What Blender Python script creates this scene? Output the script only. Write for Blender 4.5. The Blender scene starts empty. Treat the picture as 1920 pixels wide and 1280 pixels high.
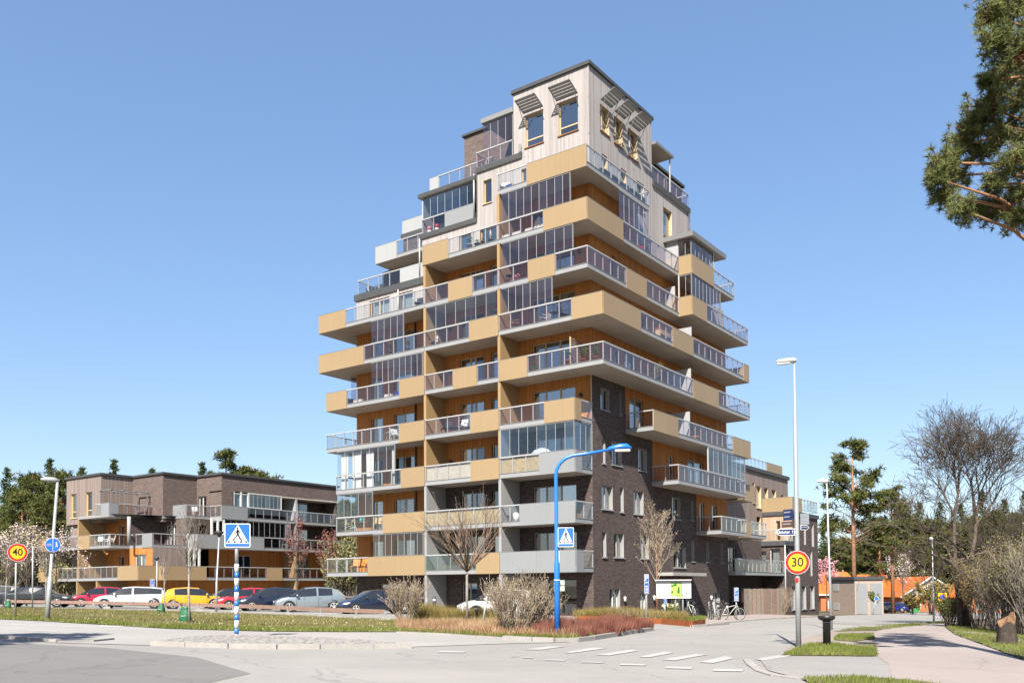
import bpy, bmesh, math, random
from mathutils import Vector, Matrix, noise as mnoise
from mathutils.geometry import delaunay_2d_cdt
R = math.radians
S = bpy.context.scene
COL = S.collection
rnd = random.Random(7)

# ------------------------------------------------------------ camera
FPX, CX, CY = 1696.167, 960.0, 1053.726          # focal length and principal point in photo pixels
YAW, PITCH, ROLL = -0.627975, 0.028671, -0.0069359
FWD = Vector((math.sin(YAW)*math.cos(PITCH), math.cos(YAW)*math.cos(PITCH), math.sin(PITCH)))
_r0 = Vector((math.cos(YAW), -math.sin(YAW), 0)); _u0 = _r0.cross(FWD)
RIGHT = math.cos(ROLL)*_r0 + math.sin(ROLL)*_u0
UP = -math.sin(ROLL)*_r0 + math.cos(ROLL)*_u0
CAM = Vector((28.02, -46.92, 1.72))
cam = bpy.data.cameras.new('Camera'); camo = bpy.data.objects.new('Camera', cam); COL.objects.link(camo)
cam.sensor_width = 36; cam.lens = FPX/1920*36; cam.shift_y = (CY-640)/1920
cam.clip_start = 0.3; cam.clip_end = 9000
M = Matrix((RIGHT, UP, -FWD)).transposed().to_4x4(); M.translation = CAM; camo.matrix_world = M
S.camera = camo

# ------------------------------------------------------------ light
SUN = Vector((-2.15, 4.85, -5.45)).normalized()       # direction the light travels
W = bpy.data.worlds.new('World'); S.world = W; W.use_nodes = True
nt = W.node_tree; bg = nt.nodes['Background']
sky = nt.nodes.new('ShaderNodeTexSky'); sky.sky_type = 'NISHITA'; sky.sun_disc = False
sky.sun_elevation = math.asin(-SUN.z); sky.sun_rotation = math.atan2(-SUN.x, -SUN.y)
sky.air_density = 1.0; sky.dust_density = 1.0; sky.ozone_density = 4.0; sky.altitude = 50
gm_ = nt.nodes.new('ShaderNodeGamma'); gm_.inputs[1].default_value = 0.6
hs_ = nt.nodes.new('ShaderNodeHueSaturation'); hs_.inputs['Hue'].default_value = 0.507; hs_.inputs['Saturation'].default_value = 1.34; hs_.inputs['Value'].default_value = 0.82
nt.links.new(sky.outputs[0], gm_.inputs[0]); nt.links.new(gm_.outputs[0], hs_.inputs['Color']); nt.links.new(hs_.outputs[0], bg.inputs[0]); bg.inputs[1].default_value = 0.15
sl = bpy.data.lights.new('Sun', 'SUN'); sl.energy = 5.0; sl.angle = R(0.55); sl.color = (1.0, 0.93, 0.83)
so = bpy.data.objects.new('Sun', sl); COL.objects.link(so); so.rotation_euler = SUN.to_track_quat('-Z', 'Y').to_euler()
so.location = (0, 0, 80)
S.view_settings.view_transform = 'Standard'; S.view_settings.look = 'None'
S.view_settings.exposure = 1.6; S.view_settings.gamma = 1.0; S.view_settings.use_curve_mapping = False
S.render.engine = 'CYCLES'
S.cycles.max_bounces = 8; S.cycles.transparent_max_bounces = 24; S.cycles.glossy_bounces = 3; S.cycles.diffuse_bounces = 3

# ------------------------------------------------------------ pixel helpers (photo 1920 x 1280)
def ray(px, py): return FWD + RIGHT*((px-CX)/FPX) - UP*((py-CY)/FPX)
def on_y(px, py, Y): d = ray(px, py); return CAM + d*((Y-CAM.y)/d.y)
def on_x(px, py, X): d = ray(px, py); return CAM + d*((X-CAM.x)/d.x)
def xat(px, z, Y):                                  # X of the point on plane Y at height z seen in column px
    n = RIGHT*FPX - FWD*(px-CX); return CAM.x - (n.y*(Y-CAM.y)+n.z*(z-CAM.z))/n.x
def yat(px, z, X):
    n = RIGHT*FPX - FWD*(px-CX); return CAM.y - (n.x*(X-CAM.x)+n.z*(z-CAM.z))/n.y
RH = Vector((math.cos(YAW), -math.sin(YAW))); FH = Vector((math.sin(YAW), math.cos(YAW)))
def sp(x, w): 
    t = x/w
    return x if t > 30 else (0 if t < -30 else w*math.log1p(math.exp(t)))
def g(x, y):                                        # terrain height: falls gently to the right and beyond the tower
    vx, vy = x-CAM.x, y-CAM.y
    a = vx*RH.x+vy*RH.y; d = vx*FH.x+vy*FH.y
    a = 110*math.tanh(a/110); dd = min(d, 230)
    return 0.19 - 0.02*a - 0.017*(sp(dd-54, 8))
def gnd(px, py):
    d = ray(px, py); t = 30.0
    if d.z > -0.004: d = Vector((d.x, d.y, -0.004))
    lo, hi = 2.0, 900.0
    for _ in range(50):
        t = (lo+hi)/2; p = CAM+d*t
        if p.z > g(p.x, p.y): lo = t
        else: hi = t
    p = CAM+d*t; p.z = g(p.x, p.y); return p
def depth_at(px, D, z=None):                        # ground point in column px at depth D
    vx = (px-CX)/FPX*D
    x = CAM.x+RH.x*vx+FH.x*D; y = CAM.y+RH.y*vx+FH.y*D
    return Vector((x, y, g(x, y) if z is None else z))

# ------------------------------------------------------------ materials
MATS = {}
ALB = 0.60                                          # the photograph is exposed brightly: surfaces keep modest reflectances
def al(c): return tuple(x*ALB for x in c)
class NT:
    def __init__(s, name):
        s.m = bpy.data.materials.new(name); s.m.use_nodes = True; s.t = s.m.node_tree; s.n = s.t.nodes; s.n.clear()
        s.out = s.n.new('ShaderNodeOutputMaterial')
    def new(s, typ, **kw):
        nd = s.n.new(typ)
        for k, v in kw.items():
            if k.startswith('i_'): nd.inputs[k[2:].replace('_', ' ')].default_value = v
            elif k[0] == 'I' and k[1:].isdigit(): nd.inputs[int(k[1:])].default_value = v
            else: setattr(nd, k, v)
        return nd
    def ln(s, a, b, ai=0, bi=0):
        s.t.links.new(a.outputs[ai], b.inputs[bi])
    def math(s, op, a, b=None, c=None):
        nd = s.n.new('ShaderNodeMath'); nd.operation = op
        for i, v in enumerate((a, b, c)):
            if v is None: continue
            if isinstance(v, (int, float)): nd.inputs[i].default_value = v
            else: s.t.links.new(v, nd.inputs[i])
        return nd.outputs[0]
    def mix(s, fac, a, b, blend='MIX'):
        nd = s.n.new('ShaderNodeMix'); nd.data_type = 'RGBA'; nd.blend_type = blend
        for i, v in ((0, fac), (6, a), (7, b)):
            if isinstance(v, (int, float)): nd.inputs[i].default_value = v
            elif isinstance(v, tuple): nd.inputs[i].default_value = (*v, 1) if len(v) == 3 else v
            else: s.t.links.new(v, nd.inputs[i])
        return nd.outputs[2]
    def pos(s): return s.n.new('ShaderNodeNewGeometry').outputs['Position']
    def noise(s, vec, scale, detail=3, rough=0.55):
        nd = s.new('ShaderNodeTexNoise'); nd.inputs['Scale'].default_value = scale
        nd.inputs['Detail'].default_value = detail; nd.inputs['Roughness'].default_value = rough
        if vec is not None: s.t.links.new(vec, nd.inputs['Vector'])
        return nd.outputs['Fac']
    def ramp(s, fac, lo, hi):
        nd = s.new('ShaderNodeMapRange'); s.t.links.new(fac, nd.inputs[0]); nd.inputs[1].default_value = lo; nd.inputs[2].default_value = hi
        return nd.outputs[0]
    def comb(s, x, y, z):
        nd = s.new('ShaderNodeCombineXYZ')
        for i, v in enumerate((x, y, z)):
            if isinstance(v, (int, float)): nd.inputs[i].default_value = v
            else: s.t.links.new(v, nd.inputs[i])
        return nd.outputs[0]
    def finish(s, col, rough=0.7, spec=0.3, metal=0.0, bump=None, bstr=0.3, bdist=0.02, coat=0):
        p = s.new('ShaderNodeBsdfPrincipled')
        if isinstance(col, tuple): p.inputs['Base Color'].default_value = (*col, 1)
        else: s.t.links.new(col, p.inputs['Base Color'])
        if isinstance(rough, (int, float)): p.inputs['Roughness'].default_value = rough
        else: s.t.links.new(rough, p.inputs['Roughness'])
        p.inputs['Specular IOR Level'].default_value = spec; p.inputs['Metallic'].default_value = metal
        p.inputs['Coat Weight'].default_value = coat; p.inputs['Coat Roughness'].default_value = 0.05
        if bump is not None:
            b = s.new('ShaderNodeBump'); b.inputs['Strength'].default_value = bstr; b.inputs['Distance'].default_value = bdist
            s.t.links.new(bump, b.inputs['Height']); s.t.links.new(b.outputs[0], p.inputs['Normal'])
        s.ln(p, s.out); return s.m

def mat(name, col, rough=0.6, spec=0.3, var=0.08, scale=3.0, metal=0.0, bump=0.0, coat=0, fine=0.0):
    if name in MATS: return MATS[name]
    if name not in ('soffit', 'room', 'car_glass'): col = al(col)
    t = NT(name); P = t.pos()
    n = t.noise(P, scale, 4)
    f = t.ramp(n, 0.25, 0.75)
    c0 = tuple(max(0, c*(1-var)) for c in col); c1 = tuple(min(1, c*(1+var)) for c in col)
    c = t.mix(f, c0, c1)
    if fine:
        n2 = t.noise(P, scale*14, 2); f2 = t.ramp(n2, 0.3, 0.7); c = t.mix(f2, c, t.mix(1.0, c, (1-fine,)*3, 'MULTIPLY'))
    if name in ('gold', 'panel_grey', 'panel_white', 'fascia', 'gold_fin'):                # every sheet is a little different, with faint run marks
        oi = t.new('ShaderNodeObjectInfo'); c = t.mix(t.math('MULTIPLY', oi.outputs['Random'], 0.5), c, t.mix(1.0, c, (0.90, 0.90, 0.91), 'MULTIPLY'))
        mp = t.new('ShaderNodeVectorMath'); mp.operation = 'MULTIPLY'; t.t.links.new(P, mp.inputs[0]); mp.inputs[1].default_value = (7, 7, 0.35)
        c = t.mix(t.math('MULTIPLY', t.ramp(t.noise(mp.outputs[0], 1.0, 3), 0.5, 0.8), 0.5), c, t.mix(1.0, c, (0.87, 0.86, 0.85), 'MULTIPLY'))
    b = t.noise(P, scale*10, 3) if bump else None
    MATS[name] = t.finish(c, rough, spec, metal, b, bump, 0.01, coat); return MATS[name]

def wood(name, ca, cb, w=0.125, groove=0.45, streak=0.5, knots=0.0):
    if name != 'wood_orange': ca, cb = al(ca), al(cb)
    t = NT(name); P = t.pos(); sx = t.new('ShaderNodeSeparateXYZ'); t.t.links.new(P, sx.inputs[0])
    s_ = t.math('ADD', sx.outputs[0], sx.outputs[1]); q = t.math('DIVIDE', s_, w)
    idx = t.math('FLOOR', q); fr = t.math('FRACT', q)
    wn = t.new('ShaderNodeTexWhiteNoise'); wn.noise_dimensions = '1D'; t.t.links.new(idx, wn.inputs['W'])
    st = t.noise(t.comb(t.math('MULTIPLY', s_, 9.0), t.math('MULTIPLY', idx, 3.7), t.math('MULTIPLY', sx.outputs[2], 0.55)), 1.0, 4, 0.6)
    f = t.math('ADD', t.math('MULTIPLY', wn.outputs['Value'], 1-streak), t.math('MULTIPLY', t.ramp(st, 0.25, 0.75), streak))
    c = t.mix(f, ca, cb)
    big = t.ramp(t.noise(P, 0.22, 2), 0.3, 0.7); c = t.mix(t.math('MULTIPLY', big, 0.22), c, t.mix(1.0, c, (0.72, 0.68, 0.66), 'MULTIPLY'))
    if knots:
        k = t.noise(t.comb(t.math('MULTIPLY', s_, 9.0), 0.0, t.math('MULTIPLY', sx.outputs[2], 5.0)), 1.0, 1)
        c = t.mix(t.math('MULTIPLY', t.math('GREATER_THAN', k, 0.69), knots), c, tuple(x*0.45 for x in ca))
    gr = t.math('LESS_THAN', fr, 0.10); c = t.mix(t.math('MULTIPLY', gr, groove), c, tuple(x*0.25 for x in ca))
    MATS[name] = t.finish(c, 0.75, 0.2, bump=fr, bstr=0.25, bdist=0.01); return MATS[name]

def brick(name, ca, cb, cm, fleck=0.5, bw=0.25, rh=0.077):
    ca, cb, cm = al(ca), al(cb), al(cm)
    t = NT(name); P = t.pos(); sx = t.new('ShaderNodeSeparateXYZ'); t.t.links.new(P, sx.inputs[0])
    s_ = t.math('ADD', sx.outputs[0], sx.outputs[1]); v = t.comb(s_, sx.outputs[2], 0.0)
    b = t.new('ShaderNodeTexBrick'); b.offset = 0.5; t.t.links.new(v, b.inputs['Vector'])
    b.inputs['Color1'].default_value = (*ca, 1); b.inputs['Color2'].default_value = (*cb, 1); b.inputs['Mortar'].default_value = (*cm, 1)
    b.inputs['Scale'].default_value = 1; b.inputs['Mortar Size'].default_value = 0.011; b.inputs['Brick Width'].default_value = bw; b.inputs['Row Height'].default_value = rh
    b.inputs['Bias'].default_value = -0.1
    c = b.outputs['Color']
    n = t.ramp(t.noise(P, 0.6, 3), 0.3, 0.7); c = t.mix(t.math('MULTIPLY', n, 0.35), c, t.mix(1.0, c, (0.7, 0.68, 0.68), 'MULTIPLY'))
    fl = t.math('GREATER_THAN', t.noise(t.comb(t.math('MULTIPLY', s_, 4.5), t.math('MULTIPLY', sx.outputs[2], 11.0), 0.0), 1.0, 1), 0.735)
    c = t.mix(t.math('MULTIPLY', fl, fleck), c, (0.40, 0.37, 0.35))
    MATS[name] = t.finish(c, 0.85, 0.2, bump=b.outputs['Fac'], bstr=0.5, bdist=-0.01); return MATS[name]

def glass(name, tint, refl=0.16, rough=0.0, rc=(1, 1, 1)):
    t = NT(name)
    tr = t.new('ShaderNodeBsdfTransparent'); tr.inputs[0].default_value = (*tint, 1)
    gl = t.new('ShaderNodeBsdfGlossy'); gl.inputs['Roughness'].default_value = rough; gl.inputs[0].default_value = (*rc, 1)
    bn = t.noise(t.pos(), 1.1, 2); bp = t.new('ShaderNodeBump'); bp.inputs['Strength'].default_value = 0.03; bp.inputs['Distance'].default_value = 0.05; t.t.links.new(bn, bp.inputs['Height']); t.ln(bp, gl, 0, 2)
    lw = t.new('ShaderNodeLayerWeight'); lw.inputs[0].default_value = 0.35
    oi = t.new('ShaderNodeObjectInfo'); f = t.math('ADD', t.math('MULTIPLY', lw.outputs['Facing'], 0.16), t.math('MULTIPLY_ADD', oi.outputs['Random'], refl*1.4, refl*0.4))
    mx = t.new('ShaderNodeMixShader'); t.t.links.new(f, mx.inputs[0]); t.ln(tr, mx, 0, 1); t.ln(gl, mx, 0, 2); t.ln(mx, t.out)
    MATS[name] = t.m; return t.m

wood('wood_orange', (0.235, 0.088, 0.022), (0.47, 0.20, 0.06), groove=0.6, streak=0.55)
wood('wood_pale', (0.33, 0.30, 0.295), (0.56, 0.53, 0.515), groove=0.32, knots=0.5)
wood('wood_grey', (0.21, 0.165, 0.145), (0.38, 0.315, 0.285), groove=0.5, knots=0.3)
wood('wood_warm', (0.42, 0.28, 0.19), (0.66, 0.50, 0.38), groove=0.4)
brick('brick_dark', (0.145, 0.105, 0.094), (0.05, 0.036, 0.033), (0.12, 0.10, 0.094), 0.65)
brick('brick_mid', (0.22, 0.165, 0.145), (0.12, 0.09, 0.082), (0.16, 0.13, 0.12), 0.5)
mat('gold', (0.375, 0.27, 0.15), 0.45, 0.35, 0.03, 0.5)
mat('gold_fin', (0.41, 0.275, 0.135), 0.55, 0.3, 0.04, 0.6)
mat('panel_grey', (0.292, 0.305, 0.316), 0.45, 0.35, 0.03, 0.5)
mat('panel_white', (0.42, 0.43, 0.44), 0.45, 0.35, 0.02, 0.5)
mat('render_grey', (0.35, 0.352, 0.355), 0.85, 0.2, 0.06, 0.8, fine=0.06)
mat('fascia', (0.335, 0.345, 0.355), 0.5, 0.35, 0.04, 1.0)
mat('soffit', (0.34, 0.305, 0.27), 0.85, 0.15, 0.10, 0.7, fine=0.06)
mat('deck', (0.36, 0.33, 0.30), 0.8, 0.2, 0.08)
mat('alu', (0.46, 0.465, 0.47), 0.38, 0.5, 0.03)
mat('alu_dark', (0.20, 0.205, 0.21), 0.45, 0.4, 0.05)
mat('dark_metal', (0.045, 0.047, 0.05), 0.45, 0.4, 0.1)
mat('roof_dark', (0.07, 0.075, 0.08), 0.7, 0.3, 0.15)
mat('frame_wood', (0.62, 0.47, 0.28), 0.6, 0.3, 0.06)
mat('frame_grey', (0.42, 0.40, 0.37), 0.5, 0.3, 0.05)
mat('frame_white', (0.74, 0.74, 0.72), 0.5, 0.3, 0.03)
mat('frame_brown', (0.33, 0.14, 0.045), 0.6, 0.3, 0.08)
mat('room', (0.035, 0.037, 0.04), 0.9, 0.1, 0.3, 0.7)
mat('curtain', (0.72, 0.72, 0.70), 0.9, 0.1, 0.05, 6)
mat('curtain_warm', (0.62, 0.55, 0.44), 0.9, 0.1, 0.05, 6)
mat('white', (0.78, 0.78, 0.77), 0.6, 0.3, 0.03)
mat('bamboo', (0.52, 0.40, 0.24), 0.8, 0.2, 0.25, 5, fine=0.3)
mat('screen_beige', (0.60, 0.53, 0.45), 0.8, 0.2, 0.12, 5, fine=0.2)
mat('concrete', (0.42, 0.41, 0.39), 0.9, 0.2, 0.12, 2, bump=0.2, fine=0.1)
glass('glass_rail', (0.90, 0.87, 0.885), 0.02)
glass('glass_rail_clear', (0.94, 0.95, 0.95), 0.02)
glass('glass_enclose', (0.91, 0.88, 0.90), 0.03)
glass('glass_enclose_blue', (0.84, 0.88, 0.90), 0.06)
glass('glass_window', (0.80, 0.82, 0.83), 0.16)
glass('glass_frost', (0.75, 0.82, 0.80), 0.10, 0.25)

# ------------------------------------------------------------ object helpers
def link(o, parent=None):
    COL.objects.link(o)
    if parent is not None: o.parent = parent
    return o
def tag(o, label=None, cat=None, group=None, kind=None):
    if label: o['label'] = label
    if cat: o['category'] = cat
    if group: o['group'] = group
    if kind: o['kind'] = kind
    return o
def empty(name, loc=(0, 0, 0), rz=0.0, label=None, cat=None, group=None):
    o = bpy.data.objects.new(name, None); o.empty_display_size = 0.3; link(o)
    o.location = loc; o.rotation_euler = (0, 0, rz); return tag(o, label, cat, group)
_cube = {}
def cube_mesh(m):
    if m not in _cube:
        me = bpy.data.meshes.new('box_'+m)
        v = [(x, y, z) for z in (-.5, .5) for y in (-.5, .5) for x in (-.5, .5)]
        me.from_pydata(v, [], [(0, 2, 3, 1), (4, 5, 7, 6), (0, 1, 5, 4), (2, 6, 7, 3), (0, 4, 6, 2), (1, 3, 7, 5)])
        me.materials.append(MATS[m]); _cube[m] = me
    return _cube[m]
def box(name, m, parent, x0, x1, y0, y1, z0, z1, rot=None):
    o = bpy.data.objects.new(name, cube_mesh(m)); link(o, parent)
    o.location = ((x0+x1)/2, (y0+y1)/2, (z0+z1)/2); o.scale = (abs(x1-x0), abs(y1-y0), abs(z1-z0))
    if rot: o.rotation_euler = rot
    return o
def hold(parent, name, loc=(0, 0, 0)): return None

class MB:
    """collects faces; build() makes ONE mesh object"""
    def __init__(s): s.v = []; s.f = []; s.mi = []; s.sm = []
    def face(s, pts, mi=0, sm=False):
        n = len(s.v); s.v += [tuple(p) for p in pts]; s.f.append(tuple(range(n, n+len(pts)))); s.mi.append(mi); s.sm.append(sm); return s
    def box(s, x0, x1, y0, y1, z0, z1, mi=0):
        p = [(x, y, z) for z in (z0, z1) for y in (y0, y1) for x in (x0, x1)]; n = len(s.v); s.v += p
        for q in ((0, 2, 3, 1), (4, 5, 7, 6), (0, 1, 5, 4), (2, 6, 7, 3), (0, 4, 6, 2), (1, 3, 7, 5)):
            s.f.append(tuple(n+i for i in q)); s.mi.append(mi); s.sm.append(False)
        return s
    def prism(s, poly, z0, z1, mside=0, mbot=0, mtop=0):
        a = sum(poly[i][0]*poly[(i+1) % len(poly)][1]-poly[(i+1) % len(poly)][0]*poly[i][1] for i in range(len(poly)))
        if a < 0: poly = poly[::-1]
        k = len(poly); n = len(s.v)
        s.v += [(x, y, z0) for x, y in poly]+[(x, y, z1) for x, y in poly]
        s.f.append(tuple(n+i for i in range(k))[::-1]); s.mi.append(mbot); s.f.append(tuple(n+k+i for i in range(k))); s.mi.append(mtop); s.sm += [False]*2
        for i in range(k):
            j = (i+1) % k; s.f.append((n+i, n+j, n+k+j, n+k+i)); s.mi.append(mside); s.sm.append(False)
        return s
    def tube(s, pts, rad, seg=8, mi=0, cap=True, sm=True):
        pts = [Vector(p) for p in pts]; rr = rad if isinstance(rad, (list, tuple)) else [rad]*len(pts); n0 = len(s.v); prev = None
        for i, p in enumerate(pts):
            d = (pts[min(i+1, len(pts)-1)]-pts[max(i-1, 0)])
            if d.length < 1e-9: d = Vector((0, 0, 1))
            d.normalize()
            if prev is None: u = d.orthogonal().normalized()
            else:
                u = prev-d*prev.dot(d); u = u.normalized() if u.length > 1e-6 else d.orthogonal().normalized()
            prev = u; w = d.cross(u)
            for k in range(seg):
                a = 2*math.pi*k/seg; s.v.append(tuple(p+(u*math.cos(a)+w*math.sin(a))*rr[i]))
        for i in range(len(pts)-1):
            for k in range(seg):
                a = n0+i*seg+k; b = n0+i*seg+(k+1) % seg
                s.f.append((a, b, b+seg, a+seg)); s.mi.append(mi); s.sm.append(sm)
        if cap and seg > 2:
            s.f.append(tuple(n0+k for k in range(seg))[::-1]); e = n0+(len(pts)-1)*seg; s.f.append(tuple(e+k for k in range(seg)))
            s.mi += [mi]*2; s.sm += [False]*2
        return s
    def lathe(s, prof, c=(0, 0, 0), seg=16, mi=0, sm=True):
        n0 = len(s.v)
        for r, z in prof:
            for k in range(seg):
                a = 2*math.pi*k/seg; s.v.append((c[0]+r*math.cos(a), c[1]+r*math.sin(a), c[2]+z))
        for i in range(len(prof)-1):
            for k in range(seg):
                a = n0+i*seg+k; b = n0+i*seg+(k+1) % seg; s.f.append((a, b, b+seg, a+seg)); s.mi.append(mi); s.sm.append(sm)
        s.f.append(tuple(n0+k for k in range(seg))[::-1]); e = n0+(len(prof)-1)*seg; s.f.append(tuple(e+k for k in range(seg))); s.mi += [mi]*2; s.sm += [False]*2
        return s
    def mesh(s, name, mats):
        me = bpy.data.meshes.new(name); me.from_pydata(s.v, [], s.f)
        for m in (mats if isinstance(mats, (list, tuple)) else [mats]): me.materials.append(MATS[m])
        me.polygons.foreach_set('material_index', s.mi); me.polygons.foreach_set('use_smooth', s.sm); me.update(); return me
    def build(s, name, mats, parent=None, loc=None, rz=None, org=None):
        if org is not None: s.v = [(a-org[0], b-org[1], c-org[2]) for a, b, c in s.v]
        o = bpy.data.objects.new(name, s.mesh(name, mats)); link(o, parent)
        if loc is not None: o.location = loc
        if rz is not None: o.rotation_euler = (0, 0, rz)
        return o
def copy_tree(o, parent=None):
    c = o.copy(); COL.objects.link(c); c.parent = parent
    for ch in o.children: copy_tree(ch, c)
    return c
# ------------------------------------------------------------ facade kit
# axis 'x': wall in plane Y=c running along X; axis 'y': wall in plane X=c running along Y; s = outward sign
def fb(name, m, parent, ax, c, s, a0, a1, n0, n1, z0, z1):
    p, q = c+s*n0, c+s*n1
    if ax == 'x': return box(name, m, parent, a0, a1, min(p, q), max(p, q), z0, z1)
    return box(name, m, parent, min(p, q), max(p, q), a0, a1, z0, z1)
def fbm(mb, ax, c, s, a0, a1, n0, n1, z0, z1, mi=0):
    p, q = c+s*n0, c+s*n1
    if ax == 'x': mb.box(a0, a1, min(p, q), max(p, q), z0, z1, mi)
    else: mb.box(min(p, q), max(p, q), a0, a1, z0, z1, mi)
def P3(ax, c, s, a, n, z): return (a, c+s*n, z) if ax == 'x' else (c+s*n, a, z)

def wall(name, parent, ax, c, s, a0, a1, z0, z1, m, holes=(), rev=None, depth=0.14, org=None):
    """facade sheet with real openings: reveals, and a dark room behind each"""
    mb = MB(); A = sorted({a0, a1, *[h[0] for h in holes], *[h[1] for h in holes]}); Z = sorted({z0, z1, *[h[2] for h in holes], *[h[3] for h in holes]})
    A = [a for a in A if a0 <= a <= a1]; Z = [z for z in Z if z0 <= z <= z1]
    P = lambda a, n, z: P3(ax, c, s, a, n, z)
    for i in range(len(A)-1):
        for j in range(len(Z)-1):
            am, zm = (A[i]+A[i+1])/2, (Z[j]+Z[j+1])/2
            if any(h[0] < am < h[1] and h[2] < zm < h[3] for h in holes): continue
            mb.face([P(A[i], 0, Z[j]), P(A[i+1], 0, Z[j]), P(A[i+1], 0, Z[j+1]), P(A[i], 0, Z[j+1])], 0)
    for h0, h1, k0, k1 in [h[:4] for h in holes]:
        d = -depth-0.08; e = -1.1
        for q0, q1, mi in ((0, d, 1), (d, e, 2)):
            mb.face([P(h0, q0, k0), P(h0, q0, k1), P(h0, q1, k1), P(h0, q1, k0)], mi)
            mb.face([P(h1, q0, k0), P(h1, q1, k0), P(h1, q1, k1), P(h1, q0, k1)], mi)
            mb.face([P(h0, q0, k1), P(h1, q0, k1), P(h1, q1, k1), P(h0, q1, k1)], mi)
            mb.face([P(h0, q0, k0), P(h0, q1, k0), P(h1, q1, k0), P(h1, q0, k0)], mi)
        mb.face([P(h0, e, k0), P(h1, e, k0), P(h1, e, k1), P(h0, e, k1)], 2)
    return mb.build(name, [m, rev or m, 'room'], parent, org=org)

def window(parent, ax, c, s, h, fr='frame_grey', cuts=(), hcut=None, cur=None, sill=None, depth=0.14, gl='glass_window', fw=0.055, cm='curtain'):
    a0, a1, z0, z1 = h[:4]; mb = MB(); d0, d1 = -depth-0.06, -depth
    e = 0.004; bars = [a0]+[a0+(a1-a0)*k for k in cuts]+[a1]
    fbm(mb, ax, c, s, a0+e, a0+fw, d0, d1, z0+e, z1-e); fbm(mb, ax, c, s, a1-fw, a1-e, d0, d1, z0+e, z1-e)
    fbm(mb, ax, c, s, a0+fw, a1-fw, d0, d1, z1-fw, z1-e); fbm(mb, ax, c, s, a0+fw, a1-fw, d0, d1, z0+e, z0+fw)
    for k in bars[1:-1]: fbm(mb, ax, c, s, k-0.05, k+0.05, d0, d1+0.004, z0+fw, z1-fw)
    zs = [z0+fw, z1-fw]
    if hcut:
        zc = z0+(z1-z0)*hcut; zs = [z0+fw, zc-0.04, zc+0.04, z1-fw]
        fbm(mb, ax, c, s, a0+fw, a1-fw, d0, d1+0.003, zc-0.04, zc+0.04)
    w = mb.build('window', fr, parent)
    for i in range(len(bars)-1):
        x0 = bars[i]+(fw if i == 0 else 0.05); x1 = bars[i+1]-(fw if i == len(bars)-2 else 0.05)
        for j in range(0, len(zs), 2):
            fb('pane', gl, w, ax, c, s, x0-0.008, x1+0.008, d0+0.02, d0+0.032, zs[j]-0.008, zs[j+1]+0.008)
    if sill: fb('sill', sill, w, ax, c, s, a0-0.06, a1+0.06, -depth, 0.07, z0-0.07, z0-0.012)
    if cur:
        for k0, k1 in cur:                              # drapes: pleated sheet behind the pane
            x0, x1 = a0+(a1-a0)*k0, a0+(a1-a0)*k1; cb = MB(); n = max(3, int((x1-x0)/0.09)); pts = []
            for i in range(n+1):
                a = x0+(x1-x0)*i/n; pts.append((a, -depth-0.16-(0.03 if i % 2 else 0)))
            for i in range(n):
                (a, n0), (b, n1) = pts[i], pts[i+1]
                cb.face([P3(ax, c, s, a, n0, z0+0.02), P3(ax, c, s, b, n1, z0+0.02), P3(ax, c, s, b, n1, z1-0.03), P3(ax, c, s, a, n0, z1-0.03)])
            cb.build('curtain', cm, w)
    return w

RAILH = 1.30; TH = 0.26
def rail_runs(bal, z, runs, top=None, org=None):
    for ax, c, s, segs in runs:
        for sg in segs:
            kind, a, b = sg[0], min(sg[1], sg[2]), max(sg[1], sg[2])
            if b-a < 0.08: continue
            if kind in 'pwv':
                m = {'p': 'gold', 'w': 'panel_grey', 'v': 'panel_white'}[kind]; n = max(1, round((b-a)/2.3)); w = (b-a)/n
                for i in range(n):
                    fb('panel', m, bal, ax, c, s, a+i*w+0.004, a+(i+1)*w-0.004, 0.006, 0.04, z-0.012, z+RAILH-0.012)
                fb('cap', 'alu_dark', bal, ax, c, s, a, b, -0.02, 0.046, z+RAILH-0.012, z+RAILH+0.012)
            else:
                gm = {'g': 'glass_rail', 'c': 'glass_rail_clear', 'f': 'glass_frost', 'b': 'glass_rail_clear'}[kind]
                n = max(1, round((b-a)/0.95)); w = (b-a)/n
                for i in range(n+1):
                    q = a+i*w; q0 = min(max(q-0.028, a), b-0.056)
                    fb('post', 'alu', bal, ax, c, s, q0, q0+0.056, -0.06, -0.008, z+TH, z+RAILH-0.05)
                for i in range(n):
                    fb('glass_pane', gm, bal, ax, c, s, a+i*w+0.012, a+(i+1)*w-0.012, 0.004, 0.016, z+TH+0.03, z+RAILH-0.07)
                fb('bottom_rail', 'alu_dark', bal, ax, c, s, a, b, -0.005, 0.022, z+TH-0.005, z+TH+0.03)
                fb('handrail', 'alu', bal, ax, c, s, a, b, -0.05, 0.03, z+RAILH-0.07, z+RAILH)
                if kind == 'b': fb('screen', sg[3], bal, ax, c, s, a+0.05, b-0.05, -0.10, -0.075, z+TH+0.03, z+RAILH-0.12)
def balcony(parent, z, poly, runs, name='balcony', th=TH):
    mb = MB().prism(poly, z, z+th, 0, 1, 2); b = mb.build(name, ['fascia', 'soffit', 'deck'], parent)
    rail_runs(b, z, runs); return b
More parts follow.
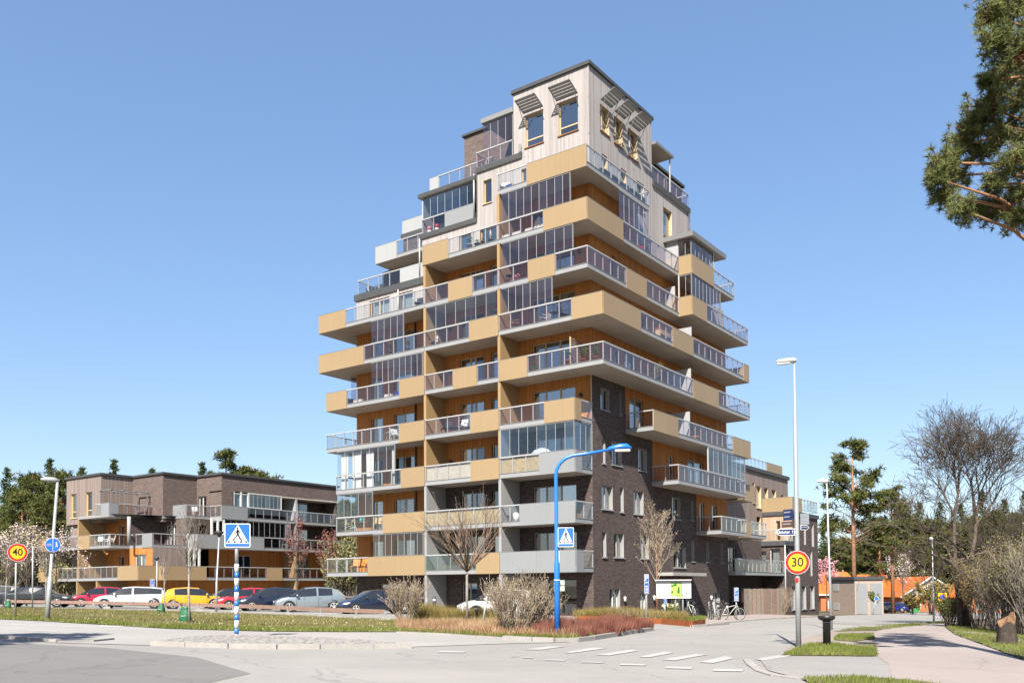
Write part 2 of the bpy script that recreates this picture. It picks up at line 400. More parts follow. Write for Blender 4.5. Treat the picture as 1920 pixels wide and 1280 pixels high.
def glazing(parent, ax, c, s, a, b, z0, z1, n, m='glass_enclose', top='alu_dark', post=True):
    """frameless sliding panes between a handrail and the slab above"""
    a, b = min(a, b), max(a, b); w = (b-a)/n; mb = MB()
    fbm(mb, ax, c, s, a, b, -0.06, 0.01, z1-0.09, z1-0.002); fbm(mb, ax, c, s, a, b, -0.05, 0.0, z0, z0+0.04)
    if post: fbm(mb, ax, c, s, b-0.07, b, -0.061, 0.012, z0+0.04, z1-0.09)
    e = mb.build('glazing_frame', top, parent)
    for i in range(n):
        fb('glazing_pane', m, e, ax, c, s, a+i*w+0.006, a+(i+1)*w-0.006, -0.03, -0.018, z0+0.04, z1-0.09)
        if i: fb('pane_edge', 'alu', e, ax, c, s, a+i*w-0.011, a+i*w+0.011, -0.034, -0.014, z0+0.04, z1-0.09)
    return e

# ------------------------------------------------------------ the tower
mat('sheet_grey', (0.26, 0.265, 0.27), 0.5, 0.3, 0.06)
SB = [0, 2.66, 5.55, 8.54, 11.6, 14.6, 17.5, 20.4, 23.25, 26.37]     # undersides of the balcony slabs
F1, F2, XL = -11.65, -5.5, -20.07
T = empty('apartment_tower', (0, 0, 0), 0, 'stepped eleven-storey apartment tower with gold balcony panels and dark brick base', 'building')
def fx(z, px, Y=-2.0): return xat(px, z+0.7, Y)
def ry(z, px, X): return yat(px, z+0.7, X)
def segF(z, lst, lo, hi, Y=-2.0):
    out = []
    for i, t in enumerate(lst):
        a = lo if i == 0 else fx(z, t[1], Y); b = hi if i == len(lst)-1 else fx(z, t[2], Y)
        out.append((t[0], a, b, *t[3:]))
    return out
def segR(z, lst, X, lo, hi):
    out = []
    for i, t in enumerate(lst):
        a = lo if i == 0 else ry(z, t[1], X); b = hi if i == len(lst)-1 else ry(z, t[2], X)
        out.append((t[0], a, b, *t[3:]))
    return out
# --- solid core behind the walls (blocks light)
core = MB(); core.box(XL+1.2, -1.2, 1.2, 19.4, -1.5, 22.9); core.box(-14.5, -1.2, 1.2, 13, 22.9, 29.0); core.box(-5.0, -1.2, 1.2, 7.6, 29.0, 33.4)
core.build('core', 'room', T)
# --- back wall of the left facade (plane Y=0)
def bayC_win(k): z = SB[k]+0.3; return (-4.37, -1.16, z+0.02, z+2.22)
holes = {}
for k in range(1, 9): holes[('C', k)] = bayC_win(k)
for k in range(1, 8):
    z = SB[k]+0.3
    holes[('B', k)] = (-10.26, -8.24, z+0.02, z+2.22); holes[('B2', k)] = (-7.62, -6.75, z+0.02, z+2.22)
for k in range(1, 7):
    z = SB[k]+0.3; holes[('A', k)] = (-18.6, -17.44, z+0.02, z+2.22); holes[('A2', k)] = (-16.37, -14.4, z+0.02, z+2.22)
g0 = {('C', 0): (-4.4, -1.2, -0.05, 2.25), ('B', 0): (-10.2, -8.9, -0.1, 2.1), ('A', 0): (-17.8, -15.5, 0.9, 2.1)}
def H(*keys): return [holes[k] for k in keys if k in holes]
BK = 'brick_dark'; WO = 'wood_orange'; WP = 'wood_pale'
wall('wall', T, 'x', 0, -1, XL, 0, -1.2, SB[1]+0.2, BK, list(g0.values()))
wall('wall', T, 'x', 0, -1, F1, 0, SB[1]+0.2, SB[3]+0.2, BK, H(('C', 1), ('C', 2), ('B', 1), ('B2', 1), ('B', 2), ('B2', 2)))
wall('wall', T, 'x', 0, -1, XL, F1, SB[1]+0.2, SB[7]+0.2, WO, H(*[('A', k) for k in range(1, 7)], *[('A2', k) for k in range(1, 7)]))
wall('wall', T, 'x', 0, -1, F2, 0, SB[3]+0.2, SB[4]+0.2, BK, H(('C', 3)))
wall('wall', T, 'x', 0, -1, F1, F2, SB[3]+0.2, SB[8]+0.2, WO, H(*[('B', k) for k in range(3, 8)], *[('B2', k) for k in range(3, 8)]))
wall('wall', T, 'x', 0, -1, F2, 0, SB[4]+0.2, SB[9]+0.2, WO, H(*[('C', k) for k in range(4, 9)]))
f7 = [(-18.7, -16.75, SB[7]+0.32, 22.69), (-15.9, -14.5, SB[7]+0.32, 22.69)]
wall('wall', T, 'x', 0, -1, XL, F1, SB[7]+0.2, SB[8]+0.1, WP, f7, 'frame_brown')
f8 = [(-12.84, -11.87, SB[8]+0.32, 25.5), (-10.27, -9.25, SB[8]+0.32, 25.5), (-8.48, -7.11, SB[8]+0.32, 25.5)]
wall('wall', T, 'x', 0, -1, -13.6, F2, SB[8]+0.2, 26.12, WP, f8, 'frame_brown')
f9 = [(-8.17, -7.5, 27.15, 28.7)]
wall('wall', T, 'x', 0, -1, -8.72, F2, 26.12, 29.35, WP, f9, 'frame_wood')
pw = [(-4.75, -3.36, 29.9, 31.95), (-2.22, -0.79, 29.9, 31.95)]
f9c = [(-5.1, -4.3, SB[9]+0.32, 28.6), (-3.4, -2.6, SB[9]+0.32, 28.6)]
wall('wall', T, 'x', 0, -1, F2, 0, SB[9]+0.2, 29.35, WP, f9c, 'frame_wood')
wall('wall', T, 'x', 0, -1, -5.68, 0, 29.35, 33.7, WP, pw, 'frame_wood')
for k in range(1, 9):
    window(T, 'x', 0, -1, holes[('C', k)], 'frame_wood' if k > 3 else 'frame_grey', (0.30, 0.64), None, ((0.04, 0.22),) if k in (2, 5) else (((0.7, 0.97),) if k == 1 else ((0.66, 0.8),) if k == 6 else None))
for k in range(1, 8):
    window(T, 'x', 0, -1, holes[('B', k)], 'frame_wood' if k > 2 else 'frame_grey', (0.42, 0.62), None, ((0.05, 0.35),) if k in (1, 3) else None)
    window(T, 'x', 0, -1, holes[('B2', k)], 'frame_white' if k > 2 else 'frame_grey')
for k in range(1, 7):
    window(T, 'x', 0, -1, holes[('A', k)], 'frame_wood', (0.33,)); window(T, 'x', 0, -1, holes[('A2', k)], 'frame_wood', (0.5,), None, ((0.55, 0.95),) if k == 2 else None)
for h in f7: window(T, 'x', 0, -1, h, 'frame_wood', (0.45,) if h is f7[0] else (0.3,), None, ((0.05, 0.95),), sill='frame_wood')
for h in f8: window(T, 'x', 0, -1, h, 'frame_wood', () if h is not f8[2] else (0.55,))
window(T, 'x', 0, -1, f9[0], 'frame_wood', sill='frame_wood')
for h in f9c: window(T, 'x', 0, -1, h, 'frame_wood')
for h in pw: window(T, 'x', 0, -1, h, 'frame_wood', (), 0.24, sill='frame_brown', fw=0.07)
window(T, 'x', 0, -1, g0[('C', 0)], 'dark_metal', (0.34, 0.67)); window(T, 'x', 0, -1, g0[('B', 0)], 'frame_grey', (0.5,)); window(T, 'x', 0, -1, g0[('A', 0)], 'frame_grey', (0.5,), None, ((0.5, 0.98),))
# --- right facade (plane X=0)
def rw(x0, x1, y0, y1): 
    p, q = on_x(x0, y0, 0), on_x(x1, y1, 0); return (p.y, q.y, q.z, p.z)
rb = {0: [rw(1143, 1163, 1103, 1150), rw(1200, 1214, 1110, 1151), rw(1258, 1294, 1112, 1153), rw(1337, 1350, 1110, 1153)],
      1: [rw(1129, 1137, 997, 1044), rw(1151, 1170, 999, 1045), rw(1201, 1217, 1003, 1047), rw(1263, 1286, 1024, 1064), rw(1296, 1302, 1012, 1052), rw(1324, 1330, 1015, 1053), rw(1351, 1356, 1017, 1054)],
      2: [rw(1128, 1149, 909, 956), rw(1162, 1169.5, 913, 960), rw(1188, 1207, 919, 965), rw(1260, 1276, 931, 974), rw(1295, 1300, 937, 975)],
      3: [rw(1129, 1135, 822, 869), rw(1147, 1166, 826, 874), rw(1197, 1213, 839, 884)],
      4: [rw(1126, 1143, 726, 771), rw(1161, 1165, 736, 778)]}
wall('wall', T, 'y', 0, 1, 0, 20.62, -2.0, SB[2]+0.2, BK, rb[0]+rb[1], 'render_grey')
ge = 20.62
w2 = [(15.4, 16.25, SB[2]+0.3, SB[2]+2.4), (17.6, 18.6, SB[2]+0.3, SB[2]+2.4)]
wall('wall', T, 'y', 0, 1, 0, 14.83, SB[2]+0.2, SB[3]+0.2, BK, rb[2], 'render_grey'); wall('wall', T, 'y', 0, 1, 14.83, ge, SB[2]+0.2, SB[3]+0.2, 'wood_warm' if False else WO, w2)
w3 = [(10.4, 11.2, SB[3]+0.3, SB[3]+2.4), (13.4, 16.2, SB[3]+0.3, SB[3]+2.4)]
wall('wall', T, 'y', 0, 1, 0, 7.88, SB[3]+0.2, SB[4]+0.2, BK, rb[3], 'render_grey'); wall('wall', T, 'y', 0, 1, 7.88, ge, SB[3]+0.2, SB[4]+0.2, WO, w3)
w4 = [(4.75, 6.7, SB[4]+0.32, SB[4]+2.45), (10.0, 10.9, SB[4]+1.1, SB[4]+2.3), (13.6, 14.4, SB[4]+0.9, SB[4]+2.3), (16.4, 17.2, SB[4]+0.9, SB[4]+2.3)]
wall('wall', T, 'y', 0, 1, 0, 4.18, SB[4]+0.2, SB[5]+0.2, BK, rb[4], 'render_grey'); wall('wall', T, 'y', 0, 1, 4.18, ge, SB[4]+0.2, SB[5]+0.2, WO, w4)
w5 = [(2.9, 3.6, SB[5]+0.3, SB[5]+2.2), (4.1, 5.6, SB[5]+0.3, SB[5]+2.3), (9.0, 9.8, SB[5]+0.3, SB[5]+2.3), (12.6, 13.6, SB[5]+0.3, SB[5]+2.3), (16.6, 17.6, SB[5]+0.3, SB[5]+2.3)]
w6 = [(6.2, 7.2, SB[6]+0.3, SB[6]+2.3), (12.3, 13.2, SB[6]+0.3, SB[6]+2.3), (14.6, 15.6, SB[6]+0.3, SB[6]+2.3), (17.2, 18.0, SB[6]+0.3, SB[6]+2.3)]
w7 = [(2.6, 3.2, SB[7]+0.3, SB[7]+2.3), (5.4, 6.9, SB[7]+0.9, SB[7]+2.1), (13.4, 14.6, SB[7]+0.3, SB[7]+2.3)]
for k, ww in ((5, w5), (6, w6)): wall('wall', T, 'y', 0, 1, 0, ge, SB[k]+0.2, SB[k+1]+0.2, WO, ww)
wall('wall', T, 'y', 0, 1, 0, 17.2, SB[7]+0.2, SB[8]+0.2, WO, w7); wall('wall', T, 'y', 0, 1, 17.2, 20.4, SB[7]+0.2, SB[8]+0.2, WP)
w8 = [(3.4, 4.4, SB[8]+0.3, SB[8]+2.3)]
w89 = [(6.1, 7.1, 26.8, 28.75), (9.95, 11.3, 26.3, 28.3)]
wall('wall', T, 'y', 0, 1, 0, 5.86, SB[8]+0.2, SB[9]+0.2, WO, w8)
wall('wall', T, 'y', 0, 1, 5.86, 14.08, SB[8]+0.2, 29.35, WP, w89, 'frame_wood')
wall('wall', T, 'y', 0, 1, 14.08, 17.4, SB[8]+0.2, 26.2, WP)
w9 = [(1.5, 2.2, SB[9]+0.4, SB[9]+2.4), (3.9, 4.7, SB[9]+0.4, SB[9]+2.4)]
wall('wall', T, 'y', 0, 1, 0, 5.86, SB[9]+0.2, 29.35, WP, w9, 'frame_wood')
wp = [(1.33, 2.46, 30.2, 31.85), (3.07, 4.18, 30.1, 31.85), (4.9, 6.2, 29.98, 31.8)]
wall('wall', T, 'y', 0, 1, 0, 8.27, 29.35, 33.7, WP, wp, 'frame_wood')
for k in rb:
    for i, h in enumerate(rb[k]):
        wide = h[1]-h[0] > 1.0
        window(T, 'y', 0, 1, h, 'frame_grey' if k else 'frame_white', (0.55,) if wide else (), None, ((0.0, 0.97),) if (k in (1, 2) and i in (1, 2)) else ((0.5, 0.95),) if wide else None, sill='fascia' if k else None, depth=0.2)
for ww in (w2, w3, w4, w5, w6, w7, w8):
    for h in ww: window(T, 'y', 0, 1, h, 'frame_white' if ww in (w2, w3) else 'frame_grey', (0.5,) if h[1]-h[0] > 1.2 else (), None, ((0.05, 0.5),) if h[1]-h[0] > 1.4 else None)
for ww in (w89, w9): 
    for h in ww: window(T, 'y', 0, 1, h, 'frame_wood', (), None, ((0.25, 0.9),), sill='frame_brown', depth=0.2)
for h in wp: window(T, 'y', 0, 1, h, 'frame_wood', (0.5,), None, ((0.3, 0.98),), sill='frame_brown', depth=0.2, cm='curtain_warm')
# left gable and rear closing walls
wall('wall', T, 'y', XL, -1, 0, 15, -1.2, SB[8]+0.1, WO); wall('wall', T, 'x', ge, 1, -20, 0, -1.2, SB[7]+0.2, BK)
wall('wall', T, 'x', 17.4, 1, -12, 0, SB[7]+0.2, 26.2, BK)
box('corner_board', 'frame_wood', T, -0.06, 0.012, -0.03, 0.012, SB[4]+0.28, SB[5]); box('corner_board', 'wood_pale', T, -0.05, 0.014, -0.03, 0.02, 29.4, 33.68)
box('corner_board', 'alu', T, -0.1, 0.015, -0.05, 0.02, SB[3]+1.32, SB[4]-0.01)
# --- partition fins between the loggias
for X, kmax in ((F1, 7), (F2, 8)):
    for k in range(0, kmax+1):
        z0 = SB[k]+TH+0.002 if k else -1.0; z1 = SB[k+1]-0.002
        if k < 3: box('partition_wall', 'render_grey', T, X-0.1, X+0.1, -1.985, -0.002, z0, z1)
        elif k == 3 and X == F2: box('partition_wall', 'gold_fin', T, X-0.1, X, -1.985, -0.002, z0, z1); box('partition_wall', 'render_grey', T, X+0.002, X+0.1, -1.98, -0.002, z0, z1)
        else: box('partition_wall', 'gold_fin', T, X-0.1, X+0.1, -1.985, -0.002, z0, z1)
# --- balconies, bay C (corner bay)
Cf = {1: [('w', 937, 1082)], 2: [('c', 938, 975), ('w', 975, 1081)], 3: [('b', 937, 1011.5, 'bamboo'), ('w', 1011.5, 1079)],
      4: [('g', 937, 1021), ('p', 1021, 1078)], 5: [('p', 935, 989), ('g', 989, 1131)], 6: [('g', 935, 1072), ('p', 1072, 1130)],
      7: [('g', 932, 990.5), ('p', 990.5, 1041), ('g', 1041, 1102)], 8: [('g', 934, 1019), ('p', 1019, 1101)], 9: [('c', 931, 988), ('p', 988, 1099)]}
Cr = {1: [('w', 1082, 1093.5), ('c', 1093.5, 1113)], 2: [('c', 1081, 1113)], 3: [('w', 1079, 1090.5), ('c', 1090.5, 1112)], 4: [('p', 1078, 1089), ('c', 1089, 1110)],
      5: [('g', 1131, 1299), ('p', 1299, 1347), ('g', 1347, 1406)], 6: [('p', 1130, 1201), ('g', 1201, 1261), ('p', 1261, 1299.5), ('g', 1300, 1393.5), ('p', 1394, 1404)],
      7: [('g', 1102, 1173.5), ('p', 1173.5, 1212), ('g', 1212.5, 1274)], 8: [('p', 1101.7, 1168), ('g', 1168, 1272)], 9: [('c', 1100, 1217)]}
E2 = {1: 0.02, 2: 0.02, 3: 0.02, 4: 0.02, 5: 2.0, 6: 2.0, 7: 1.0, 8: 1.0, 9: 1.0}
YE = {1: -0.01, 2: -0.01, 3: -0.01, 4: -0.01, 5: 20.45, 6: 20.33, 7: 10.14, 8: 10.14, 9: 5.86}
BAL = {}
for k in range(1, 10):
    z = SB[k]; e = E2[k]; f = F2+0.01
    if k < 5: poly = [(f, -2), (e, -2), (e, -0.01), (f, -0.01)]
    elif k in (5, 6): poly = [(f, -2), (e, -2), (e, YE[k]), (0.01, YE[k]), (0.01, -0.01), (f, -0.01)]
    elif k == 7: poly = [(f, -2), (1, -2), (1, 10.14), (2, 10.14), (2, 20.28), (0.01, 20.28), (0.01, -0.01), (f, -0.01)]
    elif k == 8: poly = [(f, -2), (1, -2), (1, 10.14), (2, 10.14), (2, 17.57), (0.01, 17.57), (0.01, -0.01), (f, -0.01)]
    else: poly = [(f, -2), (1, -2), (1, 5.86), (0.01, 5.86), (0.01, -0.01), (f, -0.01)]
    runs = [('x', -2.0, -1, segF(z, Cf[k], f, e)), ('y', e, 1, segR(z, Cr[k], e, -2.0, YE[k]))]
    if k == 7: runs += [('x', 10.14, -1, [('p', 1.045, 2.0)]), ('y', 2.0, 1, segR(z, [('p', 1298, 1325), ('g', 1325, 1402.5)], 2.0, 10.14, 20.28)), ('x', 20.28, 1, [('g', 0.05, 1.95)])]
    if k == 8: runs += [('x', 10.14, -1, [('p', 1.045, 2.0)]), ('y', 2.0, 1, segR(z, [('p', 1297, 1338), ('c', 1338, 1376)], 2.0, 10.14, 17.57)), ('x', 17.57, 1, [('c', 0.05, 1.95)])]
    if k in (5, 6): runs.append(('x', YE[k], 1, [('p' if k == 6 else 'c', 0.05, 1.95)]))
    if k == 9: runs.append(('x', 5.86, 1, [('c', 0.05, 0.95)]))
    BAL[('C', k)] = balcony(T, z, poly, runs)
# bay B
Bf = {1: [('f', 797, 893), ('p', 893, 937)], 2: [('b', 797, 937, 'bamboo')], 3: [('b', 797, 883, 'screen_beige'), ('p', 883, 937)], 4: [('g', 797, 882), ('p', 882, 936)],
      5: [('g', 797, 849.5), ('p', 849.5, 894.5), ('g', 894.5, 935)], 6: [('g', 797, 880), ('p', 880, 935)], 7: [('g', 797, 841), ('p', 841, 886), ('g', 886, 932)], 8: [('p', 792.5, 841.5), ('c', 841.5, 931)]}
for k in range(1, 9):
    z = SB[k]; lo, hi = F1+0.01 if k < 8 else F1-0.13, F2-0.012
    BAL[('B', k)] = balcony(T, z, [(lo, -2), (hi, -2), (hi, -0.01), (lo, -0.01)], [('x', -2.0, -1, segF(z, Bf[k], lo, hi))]+([('y', lo, -1, [('p', -2.0, -0.02)])] if k == 8 else []))
# bay A
Af = {1: [('c', 613, 690), ('p', 690, 797)], 2: [('c', 630.5, 718), ('p', 718, 797)], 3: [('c', 631, 752), ('p', 752, 797)], 4: [('c', 612, 748.5), ('p', 748.5, 797)],
      5: [('p', 612, 650), ('g', 650, 749), ('p', 749, 797)], 6: [('p', 598, 682.5), ('g', 682.5, 797)], 7: [('p', 598, 648), ('c', 648, 797)]}
LX = {1: -21.08, 2: -20.12, 3: -20.12, 4: -21.12, 5: -21.12, 6: -21.9, 7: -21.9}
for k in range(1, 8):
    z = SB[k]; lo, hi = LX[k], F1-0.012; yb = 5.5 if lo < -20.5 else -0.01
    poly = [(lo, -2), (hi, -2), (hi, -0.01), (XL-0.01, -0.01), (XL-0.01, yb), (lo, yb)] if yb > 0 else [(lo, -2), (hi, -2), (hi, -0.01), (lo, -0.01)]
    BAL[('A', k)] = balcony(T, z, poly, [('x', -2.0, -1, segF(z, Af[k], lo, hi)), ('y', lo, -1, [('p' if k in (5, 6, 7) else 'c', -2.0, yb)])])
# lower right balconies
def rbal(k, y0, y1, lst, X=2.0):
    z = SB[k]; BAL[('R', k)] = balcony(T, z, [(0.01, y0), (X, y0), (X, y1), (0.01, y1)], [('x', y0, -1, [('g', 0.05, X)]), ('y', X, 1, segR(z, lst, X, y0, y1)), ('x', y1, 1, [('c', 0.05, X-0.05)])])
rbal(4, 4.15, 20.43, [('p', 1224, 1271), ('g', 1271, 1374), ('p', 1374, 1407)])
rbal(3, 7.72, 19.4, [('g', 1272.5, 1398.5)]); rbal(2, 14.7, 19.44, [('c', 1353, 1400)])
# --- glazed-in loggias and balconies
def top(k): return SB[k+1]
def gz(k): return SB[k]+RAILH
glazing(T, 'x', -2.0, -1, -5.38, 0.0, gz(3), top(3), 8, 'glass_enclose_blue'); glazing(T, 'y', 0.0, 1, -1.93, -0.06, gz(3), top(3), 3, 'glass_enclose_blue')
glazing(T, 'x', -2.0, -1, fx(SB[6], 940), fx(SB[6]+1, 1036), gz(6), top(6), 7)
glazing(T, 'x', -2.0, -1, fx(SB[7]+1, 940), fx(SB[7]+1, 1075), gz(7), top(7), 8); glazing(T, 'x', -2.0, -1, fx(SB[8]+1, 940), fx(SB[8]+1, 1070), gz(8), top(8), 9)
glazing(T, 'y', 1.0, 1, ry(SB[8]+1, 1161, 1), 5.8, gz(8), top(8), 6)
glazing(T, 'x', -2.0, -1, -11.5, -5.65, gz(6), top(6), 7, 'glass_rail_clear', post=False)
glazing(T, 'x', -2.0, -1, fx(SB[6], 694), -11.8, gz(6), top(6), 5) if False else None
xa = fx(SB[5]+1, 696)
glazing(T, 'x', -2.0, -1, xa, fx(SB[6]+1.0, 757), gz(6), top(6), 5); glazing(T, 'x', -2.0, -1, xa, -11.8, gz(5), top(5), 9)
glazing(T, 'x', -2.0, -1, -20.05, fx(SB[3]+1, 741), gz(3), top(3), 7, 'glass_rail_clear'); glazing(T, 'x', -2.0, -1, -20.05, fx(SB[2]+1, 699), gz(2), top(2), 5, 'glass_rail_clear')
glazing(T, 'y', -20.1, -1, -1.9, -0.05, gz(2), top(2), 2, 'glass_enclose_blue'); glazing(T, 'y', -20.1, -1, -1.9, -0.05, gz(3), top(3), 2, 'glass_rail_clear')
glazing(T, 'x', -2.0, -1, fx(SB[1]+1, 699), -11.8, gz(1), top(1), 8, 'glass_rail_clear')
glazing(T, 'y', -21.1, -1, 0.4, 5.4, gz(5), top(5), 6, 'glass_enclose_blue')
glazing(T, 'y', 2.0, 1, ry(SB[3]+1.5, 1329, 2), 19.35, gz(3), top(3), 8, 'glass_enclose_blue')
glazing(T, 'x', 10.14, -1, 1.05, 2.0, gz(7), top(7), 2); glazing(T, 'y', 2.0, 1, 10.2, ry(SB[7]+1.5, 1351, 2), gz(7), top(7), 8)
for (X, y0, y1, k) in ((0.99, 10.1, 10.18, 7), (1.9, ry(SB[3]+1.5, 1329, 2)-0.05, ry(SB[3]+1.5, 1329, 2)+0.03, 3)): box('post', 'alu', T, X, X+0.09, y0, y1, SB[k]+TH, top(k))
# floor 8 glazed corner box with its own flat roof
zr = 25.72
MB().prism([(-0.5, 9.85), (2.25, 9.85), (2.25, 15.6), (-0.5, 15.6)], zr, zr+0.34, 0, 1, 0).build('flat_roof', ['alu_dark', 'soffit'], T)
glazing(T, 'x', 10.14, -1, 1.05, 2.0, gz(8), zr, 2); glazing(T, 'y', 2.0, 1, 10.2, 13.8, gz(8), zr, 6)
box('side_wall', 'panel_white', T, 0.02, 1.0, 10.15, 10.25, SB[8]+TH, zr); box('post', 'frame_white', T, 1.9, 2.0, 13.8, 13.95, SB[8]+TH, zr)
# divider screens between neighbours
for k, px, X in ((4, 1296, 2), (5, 1298, 2), (6, 1299, 2), (7, 1268, 1)):
    y = ry(SB[k]+0.7, px, X); box('divider_screen', 'panel_white', T, 0.05, X-0.1, y, y+0.04, SB[k]+TH, SB[k]+2.05)
# --- roof terraces on the stepped left side
def terrace(z, poly, runs, th=0.5):
    mb = MB().prism(poly, z-th, z, 0, 1, 2); b = mb.build('roof_terrace', ['roof_dark', 'soffit', 'deck'], T); rail_runs(b, z-TH, runs); return b
terrace(23.4, [(XL-0.15, -0.12), (F1-0.1, -0.12), (F1-0.1, 4.2), (XL-0.15, 4.2)], [('x', -0.02, -1, [('c', -19.9, xat(751, 24, 0)), ('v', xat(751, 24, 0), F1-0.15)]), ('y', -19.9, -1, [('c', 0, 4)])], 0.45)
f8w = [(-16.0, -14.9, 23.6, 25.7)]
x8 = xat(717, 25, 3.6); wall('wall', T, 'x', 3.6, -1, x8, -11.6, 23.4, 26.3, BK, f8w); window(T, 'x', 3.6, -1, f8w[0], 'frame_grey', (0.4,)); wall('wall', T, 'y', x8, -1, 3.6, 15, 23.4, 26.3, BK)
b9 = balcony(T, 26.3, [(-20.05, 2), (-13.6, 2), (-13.6, 12), (-20.05, 12)], [('x', 2.0, -1, [('v', -20.05, xat(744, 27, 2)), ('c', xat(744, 27, 2), -13.7)]), ('y', -20.05, -1, [('v', 2, 12)])])
x9 = xat(756.5, 28, 5.5); f9w = [(-19.0, -17.6, 26.7, 28.8)]
wall('wall', T, 'x', 5.5, -1, x9, -13.5, 26.5, 29.5, BK, f9w); window(T, 'x', 5.5, -1, f9w[0], 'frame_white', (0.5,)); wall('wall', T, 'y', x9, -1, 5.5, 14, 26.5, 29.5, BK)
terrace(29.75, [(x9-0.15, 5.35), (-13.4, 5.35), (-13.4, 14), (x9-0.15, 14)], [('x', 5.42, -1, [('v', x9, -13.5)]), ('y', x9, -1, [('v', 5.4, 14)])], 0.35)
# floor 9 glazed room on the bay B terrace
terrace(26.38, [(-13.75, -0.12), (-8.72, -0.12), (-8.72, 4), (-13.75, 4)], [('x', -0.02, -1, [('g', -13.6, xat(835, 27, 0)), ('w', xat(835, 27, 0), -8.95)])], 0.3)
glazing(T, 'x', 0.0, -1, -13.5, -8.9, 26.38+RAILH-TH, 28.95, 7, 'glass_enclose_blue'); box('post', 'alu', T, -13.6, -13.5, 0, 0.1, 26.38, 28.95)
wall('wall', T, 'x', 2.2, -1, -13.7, -8.72, 26.38, 28.95, 'wood_grey'); box('side_wall', 'panel_white', T, -13.6, -13.52, 0.2, 2.2, 26.38, 28.95); box('side_wall', WP, T, -8.74, -8.68, 0, 2.2, 26.38, 29.3)
MB().prism([(-13.85, -0.18), (-8.74, -0.18), (-8.74, 4), (-13.85, 4)], 28.95, 29.2, 0, 1, 0).build('flat_roof', ['roof_dark', 'soffit'], T)
tb = MB().box(-14.7, -8.7, 1.95, 6, 29.2, 30.3).build('roof_terrace', 'roof_dark', T)
rail_runs(tb, 30.3-TH, [('x', 2.0, -1, [('v', -14.6, -13.75), ('c', -13.75, -8.9)])])
# floor 10: brick block, loggia beside the penthouse
xb = xat(871, 32, 3.2); zt = on_y(871, 258, 3.2).z
wall('wall', T, 'x', 3.2, -1, xb, -5.6, 29.3, zt, 'brick_mid'); wall('wall', T, 'y', xb, -1, 3.2, 12, 29.3, zt, 'brick_mid')
MB().prism([(xb-0.15, 3.05), (-5.69, 3.05), (-5.69, 13), (xb-0.15, 13)], zt, zt+0.16).build('flat_roof', 'roof_dark', T)
MB().prism([(-8.75, -0.12), (-5.0, -0.12), (-5.0, 3.2), (-8.75, 3.2)], 29.35, 29.68, 0, 1, 2).build('roof_terrace', ['roof_dark', 'soffit', 'deck'], T)
tb = box('loggia_floor', 'deck', T, -8.7, -5.7, -0.05, 3.1, 29.68, 29.7); 
rl = box('loggia_side', 'panel_grey', T, -5.2, -5.0, -0.15, -0.1, 29.7, 30.2)
h2 = empty; xlg = -8.72
lb = MB().box(-8.72, -5.69, -0.03, 0.02, 29.68, 29.72).build('balcony', 'fascia', T); rail_runs(lb, 29.7-TH, [('x', -0.03, -1, [('g', -8.72, -5.75)]), ('y', -8.72, -1, [('g', 0.0, 3.0)])])
glazing(T, 'x', 0.02, -1, xat(905, 31.5, 0), -5.72, 29.7+RAILH-TH, 32.55, 4)
MB().prism([(xat(903, 33, 0), -0.1), (-5.69, -0.1), (-5.69, 3.2), (xat(903, 33, 0), 3.2)], 32.55, 32.85, 0, 1, 0).build('flat_roof', ['sheet_grey', 'soffit'], T)
# penthouse roof edge
MB().prism([(-5.8, -0.13), (0.13, -0.13), (0.13, 8.4), (-5.8, 8.4)], 33.68, 33.9).build('flat_roof', 'roof_dark', T)
wall('wall', T, 'y', -5.68, -1, 0, 8.27, 29.6, 33.7, WP); wall('wall', T, 'x', 8.27, 1, -5.68, 0, 29.35, 33.7, WP)
# right terrace at floor 10 with canopy
tr = MB().prism([(-4, 8.28), (0.12, 8.28), (0.12, 14.2), (-4, 14.2)], 29.2, 29.55, 0, 1, 2).build('roof_terrace', ['roof_dark', 'soffit', 'deck'], T)
rail_runs(tr, 29.55-TH, [('y', 0.0, 1, [('g', 8.3, 14.1)]), ('x', 14.1, 1, [('g', -2.0, 0)])])
wall('wall', T, 'y', -2.2, 1, 8.27, 17.8, 29.3, 33.0, BK); MB().prism([(-8, 8.3), (-2.05, 8.3), (-2.05, 17.95), (-8, 17.95)], 33.0, 33.2).build('flat_roof', 'roof_dark', T)
MB().prism([(-2.1, 8.29), (0.35, 8.29), (0.35, 11.0), (-2.1, 11.0)], 32.0, 32.2, 0, 1, 0).build('canopy', ['alu_dark', 'soffit'], T); box('post', 'alu', T, 0.1, 0.18, 10.75, 10.83, 29.55, 32.0)
wall('wall', T, 'x', 14.08, 1, -8, 0, 26.2, 29.35, BK)
tr2 = MB().prism([(-4, 14.1), (0.12, 14.1), (0.12, 17.6), (-4, 17.6)], 26.1, 26.45, 0, 1, 2).build('roof_terrace', ['roof_dark', 'soffit', 'deck'], T)
rail_runs(tr2, 26.45-TH, [('y', 0.0, 1, [('c', 15.6, 17.5)]), ('x', 17.5, 1, [('c', -2, 0)])])
